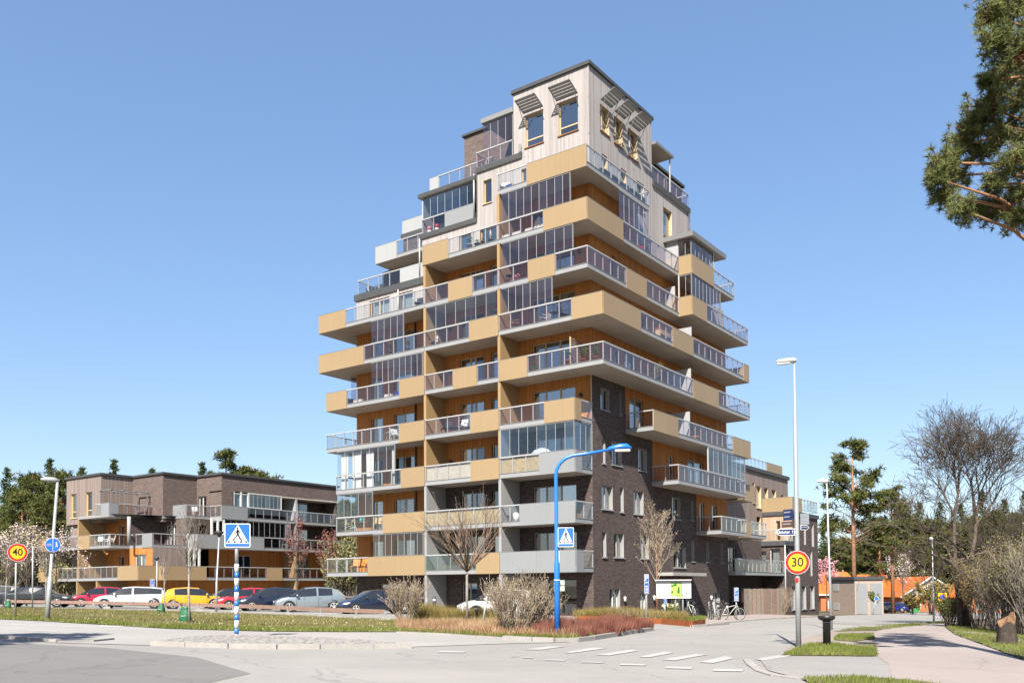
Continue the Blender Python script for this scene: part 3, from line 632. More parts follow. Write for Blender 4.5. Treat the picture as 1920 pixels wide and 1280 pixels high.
# --- sunshades over the penthouse windows
def sunshade(ax, c, s, a0, a1, z):
    o = None; mb = MB(); L = 0.95; dz = 0.42
    def Q(a, n, zz): return P3(ax, c, s, a, n, zz)
    def bar(p, q, r): mb.tube([p, q], r, 4, sm=False)
    n1 = 0.12; zo = lambda n: z+(n-n1)/L*dz
    bar(Q(a0, n1, z), Q(a1, n1, z), 0.035); bar(Q(a0, n1+L, zo(n1+L)), Q(a1, n1+L, zo(n1+L)), 0.035)
    for a in (a0, a1): bar(Q(a, n1, z), Q(a, n1+L, zo(n1+L)), 0.035); bar(Q(a, 0.0, z-0.8), Q(a, n1+L*0.55, zo(n1+L*0.55)), 0.02)
    fr = mb.build('sunshade_frame', 'alu_dark', T)
    for i in range(5):
        n = n1+L*(i+0.5)/5; sb = MB(); p = 0.07
        sb.face([Q(a0+0.03, n-p, zo(n)-0.03), Q(a1-0.03, n-p, zo(n)-0.03), Q(a1-0.03, n+p, zo(n)+0.05), Q(a0+0.03, n+p, zo(n)+0.05)])
        sb.face([Q(a0+0.03, n+p, zo(n)+0.042), Q(a1-0.03, n+p, zo(n)+0.042), Q(a1-0.03, n-p, zo(n)-0.038), Q(a0+0.03, n-p, zo(n)-0.038)])
        sb.build('slat', 'panel_white', fr)
for h in pw: sunshade('x', 0, -1, h[0]-0.05, h[1]+0.05, 32.1)
for h in wp: sunshade('y', 0, 1, h[0]-0.08, h[1]+0.08, 32.05)
# --- downpipes, wall lamps, entrance canopy
for x, z0, z1, Y in ((-14.2, 2.9, 20.3, -0.08), (-8.9, 26.4, 29.3, -0.1), (-13.75, 23.5, 26.1, -0.1), (-16.4+0.6, 20.7, 22.95, -0.1)):
    MB().tube([(x, Y, z0), (x, Y, z1)], 0.055, 8).build('downpipe', 'dark_metal' if z0 < 5 else 'alu', T)
MB().tube([(0.1, 14.0, 26.4), (0.1, 14.0, 29.2)], 0.05, 8).build('downpipe', 'dark_metal', T)
for k in range(1, 9): MB().lathe([(0.03, 0), (0.11, 0.02), (0.12, 0.12), (0.05, 0.24)], (-0.72, -0.12, SB[k]+1.75), 10).build('wall_lamp', 'dark_metal', T)
for k in range(3, 8): MB().lathe([(0.03, 0), (0.11, 0.02), (0.12, 0.12), (0.05, 0.24)], (-11.0, -0.12, SB[k]+1.65), 10).build('wall_lamp', 'dark_metal', T)
for px, py in ((1172, 1121), (1227, 1119), (1334, 1119)):
    p = on_x(px, py, 0.12); MB().lathe([(0.03, -0.22), (0.08, -0.16), (0.09, 0.0), (0.10, 0.06), (0.03, 0.12)], p, 10).build('wall_lamp', 'white', T)
p, q = on_x(1262, 1076, 1.2), on_x(1325, 1078, 1.2)
MB().box(0.02, 1.2, p.y, q.y, 2.5, 2.72).build('entrance_canopy', 'concrete', T)
# ------------------------------------------------------------ low building on the left
LO = Vector((-54, 4, g(-54, 4)))
LB = empty('low_apartment_building', (0, 0, 0), 0, 'low four-storey apartment building with zigzag brick and timber walls behind the parked cars', 'building')
X5, Y5, RZ = -45.52, 6.91, 12.85
l1, l2, l3 = 2.70, 5.72, 8.61
WG = 'wood_grey'; BM = 'brick_mid'
# top floor walls following the zigzag
ft = [(-60.1, -59.0, 8.95, 11.35), (-57.3, -56.15, 8.95, 11.35)]
wall('wall', LB, 'x', -0.1, -1, -60.9, -54.55, 8.3, RZ, WG, ft, 'frame_wood')
for h in ft: window(LB, 'x', -0.1, -1, h, 'frame_wood', (), 0.27, sill='frame_wood', depth=0.18, fw=0.08)
wall('wall', LB, 'y', -54.55, 1, -0.1, 3.18, 8.3, RZ, WG); wall('wall', LB, 'x', 3.18, -1, -54.55, -49.44, 8.3, RZ, BM)
wall('wall', LB, 'y', -49.44, 1, 3.18, Y5, 8.3, RZ, BM)
hd = [(-49.2, -47.9, 8.9, 10.95)]
wall('wall', LB, 'x', Y5, -1, -49.44, X5, 8.3, RZ, BM, hd); window(LB, 'x', Y5, -1, hd[0], 'frame_white', (0.45,))
ya, yf = yat(464, 11, X5), yat(556, 11, X5)
wall('wall', LB, 'y', X5, 1, Y5, 21.9, 11.35, RZ, BM); wall('wall', LB, 'y', X5, 1, Y5, yat(438, 10, X5), 8.85, 11.35, BM)
MB().prism([(-61.05, -0.25), (-54.4, -0.25), (-54.4, 3.03), (-49.29, 3.03), (-49.29, Y5-0.15), (X5+0.15, Y5-0.15), (X5+0.15, 22.1), (-61.05, 22.1)], RZ, RZ+0.2).build('flat_roof', 'roof_dark', LB)
MB().box(-60.5, -51.6, 4.0, 20, -1, RZ-0.1).build('core', 'room', LB); MB().box(-51.5, -48.9, 9.0, 21.5, -1, RZ-0.2).build('core', 'room', LB)
# recessed wall of the long right side
for z0, z1, m in ((-1.2, l1+0.2, WO), (l1+0.2, l2+0.2, WO), (l2+0.2, l3+0.2, BK), (l3+0.2, 11.36, BK)):
    hs = [(10.2, 12.0, z0+0.25, z0+2.3), (17.0, 19.6, z0+0.25, z0+2.3)]
    wall('wall', LB, 'y', -47.5, 1, Y5, 21.9, z0, z1, m, hs)
    for h in hs: window(LB, 'y', -47.5, 1, h, 'frame_white', (0.5,), None, ((0.55, 0.95),) if h[0] > 15 else None)
for z0, z1, m in ((l1+TH, l2, 'gold_fin'), (l2+TH, l3, 'render_grey'), (l3+TH, 11.35, 'panel_white'), (-0.8, l1, 'gold_fin')):
    box('partition_wall', m, LB, -47.48, X5-0.02, yf-0.12, yf+0.12, z0, z1)
    box('partition_wall', 'wood_grey' if z0 < 3 else BK, LB, -47.48, X5-0.1, 21.7, 21.9, z0, z1)
MB().prism([(-47.45, Y5), (X5-0.01, Y5), (X5-0.01, 21.9), (-47.45, 21.9)], 11.2, 11.34, 0, 1, 0).build('loggia_ceiling', ['soffit', 'soffit'], LB)
def sx(z, lst): return [(t[0], xat(t[1], z+0.7, t[3]), xat(t[2], z+0.7, t[3])) for t in lst]
def sy(z, lst, X): return [(t[0], yat(t[1], z+0.7, X), yat(t[2], z+0.7, X)) for t in lst]
# level 3
p3 = [(X5, 21.9), (X5, 6.89), (-47.28, 6.89), (-47.28, 4.29), (-51.19, 4.29), (-51.19, -1.2), (-56.7, -1.2), (-56.7, -0.11), (-54.5, -0.11), (-54.5, 3.17), (-49.4, 3.17), (-49.4, 6.9), (-47.45, 6.9), (-47.45, 21.9)]
b3 = balcony(LB, l3, p3, [('y', X5, 1, sy(l3, [('w', 415, 464), ('g', 464, 553), ('g', 558, 632)], X5)), ('x', 6.89, -1, sx(l3, [('c', 394, 414.5, 6.89)])),
    ('y', -47.28, 1, sy(l3, [('g', 350, 393)], -47.28)), ('x', 4.29, -1, sx(l3, [('g', 305.5, 322, 4.29), ('w', 322, 350, 4.29)])),
    ('y', -51.19, 1, [('w', -1.2, -0.3), ('g', -0.3, 4.2)]), ('x', -1.2, -1, [('c', -53.6, -52.6), ('w', -52.6, -51.2)])])
# level 2
p2 = [(X5, 23.6), (X5, 4.25), (-47.28, 4.25), (-47.28, 0.74), (-51.02, 0.74), (-51.02, -1.22), (-63.86, -1.22), (-63.86, 1), (-56, 1), (-56, 6), (-47.45, 6.9), (-47.45, 23.6)]
b2 = balcony(LB, l2, p2, [('y', X5, 1, sy(l2, [('w', 370, 495), ('g', 495, 553), ('g', 558, 655)], X5)), ('x', 4.25, -1, [('w', -47.28, X5)]),
    ('y', -47.28, 1, sy(l2, [('g', 287, 348)], -47.28)), ('x', 0.74, -1, sx(l2, [('g', 243, 267, 0.74), ('w', 267, 286, 0.74)])), ('y', -51.02, 1, [('g', -1.2, 0.7)]),
    ('x', -1.22, -1, sx(l2, [('p', 74, 90, -1.22), ('g', 90, 146, -1.22), ('p', 147, 168, -1.22), ('g', 168, 205, -1.22)]))])
# level 1
p1_ = [(X5, 23.6), (X5, 0.87), (-46.44, 0.87), (-46.44, -1.19), (-64.08, -1.19), (-64.08, 1), (-56, 1), (-56, 6), (-47.45, 6.9), (-47.45, 23.6)]
b1 = balcony(LB, l1, p1_, [('y', X5, 1, sy(l1, [('p', 309, 387), ('g', 387, 499), ('p', 500, 529), ('g', 529, 655)], X5)), ('x', 0.87, -1, [('p', -46.44, X5)]), ('y', -46.44, 1, [('p', -1.19, 0.86)]),
    ('x', -1.19, -1, sx(l1, [('p', 73, 109, -1.19), ('g', 109, 144, -1.19), ('g', 147.6, 221, -1.19), ('p', 221, 259, -1.19)]))])
# volumes under the terraces
h = [(-50.6, -49.0, l2+0.3, l2+2.3)]
wall('wall', LB, 'x', 4.30, -1, -51.19, -47.28, l2+TH, l3, BM, h); window(LB, 'x', 4.30, -1, h[0], 'frame_white', (0.35, 0.7), None, ((0.4, 0.68),))
wall('wall', LB, 'y', -47.29, 1, 4.3, 6.9, l2+TH, l3, BK, [(5.6, 6.5, l2+0.4, l2+2.3)])
h = [(-50.2, -48.3, l1+0.5, l1+2.4)]
wall('wall', LB, 'x', 0.75, -1, -51.02, -47.28, l1+TH, l2, WO, h); window(LB, 'x', 0.75, -1, h[0], 'frame_white', (0.5,), None, ((0.6, 0.9),)); wall('wall', LB, 'y', -47.29, 1, 0.75, 4.25, l1+TH, l2, WG)
for z0, z1 in ((l1+TH, l2), (l2+TH, l3)):
    hs = [(-54.2, -53.4, z0+0.1, z0+2.1), (-52.6, -51.5, z0+0.1, z0+2.1)]
    wall('wall', LB, 'x', 1.6, -1, -56.7, -51.0, z0, z1, WO, hs)
    for h in hs: window(LB, 'x', 1.6, -1, h, 'frame_white')
    box('partition_wall', 'gold_fin', LB, -56.75, -56.55, -1.18, 1.6, z0, z1); wall('wall', LB, 'y', -51.0, 1, 0.8, 4.3, z0, z1, WO if z0 < 5 else BK)
    hs = [(-59.2, -58.1, z0+0.1, z0+2.2)]
    wall('wall', LB, 'x', 0.2, -1, -60.7, -56.76, z0, z1, WG, hs); window(LB, 'x', 0.2, -1, hs[0], 'frame_wood', (0.4,), None, ((0.45, 0.95),))
    wall('wall', LB, 'y', -60.7, -1, 0.2, 20, z0, z1, WG)
wall('wall', LB, 'y', -60.9, -1, -0.1, 20, 8.3, RZ, WG)
MB().lathe([(0.17, 0), (0.17, l3-l2-TH)], (-49.9, 0.0, l2+TH), 12).build('column', 'render_grey', LB)
wall('wall', LB, 'x', 1.8, -1, -60.7, -47.5, -1, l1, WO, [(-50, -48.9, -0.2, 1.9), (-57.6, -56.2, -0.2, 1.9)]); wall('wall', LB, 'y', -47.5, 1, 1.8, Y5, -1, l1, WO)
for x in (-56.9, -53.4): box('partition_wall', 'gold_fin', LB, x-0.1, x+0.1, -1.15, 1.8, -0.8, l1)
# white framed bay window and glazing on the long side
bwz = l3+TH
for y0, y1, z0, z1 in ((yat(438, 10, X5), yat(466, 10, X5), l3+RAILH, 11.35), (yat(396, 7.5, X5)+0.1, yat(420, 7.5, X5), l2+RAILH, l3), (yat(352, 4.5, X5)+0.2, yat(374, 4.5, X5), l1+RAILH, l2)):
    m = MB(); n = 2
    for i in range(n+1): q = y0+(y1-y0)*i/n; fbm(m, 'y', X5, 1, q-0.1, q+0.1, -0.12, 0.0, z0, z1)
    fbm(m, 'y', X5, 1, y0, y1, -0.11, -0.01, z1-0.22, z1-0.003); o = m.build('window', 'frame_white', LB); fb('pane', 'glass_enclose_blue', o, 'y', X5, 1, y0, y1, -0.08, -0.06, z0, z1-0.2)
glazing(LB, 'y', X5, 1, yat(468, 10, X5), yat(528, 10, X5), l3+RAILH, 11.34, 8, 'glass_enclose_blue', 'frame_white'); glazing(LB, 'y', X5, 1, yat(422, 7.5, X5), yat(545, 7.5, X5), l2+RAILH, l3, 12, 'glass_enclose_blue')
# pergola frame on the top terrace
m = MB()
for x, y in ((-53.2, -0.9), (-51.4, -0.9), (-51.4, 2.8), (-53.2, 2.8)): m.box(x-0.04, x+0.04, y-0.04, y+0.04, l3+TH, l3+2.55)
for y in (-0.9, 0.3, 1.5, 2.8): m.box(-53.3, -51.3, y-0.04, y+0.04, l3+2.55, l3+2.63)
for x in (-53.2, -51.4): m.box(x-0.04, x+0.04, -1.0, 2.9, l3+2.47, l3+2.548)
PG = m.build('pergola', 'alu_dark', None); tag(PG, 'dark open metal pergola frame on the top terrace of the low building', 'pergola')

# ------------------------------------------------------------ annex at the right end of the tower
AN = empty('annex_building', (0, 0, 0), 0, 'lower brick and timber annex at the right end of the tower with a gold terrace', 'building')
AX, AI, YK, YG, YZ, AZ = 0.55, -2.2, 31.9, 34.1, 41.4, 12.45
zb = -2.4
ah = [(yat(a, 10.6, AI), yat(b, 10.6, AI), c, d) for a, b, c, d in ((1411, 1415, 9.3, 11.1), (1418, 1427, 8.9, 10.9), (1433, 1440, 9.1, 10.9), (1447, 1455, 9.2, 10.9), (1464, 1470, 9.3, 10.6))]
wall('wall', AN, 'y', AI, 1, 20.7, 41.1, 5.8, AZ, WG, ah+[(yat(1419, 6.9, AI), yat(1427, 6.9, AI), 6.1, 8.1)], 'frame_wood')
for h in ah: window(AN, 'y', AI, 1, h, 'frame_wood', (), None, ((0.3, 0.9),), sill='frame_wood', depth=0.2)
wall('wall', AN, 'x', 41.1, 1, -12, AI, 5.8, AZ, WG); box('core', 'room', AN, -14, AI-1.3, 21, 41, zb, AZ-0.1)
MB().prism([(-14, 20.7), (AI+0.15, 20.7), (AI+0.15, 41.25), (-14, 41.25)], AZ-0.28, AZ+0.05).build('flat_roof', 'roof_dark', AN)
rb_ = MB().box(-9, AI-0.6, 21, 38, AZ+0.05, AZ+0.1).build('roof_terrace', 'deck', AN); rail_runs(rb_, AZ-0.15, [('y', AI-0.7, 1, [('c', 21, yat(1437, 13.3, AI-0.7)), ('p', yat(1437, 13.3, AI-0.7), yat(1466, 13.3, AI-0.7))])])
# wing: ground to floor 2
fw = [(AX, yat(a, z, AX), yat(b, z, AX), z0, z1) for a, b, z, z0, z1 in ((1507.5, 1511, 6.5, 5.6, 7.3), (1522, 1526, 6.7, 5.5, 7.7), (1474, 1483, 4.6, 3.6, 5.2), (1492, 1496, 4.6, 3.0, 5.0), (1506, 1509, 4.6, 3.0, 5.0), (1519.5, 1523, 4.2, 2.7, 5.1), (1484, 1493, 1.0, -0.4, 1.75), (1503, 1511.5, 1.0, -0.4, 1.75), (1519, 1527, 1.0, -0.4, 1.75))]
hs = [t[1:] for t in fw]
wall('wall', AN, 'y', AX, 1, YK, YZ, zb, 5.35, BK, [h for h in hs if h[3] < 5.3], 'render_grey'); wall('wall', AN, 'y', AX, 1, YG, YZ, 5.35, 8.2, BK, [h for h in hs if h[3] > 5.3], 'render_grey')
for h in hs: window(AN, 'y', AX, 1, h, 'frame_grey', (), None, ((0.1, 0.95),) if h[2] < 0 else None, sill='fascia' if h[2] < 0 else None, depth=0.2)
kd = [(-0.75, 0.15, 2.95, 5.1), (-1.95, -1.1, 2.95, 4.9)]
wall('wall', AN, 'x', YK, -1, AI, AX, zb, 5.35, BK, kd); 
for h in kd: window(AN, 'x', YK, -1, h, 'frame_white', (), None, ((0.2, 0.9),))
kw = [(xat(1455, 7, YG), xat(1463, 7, YG), 5.9, 7.7)]
wall('wall', AN, 'x', YG, -1, AI, AX, 5.35, 8.2, 'wood_warm', kw, 'frame_wood'); window(AN, 'x', YG, -1, kw[0], 'frame_wood', (), 0.35, depth=0.16)
MB().prism([(AI-0.1, YK-0.15), (AX+0.15, YK-0.15), (AX+0.15, YG+0.6), (AI-0.1, YG+0.6)], 5.35, 5.75).build('flat_roof', 'roof_dark', AN)
tz = MB().prism([(AI, YG-0.12), (AX+0.12, YG-0.12), (AX+0.12, YZ+0.15), (AI, YZ+0.15)], 8.2, 8.55, 0, 1, 2).build('roof_terrace', ['roof_dark', 'soffit', 'deck'], AN)
rail_runs(tz, 8.53, [('x', YG-0.02, -1, [('p', AI, AX)]), ('y', AX, 1, [('p', YG, yat(1503, 9.2, AX)), ('c', yat(1503, 9.2, AX), YZ)]), ('x', YZ, 1, [('c', AI, AX)])])
rail_runs(MB().box(AI, AX, YK-0.05, YK, 5.75, 5.78).build('roof_terrace', 'deck', AN), 5.5, [('x', YK-0.06, -1, [('c', AI, AX)]), ('y', AX+0.05, 1, [('c', YK, YG)])])
wall('wall', AN, 'x', YZ, 1, -8, AX, zb, 8.2, BK)
# link with balconies between tower and wing
lh = [(21.5, 22.3, l1+0.3, l1+2.3), (24, 26, l1+0.3, l1+2.3), (22, 23.2, -0.9, 1.6), (27, 29.5, 0.4, 1.6)]
wall('wall', AN, 'y', -1.5, 1, 20.65, YK, zb, 5.8, BK, lh)
for h in lh: window(AN, 'y', -1.5, 1, h, 'frame_white', (0.5,))
balcony(AN, 2.66, [(-1.45, 20.7), (AX, 20.7), (AX, YK-0.02), (-1.45, YK-0.02)], [('y', AX, 1, [('c', 20.7, YK-0.02)]), ('x', 20.7, -1, [('c', 0.1, AX)])])
balcony(AN, 5.6, [(-2.15, 20.7), (1.3, 20.7), (1.3, 25.5), (-2.15, 25.5)], [('x', 20.7, -1, [('p', 0.4, 1.3)]), ('y', 1.3, 1, [('p', 20.7, 22), ('c', 22, 25.5)])])
balcony(AN, 8.5, [(-2.15, 20.7), (1.1, 20.7), (1.1, 23.5), (-2.15, 23.5)], [('x', 20.7, -1, [('p', 0.2, 1.1)]), ('y', 1.1, 1, [('p', 20.7, 23.5)])])
MB().tube([(AX+0.1, YK-0.1, -1), (AX+0.1, YK-0.1, 5.4)], 0.06, 8).build('downpipe', 'alu', AN)

# ------------------------------------------------------------ transformer kiosk and orange roofed school
mat('kiosk', (0.50, 0.40, 0.33), 0.85, 0.2, 0.1, 4, fine=0.25); mat('tile_orange', (0.66, 0.17, 0.035), 0.8, 0.2, 0.2, 1.5, fine=0.2); mat('brick_orange', (0.52, 0.19, 0.08), 0.85, 0.2, 0.15, 4, fine=0.2)
p = gnd(1554, 1152); q = gnd(1625, 1153); p2_ = gnd(1602, 1153.5)
def frame_at(px0, px1, D0, D1): return depth_at(px0, D0), depth_at(px1, D1)
def oriented(name, a, b, label, cat):
    d = (b-a); d.z = 0; o = empty(name, (a.x, a.y, min(a.z, b.z)-0.3), math.atan2(d.y, d.x), label, cat); return o, d.length
a, b = depth_at(1554, 98), depth_at(1602, 93)
K, L = oriented('transformer_kiosk', a, b, 'beige flat-roofed transformer kiosk beside the road in front of the tall pine', 'kiosk')
hK = 3.9
MB().box(0, L, 0, 3.2, 0, hK).build('wall', 'kiosk', K); MB().box(-0.15, L+0.15, -0.15, 3.35, hK, hK+0.32).build('roof', 'roof_dark', K)
MB().box(0.9, 2.0, -0.03, 0.0, 2.7, 3.5).build('vent', 'alu', K); MB().box(0.9, 2.0, -0.03, 0.0, 0.7, 1.5).build('vent', 'alu', K)
for y in (0.15, 1.75): MB().box(L, L+0.04, y, y+1.25, 0.35, 3.5).build('door', 'panel_grey', K)
def gable_house(name, px0, px1, D, depth, wh, rh, label, twist=0.0, gable=False, wallm='brick_orange'):
    a, b = depth_at(px0, D), depth_at(px1, D*(1+twist)); o, L = oriented(name, a, b, label, 'building')
    MB().box(0, L, 0, depth, -1, wh).build('wall', wallm, o)
    r = MB(); e = 0.5
    if gable:
        r.face([(-e, -e, wh-0.2), (L/2, -e, wh+rh), (L/2, depth, wh+rh), (-e, depth, wh-0.2)]); r.face([(L/2, -e, wh+rh), (L+e, -e, wh-0.2), (L+e, depth, wh-0.2), (L/2, depth, wh+rh)])
        rf = r.build('roof', 'tile_orange', o); gm = MB(); gm.face([(0, -0.02, wh), (L, -0.02, wh), (L/2, -0.02, wh+rh-0.25)]); gm.build('gable', 'white', o)
        for sx_ in (0, 1):
            x0, x1 = (-e, L/2) if sx_ == 0 else (L+e, L/2)
            MB().tube([(x0, -e-0.04, wh-0.3), (x1, -e-0.04, wh+rh-0.1)], 0.17, 4).build('bargeboard', 'white', o)
    else:
        r.face([(-e, -e, wh-0.1), (L+e, -e, wh-0.1), (L*0.8, depth/2, wh+rh), (L*0.2, depth/2, wh+rh)]); r.face([(L+e, -e, wh-0.1), (L+e, depth+e, wh-0.1), (L*0.8, depth/2, wh+rh)]); r.face([(-e, depth+e, wh-0.1), (-e, -e, wh-0.1), (L*0.2, depth/2, wh+rh)]); r.face([(L+e, depth+e, wh-0.1), (-e, depth+e, wh-0.1), (L*0.2, depth/2, wh+rh), (L*0.8, depth/2, wh+rh)])
        rf = r.build('roof', 'tile_orange', o); MB().box(-e, L+e, -e-0.06, -e, wh-0.32, wh-0.08).build('eaves_board', 'white', o)
    n = max(2, int(L/4.5))
    for i in range(n):
        x = L*(i+0.5)/n; w = MB().box(x-0.75, x+0.75, -0.05, 0.0, 0.8, 2.2).build('window', 'frame_white', o)
        for k in (-0.62, 0.06): MB().box(x+k, x+k+0.56, -0.07, -0.05, 0.92, 2.08).build('pane', 'glass_enclose_blue', w)
    return o
gable_house('school_building', 1538, 1622, 172, 10, 3.6, 4.2, 'orange tiled building partly hidden behind the beige kiosk')
gable_house('school_building', 1612, 1698, 178, 12, 3.0, 4.6, 'hipped orange tile roof building behind the far parked cars')
gable_house('school_building', 1690, 1800, 165, 14, 3.2, 3.6, 'low orange brick building with white gable beyond the far parked cars', 0.0, True)
gable_house('school_building', 1815, 1900, 150, 10, 3.0, 3.4, 'orange roofed house glimpsed behind the big bare tree', 0.0, True)
# ------------------------------------------------------------ ground sheets
def asphalt(name, col, var=0.12, crack=0.0, speck=0.25):
    col = al(col)
    t = NT(name); P = t.pos(); n = t.ramp(t.noise(P, 0.18, 4), 0.3, 0.7); n2 = t.ramp(t.noise(P, 26, 3), 0.25, 0.75); n3 = t.ramp(t.noise(P, 1.3, 4), 0.3, 0.7)
    c = t.mix(n, tuple(x*(1-var) for x in col), tuple(x*(1+var) for x in col)); c = t.mix(t.math('MULTIPLY', n3, 0.3), c, t.mix(1.0, c, (1-var*1.5,)*3, 'MULTIPLY'))
    c = t.mix(t.math('MULTIPLY', n2, speck), c, tuple(x*0.55 for x in col))
    n4 = t.ramp(t.noise(P, 0.55, 6, 0.7), 0.42, 0.68); c = t.mix(t.math('MULTIPLY', n4, var*1.6), c, tuple(x*0.5 for x in col))
    n5 = t.math('GREATER_THAN', t.noise(P, 9.0, 2), 0.70); c = t.mix(t.math('MULTIPLY', n5, 0.35), c, tuple(min(1, x*1.35) for x in col))
    if crack:
        v = t.new('ShaderNodeTexVoronoi'); v.feature = 'DISTANCE_TO_EDGE'; v.inputs['Scale'].default_value = 0.22
        wv = t.new('ShaderNodeVectorMath'); wv.operation = 'ADD'; nn = t.new('ShaderNodeTexNoise'); nn.inputs['Scale'].default_value = 0.9; t.t.links.new(P, nn.inputs['Vector'])
        t.t.links.new(P, wv.inputs[0]); t.t.links.new(nn.outputs['Color'], wv.inputs[1]); t.t.links.new(wv.outputs[0], v.inputs['Vector'])
        k = t.math('LESS_THAN', v.outputs['Distance'], 0.006); c = t.mix(t.math('MULTIPLY', k, crack), c, tuple(x*0.35 for x in col))
    MATS[name] = t.finish(c, 0.85, 0.25, bump=n2, bstr=0.15, bdist=0.01); return MATS[name]
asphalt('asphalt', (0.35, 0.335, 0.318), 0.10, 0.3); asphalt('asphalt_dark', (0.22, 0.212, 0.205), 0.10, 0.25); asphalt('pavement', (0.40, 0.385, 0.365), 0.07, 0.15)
asphalt('path_pink', (0.39, 0.335, 0.31), 0.08, 0.25); asphalt('gravel', (0.36, 0.305, 0.265), 0.15, 0, 0.4); asphalt('soil', (0.20, 0.14, 0.10), 0.3, 0, 0.5)
asphalt('lawn_soil', (0.20, 0.185, 0.095), 0.35, 0, 0.5); asphalt('forest_floor', (0.17, 0.14, 0.085), 0.3, 0, 0.4); asphalt('paint', (0.50, 0.49, 0.475), 0.08, 0, 0.3)
mat('kerb', (0.42, 0.40, 0.375), 0.85, 0.2, 0.12, 3, fine=0.2); mat('rust', (0.36, 0.11, 0.035), 0.85, 0.2, 0.2, 4, fine=0.2)
def inside(x, y, poly):
    c = False; n = len(poly)
    for i in range(n):
        x0, y0 = poly[i]; x1, y1 = poly[i-1]
        if (y0 > y) != (y1 > y) and x < (x1-x0)*(y-y0)/(y1-y0)+x0: c = not c
    return c
def px_poly(pts, jit=0.0):
    P = [(p.x, p.y) for p in (gnd(*q) for q in pts)]
    if not jit: return P
    out = []; n = len(P)                                   # ragged edge
    for i in range(n):
        (x0, y0), (x1, y1) = P[i], P[(i+1) % n]; L = math.hypot(x1-x0, y1-y0); k = max(1, int(L/0.35))
        out += [(x0+(x1-x0)*j/k+rnd.uniform(-jit, jit), y0+(y1-y0)*j/k+rnd.uniform(-jit, jit)) for j in range(k)]
    return out
def sheet(name, poly, off, m, step=2.0):
    pts = []; n = len(poly)
    for i in range(n):                                    # dense boundary so the sheet follows the terrain
        a, b = Vector(poly[i]), Vector(poly[(i+1) % n]); k = max(1, int((b-a).length/step))
        pts += [a+(b-a)*(j/k) for j in range(k)]
    nb = len(pts); x0, x1 = min(p.x for p in pts), max(p.x for p in pts); y0, y1 = min(p.y for p in pts), max(p.y for p in pts); bd = [(p.x, p.y) for p in pts]
    ix = range(math.floor(x0/step), math.ceil(x1/step)+1); iy = range(math.floor(y0/step), math.ceil(y1/step)+1)
    if len(ix)*len(iy) < 40000:
        for i in ix:
            for j in iy:
                if inside(i*step+0.013, j*step+0.017, bd): pts.append(Vector((i*step+0.013, j*step+0.017)))
    v, e, f, _, _, _ = delaunay_2d_cdt(pts, [(i, (i+1) % nb) for i in range(nb)], [tuple(range(nb))], 1, 1e-4)
    me = bpy.data.meshes.new(name); me.from_pydata([(p.x, p.y, g(p.x, p.y)+off) for p in v], [], [tuple(q) for q in f]); me.materials.append(MATS[m]); me.update()
    if len(me.polygons) and me.polygons[0].normal.z < 0: me.flip_normals()
    o = bpy.data.objects.new(name, me); link(o); return tag(o, kind='structure')
# terrain to the horizon
mb = MB(); xs = [-2600, -1200, -600, -300]+[-180+6*i for i in range(61)]+[300, 600, 1200, 2600]; n = len(xs)
for y in xs:
    for x in xs: mb.v.append((x+0.01, y+30, g(x, y+30)-0.06))
for j in range(n-1):
    for i in range(n-1): mb.f.append((j*n+i, j*n+i+1, (j+1)*n+i+1, (j+1)*n+i)); mb.mi.append(0); mb.sm.append(True)
tag(mb.build('ground', 'forest_floor'), kind='structure')
ROAD = px_poly([(-700, 1200), (0, 1188), (110, 1194), (330, 1200), (760, 1203), (960, 1200), (1075, 1201), (1135, 1193), (1222, 1180), (1215, 1178), (1290, 1171), (1365, 1165), (1450, 1158), (1540, 1155), (1640, 1151), (1760, 1147), (1900, 1145),
    (1900, 1157), (1775, 1164), (1700, 1172), (1640, 1190), (1650, 1240), (1690, 1420), (-900, 1420)])
sheet('road', ROAD, 0.0, 'asphalt')
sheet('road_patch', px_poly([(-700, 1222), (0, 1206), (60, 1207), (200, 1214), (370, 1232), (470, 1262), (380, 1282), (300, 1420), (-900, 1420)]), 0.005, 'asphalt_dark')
SIDE = [(-700, 1148), (0, 1161), (85, 1165), (320, 1179), (500, 1184), (650, 1185), (735, 1184), (960, 1198), (1000, 1201), (1070, 1203.5), (960, 1206), (760, 1213), (330, 1211), (110, 1205), (0, 1196), (-700, 1207)]
sheet('sidewalk', px_poly(SIDE), 0.012, 'pavement')
sheet('parking_lot', px_poly([(-700, 1116), (0, 1120), (400, 1122), (760, 1134), (960, 1146), (1113, 1157), (1180, 1166), (1300, 1173), (1225, 1182), (1100, 1170), (1040, 1173), (760, 1165), (640, 1158), (300, 1146), (0, 1139), (-700, 1131)]), 0.004, 'asphalt')
LAWN = [(-700, 1131), (0, 1139), (300, 1146), (640, 1158), (745, 1163), (745, 1185), (650, 1185), (500, 1184), (320, 1179), (85, 1165), (0, 1161), (-700, 1148)]
sheet('lawn', px_poly(LAWN), 0.03, 'lawn_soil')
BED = [(745, 1163), (760, 1165), (1040, 1173), (1100, 1170), (1160, 1173), (1218, 1180), (1135, 1194), (1075, 1202), (1000, 1200.5), (960, 1197.5), (745, 1185)]
sheet('planting_bed', px_poly(BED), 0.05, 'soil')
BED2 = [(1075, 1159), (1113, 1157.5), (1190, 1160), (1300, 1165), (1322, 1170), (1297, 1174), (1240, 1169), (1165, 1166), (1085, 1163)]
sheet('planting_bed', px_poly(BED2), 0.10, 'soil')
sheet('plaza', px_poly([(1275, 1163), (1340, 1157), (1420, 1151), (1537, 1154.5), (1450, 1158.5), (1365, 1165.5), (1322, 1170)]), 0.02, 'path_pink')
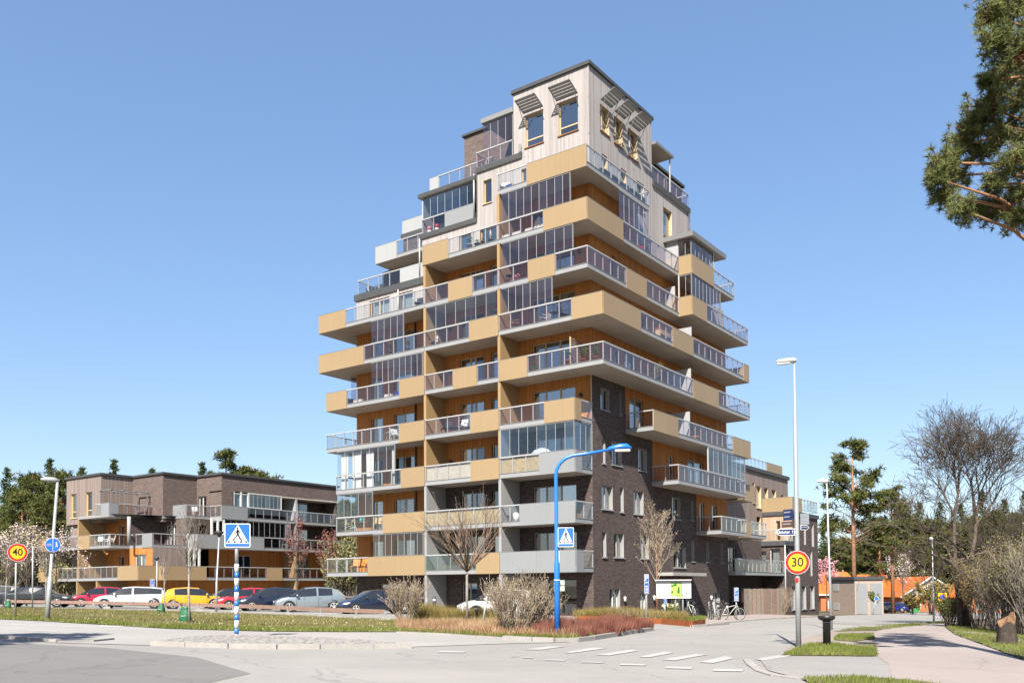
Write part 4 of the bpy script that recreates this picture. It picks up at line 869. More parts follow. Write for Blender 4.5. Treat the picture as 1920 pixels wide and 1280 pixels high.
PATH = [(1610, 1174), (1700, 1169), (1772, 1164.5), (1772, 1176), (1790, 1190), (1857, 1215), (1920, 1239), (2010, 1275), (2150, 1420), (1690, 1420), (1676, 1282), (1665, 1244), (1646, 1232), (1642, 1206), (1640, 1187), (1655, 1180)]
sheet('footpath', px_poly(PATH), 0.022, 'path_pink')
sheet('verge', px_poly([(1475, 1214), (1512, 1194), (1560, 1183.5), (1640, 1181), (1655, 1180), (1640, 1187), (1642, 1206), (1646, 1232), (1465, 1231)]), 0.010, 'gravel')
sheet('apron', px_poly([(1422, 1232), (1465, 1231), (1646, 1232), (1665, 1244), (1676, 1282), (1560, 1275), (1490, 1270), (1440, 1257)]), 0.016, 'asphalt_dark' if False else 'asphalt')
G1 = [(1466, 1229), (1490, 1218), (1518, 1209), (1560, 1206), (1590, 1210), (1640, 1207), (1645, 1231)]; G2 = [(1562, 1200), (1572, 1190), (1638, 1188), (1640, 1198), (1600, 1203)]
G3 = [(1560, 1184), (1600, 1178), (1700, 1170), (1775, 1165), (1775, 1168), (1700, 1175), (1640, 1182)]
G4 = [(1774, 1175), (1800, 1172), (1920, 1192), (2100, 1222), (2150, 1320), (1920, 1237), (1855, 1213), (1790, 1189)]; G5 = [(1505, 1273), (1600, 1270), (1700, 1275), (1770, 1284), (1730, 1310), (1540, 1300)]
for q, o in ((G1, 0.026), (G2, 0.026), (G3, 0.026), (G4, 0.03), (G5, 0.03)): sheet('grass_patch', px_poly(q, 0.09), o, 'lawn_soil')
sheet('dirt_trail', px_poly([(1780, 1183), (1800, 1182), (1865, 1189), (1930, 1203), (2100, 1240), (2100, 1248), (1920, 1210), (1860, 1194)]), 0.036, 'gravel')
# --- painted markings
def z6(a, b): return (960+a/2, 1120+b/2)
bars = [[(195, 207), (300, 188), (360, 190), (225, 208)], [(315, 215), (450, 195), (474, 200), (362, 218)], [(475, 223), (570, 203), (606, 208), (512, 225)], [(560, 233), (690, 212), (735, 214), (612, 236)], [(700, 243), (800, 220), (832, 228), (756, 246)],
        [(40, 196), (140, 183), (200, 184), (110, 196)], [(0, 220), (26, 220), (20, 222), (-8, 222)], [(45, 224), (82, 225), (76, 228), (38, 227)], [(130, 232), (205, 234), (196, 238), (124, 236)], [(262, 240), (345, 242), (338, 246), (258, 244)],
        [(408, 248), (505, 250), (498, 256), (404, 254)], [(577, 259), (680, 262), (672, 269), (574, 266)], [(757, 268), (870, 270), (862, 278), (754, 276)], [(-270, 200), (-170, 202), (-180, 207), (-280, 206)], [(910, 232), (1020, 214), (1050, 220), (940, 238)]]
for q in bars: sheet('road_marking', px_poly([z6(*p) for p in q]), 0.013 if q[0][0] != 910 else 0.02, 'paint', 4)
for q in ([(40, 1163), (90, 1166), (88, 1167), (36, 1164)], [(5, 1170), (180, 1176), (178, 1177.2), (3, 1171)], [(190, 1172), (235, 1173.5), (225, 1176), (182, 1175)], [(0, 1179), (110, 1184), (108, 1185.2), (0, 1180)]): sheet('road_marking', px_poly(q), 0.018, 'paint', 4)
# --- kerbs laid stone by stone
def kerb(pts, h=0.11, w=0.16, ln=1.0, name='kerb'):
    P = [gnd(*q) for q in pts]; o = empty(name, P[0]); tag(o, kind='structure'); base = P[0]; i = 0
    segs = []
    for a, b in zip(P[:-1], P[1:]):
        n = max(1, round((b-a).length/ln)); segs += [(a+(b-a)*(k/n), a+(b-a)*((k+1)/n)) for k in range(n)]
    for a, b in segs:
        d = (b-a); ang = math.atan2(d.y, d.x); L = max(0.05, d.length-0.012); c = (a+b)/2; hh = h+rnd.uniform(-0.006, 0.006)
        s = bpy.data.objects.new('kerbstone', cube_mesh('kerb')); link(s, o); s.location = (c.x-base.x, c.y-base.y, g(c.x, c.y)-base.z+hh/2-0.06); s.scale = (L, w+rnd.uniform(-0.01, 0.01), hh+0.12); s.rotation_euler = (0, -math.atan2(d.z, math.hypot(d.x, d.y)), ang)
kerb([(-300, 1205), (0, 1196), (55, 1200), (110, 1204)], 0.09); kerb([(110, 1204.5), (170, 1203), (210, 1199)], 0.05)
kerb([(945, 1199), (1000, 1202), (1040, 1203.5), (1080, 1202.8), (1110, 1199.5), (1150, 1193), (1190, 1186.5), (1222, 1181.5)], 0.13)
kerb([(745, 1186), (850, 1191), (945, 1198)], 0.06, 0.12); kerb([(1400, 1236), (1408, 1246), (1425, 1258), (1455, 1267), (1500, 1273)], 0.03, 0.18); kerb([(1297, 1174.5), (1320, 1173.5), (1365, 1170)], 0.09)
kerb([(1322, 1171), (1365, 1166.5), (1450, 1159.5), (1537, 1156)], 0.05)
# rusty steel edging of the far bed
P = [gnd(*q) for q in ((1085, 1163.5), (1165, 1166.5), (1240, 1169.5), (1297, 1174.5), (1322, 1171))]; m = MB()
for a, b in zip(P[:-1], P[1:]):
    d = (b-a).normalized(); nrm = Vector((-d.y, d.x, 0))*0.02; z0, z1 = -0.05, 0.26
    q = [a-nrm, b-nrm, b+nrm, a+nrm]; lo = [(v.x, v.y, v.z+z0) for v in q]; hi = [(v.x, v.y, v.z+z1) for v in q]
    m.face(hi); m.face([lo[0], lo[1], hi[1], hi[0]]); m.face([lo[2], lo[3], hi[3], hi[2]]); m.face([lo[1], lo[2], hi[2], hi[1]]); m.face([lo[3], lo[0], hi[0], hi[3]])
tag(m.build('steel_edging', 'rust'), 'rusty steel edging strip around the planting bed by the brick corner', 'edging')
# cobbled traffic island: ring of kerbstones and joined setts
IS = [(285, 1209.5), (330, 1203), (372, 1198), (440, 1197), (520, 1198), (610, 1202), (700, 1208), (772, 1214.5), (700, 1215), (600, 1216), (520, 1216), (430, 1214.5), (350, 1212)]
isl = px_poly(IS); o = sheet('traffic_island', isl, 0.10, 'kerb', 1.0)
x0, x1 = min(p[0] for p in isl), max(p[0] for p in isl); y0, y1 = min(p[1] for p in isl), max(p[1] for p in isl); m = MB(); s = 0.15; y = y0
while y < y1:
    x = x0+(rnd.random()*0.05)
    while x < x1:
        if inside(x+s/2, y+s/2, isl) and inside(x+s/2+0.12, y+s/2-0.12, isl) and inside(x+s/2-0.12, y+s/2+0.12, isl):
            zz = g(x, y)+0.10; h = rnd.uniform(0.012, 0.028); j = 0.007; m.box(x+j, x+s-j, y+j, y+s-j, zz-0.02, zz+h)
        x += s
    y += s
tag(m.build('setts', 'kerb', o), kind='stuff')
kerb(IS[7:]+[IS[0]], 0.12, 0.14, 1.1)
# ------------------------------------------------------------ vegetation
def leafmat(name, ca, cb, scale=1.2, rough=0.7, trans=0.25):
    ca, cb = tuple(x*0.74 for x in ca), tuple(x*0.74 for x in cb)
    t = NT(name); P = t.pos(); n = t.ramp(t.noise(P, scale, 3), 0.3, 0.7); n2 = t.ramp(t.noise(P, scale*9, 2), 0.3, 0.7)
    c = t.mix(n, ca, cb); c = t.mix(t.math('MULTIPLY', n2, 0.4), c, t.mix(1.0, c, (0.55, 0.55, 0.5), 'MULTIPLY'))
    d = t.new('ShaderNodeBsdfDiffuse'); t.t.links.new(c, d.inputs[0]); tr = t.new('ShaderNodeBsdfTranslucent'); t.t.links.new(c, tr.inputs[0])
    mx = t.new('ShaderNodeMixShader'); mx.inputs[0].default_value = trans; t.ln(d, mx, 0, 1); t.ln(tr, mx, 0, 2); t.ln(mx, t.out); MATS[name] = t.m
leafmat('needles', (0.06, 0.08, 0.025), (0.20, 0.205, 0.075), 0.6); leafmat('needles_near', (0.10, 0.125, 0.045), (0.26, 0.28, 0.11), 1.5)
leafmat('needles_dark', (0.035, 0.055, 0.02), (0.10, 0.13, 0.04), 0.5); leafmat('bud_green', (0.20, 0.20, 0.08), (0.34, 0.32, 0.15), 0.7)
leafmat('grass', (0.15, 0.16, 0.05), (0.28, 0.26, 0.11), 0.5); leafmat('grass_lush', (0.13, 0.17, 0.035), (0.24, 0.28, 0.075), 0.8); leafmat('straw', (0.36, 0.26, 0.13), (0.55, 0.42, 0.25), 0.8); leafmat('olive', (0.20, 0.16, 0.05), (0.36, 0.28, 0.11), 0.9)
leafmat('dry_rust', (0.34, 0.19, 0.11), (0.52, 0.34, 0.22), 0.8); leafmat('red_shrub', (0.17, 0.065, 0.05), (0.38, 0.17, 0.13), 2.5); leafmat('twig_beige', (0.38, 0.30, 0.22), (0.60, 0.50, 0.38), 0.8); leafmat('blossom', (0.72, 0.55, 0.53), (0.88, 0.76, 0.74), 0.8); leafmat('red_leaf', (0.22, 0.07, 0.065), (0.42, 0.19, 0.17), 1.0)
leafmat('flower', (0.75, 0.72, 0.62), (0.85, 0.80, 0.35), 3.0); leafmat('pink', (0.70, 0.32, 0.38), (0.85, 0.5, 0.55), 1)
mat('bark_twig', (0.27, 0.20, 0.15), 0.9, 0.1, 0.3, 5); mat('bark', (0.13, 0.105, 0.085), 0.9, 0.1, 0.35, 6); mat('bark_dark', (0.075, 0.06, 0.05), 0.9, 0.1, 0.35, 6); mat('bark_pine', (0.36, 0.19, 0.11), 0.9, 0.1, 0.3, 4); mat('bark_birch', (0.55, 0.50, 0.44), 0.85, 0.15, 0.3, 7, fine=0.5); mat('bark_grey', (0.27, 0.235, 0.20), 0.9, 0.1, 0.3, 5)
def rv(r=rnd):
    while True:
        v = Vector((r.uniform(-1, 1), r.uniform(-1, 1), r.uniform(-1, 1)))
        if 0.05 < v.length < 1: return v.normalized()
class Leaves(MB):
    def tri(s, p, d, l, w):
        u = d.cross(rv()).normalized()*w; n = len(s.v); q = p+d*l
        s.v += [tuple(p-u), tuple(p+u), tuple(q)]; s.f.append((n, n+1, n+2)); s.mi.append(0); s.sm.append(False)
    def leaf(s, p, l, w):
        d = rv(); u = d.cross(rv()).normalized()*w; n = len(s.v); q = p+d*l; m = p+d*l*0.5
        s.v += [tuple(p), tuple(m+u), tuple(q), tuple(m-u)]; s.f.append((n, n+1, n+2, n+3)); s.mi.append(0); s.sm.append(False)
    def tuft(s, c, r, n, w, up=0.3):
        for _ in range(n):
            d = (rv()+Vector((0, 0, up))).normalized(); s.tri(c+d*r*0.12, d, r*rnd.uniform(0.7, 1.15), w)
def grow(mb, p, d, L, r, lev, maxl, spread=0.5, nb=3, up=0.12, tips=None, wob=0.25, seg=4, rmin=0.006, shrink=0.66):
    """recursive bare branch"""
    pts = [p]; rr = [r]; n = 3 if lev < maxl else 2; q = p.copy(); dd = d.copy()
    for i in range(n):
        dd = (dd+rv()*wob*0.5+Vector((0, 0, up*0.4))).normalized(); q = q+dd*(L/n); pts.append(q.copy()); rr.append(max(rmin, r*(1-(0.45 if lev < maxl else 0.75)*(i+1)/n)))
    mb.tube(pts, rr, seg if lev < 2 else 3, cap=False, sm=True)
    if lev >= maxl:
        if tips is not None: tips.append((pts[-1], dd)); tips.append((pts[1], dd))
        return
    k = nb if isinstance(nb, int) else nb[min(lev, len(nb)-1)]
    for i in range(k):
        t = rnd.uniform(0.35, 1.0) if i else 1.0; j = min(int(t*n), n-1); f = t*n-j; bp = pts[j].lerp(pts[j+1], min(1, f))
        side = dd.cross(rv()).normalized(); nd = (dd*(1-spread*0.35)+side*spread*rnd.uniform(0.7, 1.25)+Vector((0, 0, up))).normalized()
        grow(mb, bp, nd, L*shrink*rnd.uniform(0.8, 1.15), max(rmin, rr[min(j+1, n)]*0.72), lev+1, maxl, spread, nb, up, tips, wob, seg, rmin, shrink)
def shrub_mesh(name, h, w, stems, m, maxl=2, lm=None, nleaf=0, ls=0.05, nb=3, rmin=0.006, up=0.25, r0=0.016):
    mb = MB(); tips = []
    for i in range(stems):
        a = rnd.uniform(0, 6.283); t = rnd.random()**0.7; d = Vector((math.cos(a)*t*w/h, math.sin(a)*t*w/h, 1)).normalized()
        grow(mb, Vector((math.cos(a)*0.12*w, math.sin(a)*0.12*w, -0.05)), d, h*rnd.uniform(0.4, 0.56), r0, 0, maxl, 0.42, nb, up, tips, 0.3, 3, rmin, 0.6)
    return mb, tips
def leaves_on(tips, n, spread, ls):
    lv = Leaves()
    for p, d in tips:
        for _ in range(n): lv.leaf(p+rv()*spread*rnd.random(), ls*rnd.uniform(0.7, 1.3), ls*0.35)
    return lv
# ---- blades on the lawns
def scatter(name, poly, n, hmin, hmax, w, m, off, kindf=None, lean=0.5, parent=None, label=None, cat=None):
    W = px_poly(poly) if kindf is None else poly; x0, x1 = min(p[0] for p in W), max(p[0] for p in W); y0, y1 = min(p[1] for p in W), max(p[1] for p in W); lv = Leaves(); c = 0; tries = 0
    while c < n and tries < n*30:
        tries += 1; x, y = rnd.uniform(x0, x1), rnd.uniform(y0, y1)
        if not inside(x, y, W): continue
        dn = mnoise.noise(Vector((x*0.35, y*0.35, 3.1)))
        if dn < -0.22 and rnd.random() < 0.85: continue
        c += 1; d = Vector((rnd.uniform(-lean, lean), rnd.uniform(-lean, lean), 1)).normalized(); lv.tri(Vector((x, y, g(x, y)+off)), d, rnd.uniform(hmin, hmax)*(1+dn*0.5), w)
    o = lv.build(name, m); tag(o, label, cat, kind='stuff'); return o
LW = [p if p[0] > -400 else (-60, p[1]) for p in LAWN]; LW = [(-40, 1138.6), (0, 1139)]+LAWN[2:11]+[(-40, 1159)]
LWN = LAWN[1:11]+[(-30, 1160), (-30, 1138.7)]
scatter('grass', LWN, 42000, 0.04, 0.11, 0.012, 'grass', 0.03, label='patchy spring lawn between the car park and the sidewalk', cat='grass')
scatter('grass', LWN, 9000, 0.04, 0.10, 0.012, 'straw', 0.03, label='dry straw blades in the lawn by the car park', cat='grass')
scatter('grass', [(0, 1157), (85, 1161.5), (320, 1174.5), (500, 1180), (745, 1180), (745, 1185), (650, 1185), (500, 1184), (320, 1179), (85, 1165), (0, 1161)], 9000, 0.06, 0.15, 0.013, 'grass_lush', 0.03, label='lush green grass fringe along the sidewalk edge', cat='grass')
sc = Leaves(); Wl = px_poly(LWN)
for _ in range(190):
    while True:
        p = gnd(rnd.uniform(0, 745), rnd.uniform(1142, 1184))
        if inside(p.x, p.y, Wl): break
    for _k in range(4): sc.leaf(Vector((p.x, p.y, p.z+0.10)), 0.035, 0.014)
tag(sc.build('lawn_flowers', 'flower'), 'small white and yellow flowers dotted over the lawn', 'flowers', kind='stuff')
for q, n, lab in ((G1, 5200, 'green grass around the foot of the speed sign pole'), (G2, 2500, 'small grass patch behind the black bin'), (G3, 2200, 'thin grass strip between road and footpath'), (G4, 11000, 'green grass verge beside the tree stump'), (G5, 2600, 'tufts of grass on bare soil at the bottom edge')):
    scatter('grass', q, int(n*0.6), 0.04, 0.11, 0.010, 'grass_lush', 0.028, label=lab, cat='grass'); scatter('grass', q, int(n*0.35), 0.03, 0.09, 0.010, 'grass', 0.028, label='dry blades mixed into the '+lab, cat='grass')
# planting beds
scatter('ground_cover', [(745, 1172), (960, 1180), (1075, 1190), (1110, 1193), (1075, 1201), (1000, 1199.5), (960, 1196.5), (745, 1184)], 15000, 0.12, 0.42, 0.010, 'dry_rust', 0.05, lean=0.7, label='dry rust-coloured ground cover in the front planting bed', cat='ground cover')
scatter('ground_cover', [(745, 1168), (960, 1176), (1030, 1180), (1030, 1194), (745, 1180)], 7000, 0.15, 0.45, 0.010, 'straw', 0.05, lean=0.7, label='pale straw stalks in the front planting bed', cat='ground cover')
scatter('ground_cover', [(745, 1181), (960, 1193), (1075, 1199), (1130, 1192.5), (1075, 1201.5), (1000, 1200), (960, 1197), (745, 1184.5)], 4500, 0.06, 0.2, 0.014, 'grass_lush', 0.05, label='green weeds along the kerb of the planting bed', cat='ground cover')
scatter('hedge', [(775, 1163), (935, 1170), (935, 1175), (775, 1168)], 13000, 0.35, 0.85, 0.012, 'olive', 0.0, lean=0.45, label='low olive-brown clipped hedge in front of the white car', cat='hedge')
scatter('ground_cover', [(1075, 1159.5), (1190, 1161), (1275, 1165), (1297, 1171), (1240, 1168), (1165, 1165.5), (1085, 1162.5)], 15000, 0.2, 0.62, 0.016, 'olive', 0.1, lean=0.6, label='olive dry shrubs in the bed along the brick wall', cat='ground cover')
scatter('ground_cover', [(1085, 1160), (1190, 1162), (1270, 1166), (1240, 1168), (1165, 1165.5)], 5000, 0.2, 0.55, 0.014, 'twig_beige', 0.1, lean=0.6, label='beige twigs in the bed along the brick wall', cat='ground cover')
scatter('ground_cover', [(1285, 1169), (1318, 1167.5), (1322, 1171), (1297, 1174)], 1800, 0.12, 0.35, 0.02, 'grass_lush', 0.1, label='bright green tuft at the end of the wall bed', cat='ground cover')
RS = px_poly([(1010, 1186), (1060, 1180), (1120, 1176), (1205, 1178), (1212, 1180.5), (1135, 1193), (1075, 1200), (1030, 1199)]); k = 0
rx0, rx1 = min(p[0] for p in RS), max(p[0] for p in RS); ry0, ry1 = min(p[1] for p in RS), max(p[1] for p in RS); PR = []
rsm = []
for i in range(3):
    lv = Leaves()
    for _ in range(420):
        a = rnd.uniform(0, 6.283); r = rnd.random()**0.5*0.34; d = Vector((math.cos(a)*r*1.3, math.sin(a)*r*1.3, 1)).normalized(); lv.tri(Vector((math.cos(a)*r, math.sin(a)*r, 0)), d, rnd.uniform(0.25, 0.62)*(1-r*0.6), 0.011)
    rsm.append(lv.mesh('red_shrub', 'red_shrub'))
for _ in range(4000):
    x, y = rnd.uniform(rx0, rx1), rnd.uniform(ry0, ry1)
    if inside(x, y, RS) and all((x-a)**2+(y-b)**2 > 0.5**2 for a, b in PR):
        PR.append((x, y)); o = bpy.data.objects.new('red_shrub', rnd.choice(rsm)); link(o); o.location = (x, y, g(x, y)+0.04); o.rotation_euler = (0, 0, rnd.uniform(0, 6)); s = rnd.uniform(0.55, 1.25); o.scale = (s, s, s*rnd.uniform(0.8, 1.15))
        tag(o, 'low dark red shrub in the kerbed bed around the blue lamp post', 'shrub', 'red shrubs by the blue lamp post')
# individual bare shrubs
def place(mb, tips, name, base, m, label, cat='shrub', lm=None, nl=0, sp_=0.06, ls=0.05, group=None, crown='twigs'):
    o = empty(name, base, rnd.uniform(0, 6), label, cat, group); mb.build('branches', m, o)
    if lm: leaves_on(tips, nl, sp_, ls).build('leaves', lm, o)
    return o
for (px, py), h, w, st, lab in (((762, 1170), 2.0, 1.5, 40, 'pale bare bush beside the dark blue car'), ((972, 1190), 2.1, 1.9, 62, 'large pale bare bush in front of the white car'), ((1010, 1188), 1.6, 0.9, 16, 'smaller pale bare bush left of the blue lamp post')):
    mb, tp = shrub_mesh('b', h, w, st, None, 2, nb=4, rmin=0.007); place(mb, tp, 'bare_bush', gnd(px, py), 'twig_beige', lab, 'bush', 'twig_beige', 2, 0.05, 0.04)
# young trees
def young(name, px, py, hz, label, bark='bark_birch', m_br='bark_grey', trunk_r=0.05, fork=0.45, nbr=16, spread=0.55, L=1.2, lm=None, nl=0, ls=0.06, lean=0.0, maxl=2, up=0.25, wob=0.2, base=None, tiptrunk=True):
    b = base or gnd(px, py); o = empty(name, b, 0, label, 'tree'); H = hz
    mb = MB(); mb.tube([(0, 0, -0.1), (lean*0.3, 0, H*0.35), (lean*0.7, 0.02, H*0.7), (lean, 0, H)] if tiptrunk else [(0, 0, -0.1), (lean*0.4, 0, H*fork)], [trunk_r, trunk_r*0.85, trunk_r*0.55, 0.012] if tiptrunk else [trunk_r, trunk_r*0.8], 8); mb.build('trunk', bark, o)
    cr = MB(); tips = []
    for i in range(nbr):
        t = fork+(1-fork)*((i+0.5)/nbr if tiptrunk else 0.02); a = i*2.4+rnd.random(); d = Vector((math.cos(a)*spread*rnd.uniform(0.4, 1.2), math.sin(a)*spread*rnd.uniform(0.4, 1.2), 1)).normalized()
        grow(cr, Vector((lean*t, 0, H*t)), d, L*(1.15-t*0.5 if tiptrunk else rnd.uniform(0.8, 1.1)), 0.022 if tiptrunk else 0.03, 0, maxl, 0.45, 3, up, tips, wob, 4, 0.007)
    c = cr.build('crown', m_br, o)
    if lm: leaves_on(tips, nl, 0.12, ls).build('leaves', lm, o)
    return o
young('young_tree', 876, 1176, 4.8, 'young bare tree with upswept branches in the bed left of centre', 'bark_grey', 'bark_twig', 0.055, 0.44, 24, 1.15, 1.55, 'dry_rust', 1, 0.035, maxl=2, up=0.16, tiptrunk=False)
young('young_birch', 355, 1169, 3.6, 'young white-barked birch in the lawn right of its green bag', trunk_r=0.045, nbr=16, spread=0.75, L=0.95, lean=-0.1)
young('young_birch', 309, 1146, 2.8, 'thin young birch behind the lawn beside the white estate car', trunk_r=0.045, nbr=9, spread=0.5, L=0.6, lean=-0.15)
young('young_birch', 86, 1139, 3.6, 'thin young birch in front of the black car on the left', trunk_r=0.05, nbr=12, spread=0.6, L=0.9)
young('young_birch', 10, 1140, 3.4, 'thin young birch at the far left edge', trunk_r=0.05, nbr=12, spread=0.6, L=0.9, lean=0.2)
young('spring_tree', 1232, 1161, 5.0, 'small tree with beige spring buds against the brick wall', 'bark_pine', 'twig_beige', 0.045, 0.36, 26, 0.8, 1.25, 'twig_beige', 3, 0.06, maxl=2, up=0.12)
young('red_leaf_tree', 556, 1136, 0, 'red-leaved young tree behind the silver hatchback', 'bark', 'bark', 0.07, 0.3, 20, 0.55, 1.9, 'red_leaf', 4, 0.16, maxl=2, base=depth_at(557, 71)) if False else None
for px, D, H, lab in ((557, 71, 5.3, 'taller red-leaved tree behind the silver hatchback'), (614, 73, 4.5, 'smaller red-leaved tree beside the tower corner')):
    young('red_leaf_tree', px, 0, H, lab, 'bark', 'bark', 0.06, 0.3, 15, 0.6, 1.6, 'red_leaf', 2, 0.15, maxl=2, base=depth_at(px, D))
for px, D, H, lab in ((50, 70, 4.5, 'pink blossoming tree behind the forty sign'), (105, 74, 4.3, 'pink blossoming tree behind the blue cycle path sign'), (18, 76, 4.3, 'pale pink blossoming tree at the left edge')):
    young('blossom_tree', px, 0, H, lab, 'bark', 'bark', 0.08, 0.25, 20, 0.85, 2.0, 'blossom', 2, 0.13, maxl=2, base=depth_at(px, D), up=0.1)
young('blossom_tree', 1548, 0, 6.5, 'bright pink blossoming tree at the end of the annex', 'bark', 'bark', 0.1, 0.25, 22, 0.8, 2.2, 'pink', 4, 0.3, base=depth_at(1549, 150), up=0.1)
young('blossom_tree', 1690, 0, 7.5, 'white blossoming tree in front of the orange tile roofs', 'bark', 'bark_grey', 0.12, 0.25, 24, 0.9, 2.4, 'blossom', 2, 0.2, base=depth_at(1692, 140), up=0.1)
# greenish budding bushes left edge
for i, (px, D, h, w) in enumerate(((8, 92, 7.5, 4.2), (62, 95, 8.5, 4.6), (112, 93, 7.0, 4.0), (135, 90, 4.5, 2.5), (640, 88, 5.5, 2.5), (660, 96, 8, 3))):
    mb, tp = shrub_mesh('b', h, w, 26, None, 2, nb=4, rmin=0.02, r0=0.06, up=0.15)
    place(mb, tp, 'budding_bush', depth_at(px, D), 'bark_grey', ['budding bush at the far left edge behind the cars', 'tall budding bush behind the blossoming trees', 'budding bush left of the low building', 'small budding bush at the corner of the low building', 'budding bush between the low building and the tower', 'taller budding tree glimpsed behind the tower corner'][i], 'bush', 'bud_green', 5, 0.5, 0.28)
# big bare tree on the right
def bare_tree(name, px, py, label, H, D=None, maxl=5, r=0.2, leaders=3, spread=0.55):
    b = gnd(px, py) if D is None else depth_at(px, D); o = empty(name, b, 0, label, 'tree'); tr = MB(); cr = MB()
    tops = []
    for i in range(leaders):
        a = i*2*math.pi/leaders+0.5; e = Vector((math.cos(a)*0.36, math.sin(a)*0.36, H*0.28)); tr.tube([(math.cos(a)*0.1, math.sin(a)*0.1, -0.2), (math.cos(a)*0.22, math.sin(a)*0.22, H*0.14), e], [r, r*0.8, r*0.62], 8); tops.append((e, Vector((math.cos(a)*0.13, math.sin(a)*0.13, 1)).normalized()))
    tr.build('trunk', 'bark_dark', o)
    for e, d in tops: grow(cr, e, d, H*0.28, r*0.6, 0, maxl, spread, (6, 5, 4, 4, 4), 0.07, None, 0.24, 6, 0.008, 0.68)
    for e, d in tops:
        for k in range(4):
            a = rnd.uniform(0, 6.283); grow(cr, e*rnd.uniform(0.75, 1.0), Vector((math.cos(a), math.sin(a), 0.35)).normalized(), H*0.24, r*0.35, 1, maxl, spread, (3, 4, 3, 3, 3), 0.08, None, 0.3, 5, 0.009, 0.68)
    cr.build('crown', 'bark', o); return o
bare_tree('bare_tree', 1808, 1176, 'large bare tree with dark twin trunk at the right beside the footpath', 11.2, None, 5, 0.18, 2, 0.62)
bare_tree('bare_tree', 1885, 1160, 'second bare tree behind the thicket at the right edge', 8.5, 56, 4, 0.13, 2)
bare_tree('bare_tree', 1745, 1160, 'bare grey tree behind the yellow parking sign', 9.0, 95, 4, 0.14, 2)
th = []
for i, (px, D, h, w, lm, lab) in enumerate(((1835, 41, 3.4, 1.7, 'olive', 'brown twiggy thicket right of the bare tree'), (1868, 38, 3.6, 1.8, 'olive', 'tall brown thicket behind the stump'), (1905, 36, 3.8, 1.9, 'bud_green', 'budding thicket at the right edge above the stump'), (1940, 34, 4.0, 1.9, 'bud_green', 'thicket cut by the right edge of the picture'), (1778, 43, 1.6, 1.0, 'grass_lush', 'small leafy evergreen bush left of the bare tree foot'), (1850, 47, 3.6, 2.0, 'olive', 'dense brown brushwood behind the thicket'), (1915, 46, 4.2, 2.2, 'olive', 'dense brown brushwood at the right edge'), (1745, 88, 3.4, 2.2, 'olive', 'green-brown shrub below the yellow parking sign'), (1710, 96, 2.2, 1.6, 'olive', 'low shrub beside the far green bin'), (1628, 94, 2.6, 1.2, 'grass_lush', 'green bush at the right side of the beige kiosk'))):
    mb, tp = shrub_mesh('b', h, w, 34 if D < 60 else 18, None, 2, nb=4, rmin=0.008 if D < 60 else 0.015, r0=0.02, up=0.3); place(mb, tp, 'thicket', depth_at(px, D), 'bark_grey' if i % 2 else 'bark', lab, 'bush', lm, 2 if D < 60 else 4, 0.15, 0.07 if D < 60 else 0.2)
mb, tp = shrub_mesh('b', 2.6, 1.5, 26, None, 2, nb=3, up=0.2); place(mb, tp, 'climbing_shrub', Vector((1.2, 29.5, g(1.2, 29.5))), 'twig_beige', 'dry climbing shrub against the annex fence', 'shrub')
# conifers: three shared shapes
def conifer_mesh(H, kind):
    lv = Leaves(); tr = MB(); tr.tube([(0, 0, -0.5), (0.05, 0, H*0.5), (0, 0.05, H)], [H*0.016, H*0.011, 0.03], 7)
    if kind == 'spruce':
        z = H*0.12
        while z < H*0.985:
            t = z/H; R = H*0.215*(1-t)**0.8+0.2
            for k in range(9 if t < 0.8 else 6):
                a = rnd.uniform(0, 6.283); L = R*rnd.uniform(0.65, 1.12); n = max(2, int(L/0.42))
                for i in range(n):
                    f = (i+0.7)/n; c = Vector((math.cos(a)*L*f, math.sin(a)*L*f, z-0.30*L*f+rnd.uniform(-0.12, 0.12))); lv.tuft(c, rnd.uniform(0.42, 0.66)*(1.2-0.4*t), 7, 0.085, 0.1)
            z += H*0.026
    else:
        for _ in range(56 if kind == 'pine' else 100):
            t = rnd.uniform(0.46 if kind == 'pine' else 0.12, 1.0); R = H*(0.175 if kind == 'pine' else 0.24)*math.sin(min(1, (1.06-t)*(1.9 if kind == 'pine' else 1.5))*1.5)+0.3; a = rnd.uniform(0, 6.283); L = R*rnd.uniform(0.55, 1.1); e = Vector((math.cos(a)*L, math.sin(a)*L, H*t+rnd.uniform(0, 0.5)))
            tr.tube([(0, 0, H*t-L*0.35), e*0.5+Vector((0, 0, H*t-L*0.2))*0.5, e], [0.06, 0.04, 0.02], 3, cap=False)
            for _k in range(17 if kind == 'pine' else 20):
                c = e+rv()*rnd.random()*(1.0 if kind == 'pine' else 1.35); c.z = e.z+(c.z-e.z)*0.55; lv.tuft(c, rnd.uniform(0.4, 0.7), 8, 0.075, 0.5)
                if rnd.random() < 0.5: c2 = e.lerp(Vector((0, 0, H*t)), rnd.uniform(0.1, 0.6)); lv.tuft(c2+rv()*0.35, 0.45, 6, 0.06, 0.5)
    return tr.mesh('trunk', 'bark_pine' if kind != 'spruce' else 'bark_dark'), lv.mesh('crown', 'needles' if kind != 'spruce' else 'needles_dark')
CM = {('spruce', 0): conifer_mesh(19, 'spruce'), ('spruce', 1): conifer_mesh(18, 'spruce'), ('pine', 0): conifer_mesh(19, 'pine'), ('pine', 1): conifer_mesh(18, 'pine'), ('bushy', 0): conifer_mesh(17, 'bushy')}
def conifer(kind, px, D, H, label, group, name='conifer_tree', mt=None):
    t, c = CM[kind]; b = depth_at(px, D); o = empty(name, b, rnd.uniform(0, 6.28), label, 'tree', group); s = H/18.0; o.scale = (s, s, s)
    for nm, me in (('trunk', t), ('crown', c)):
        q = bpy.data.objects.new(nm, me); link(q, o)
    return o
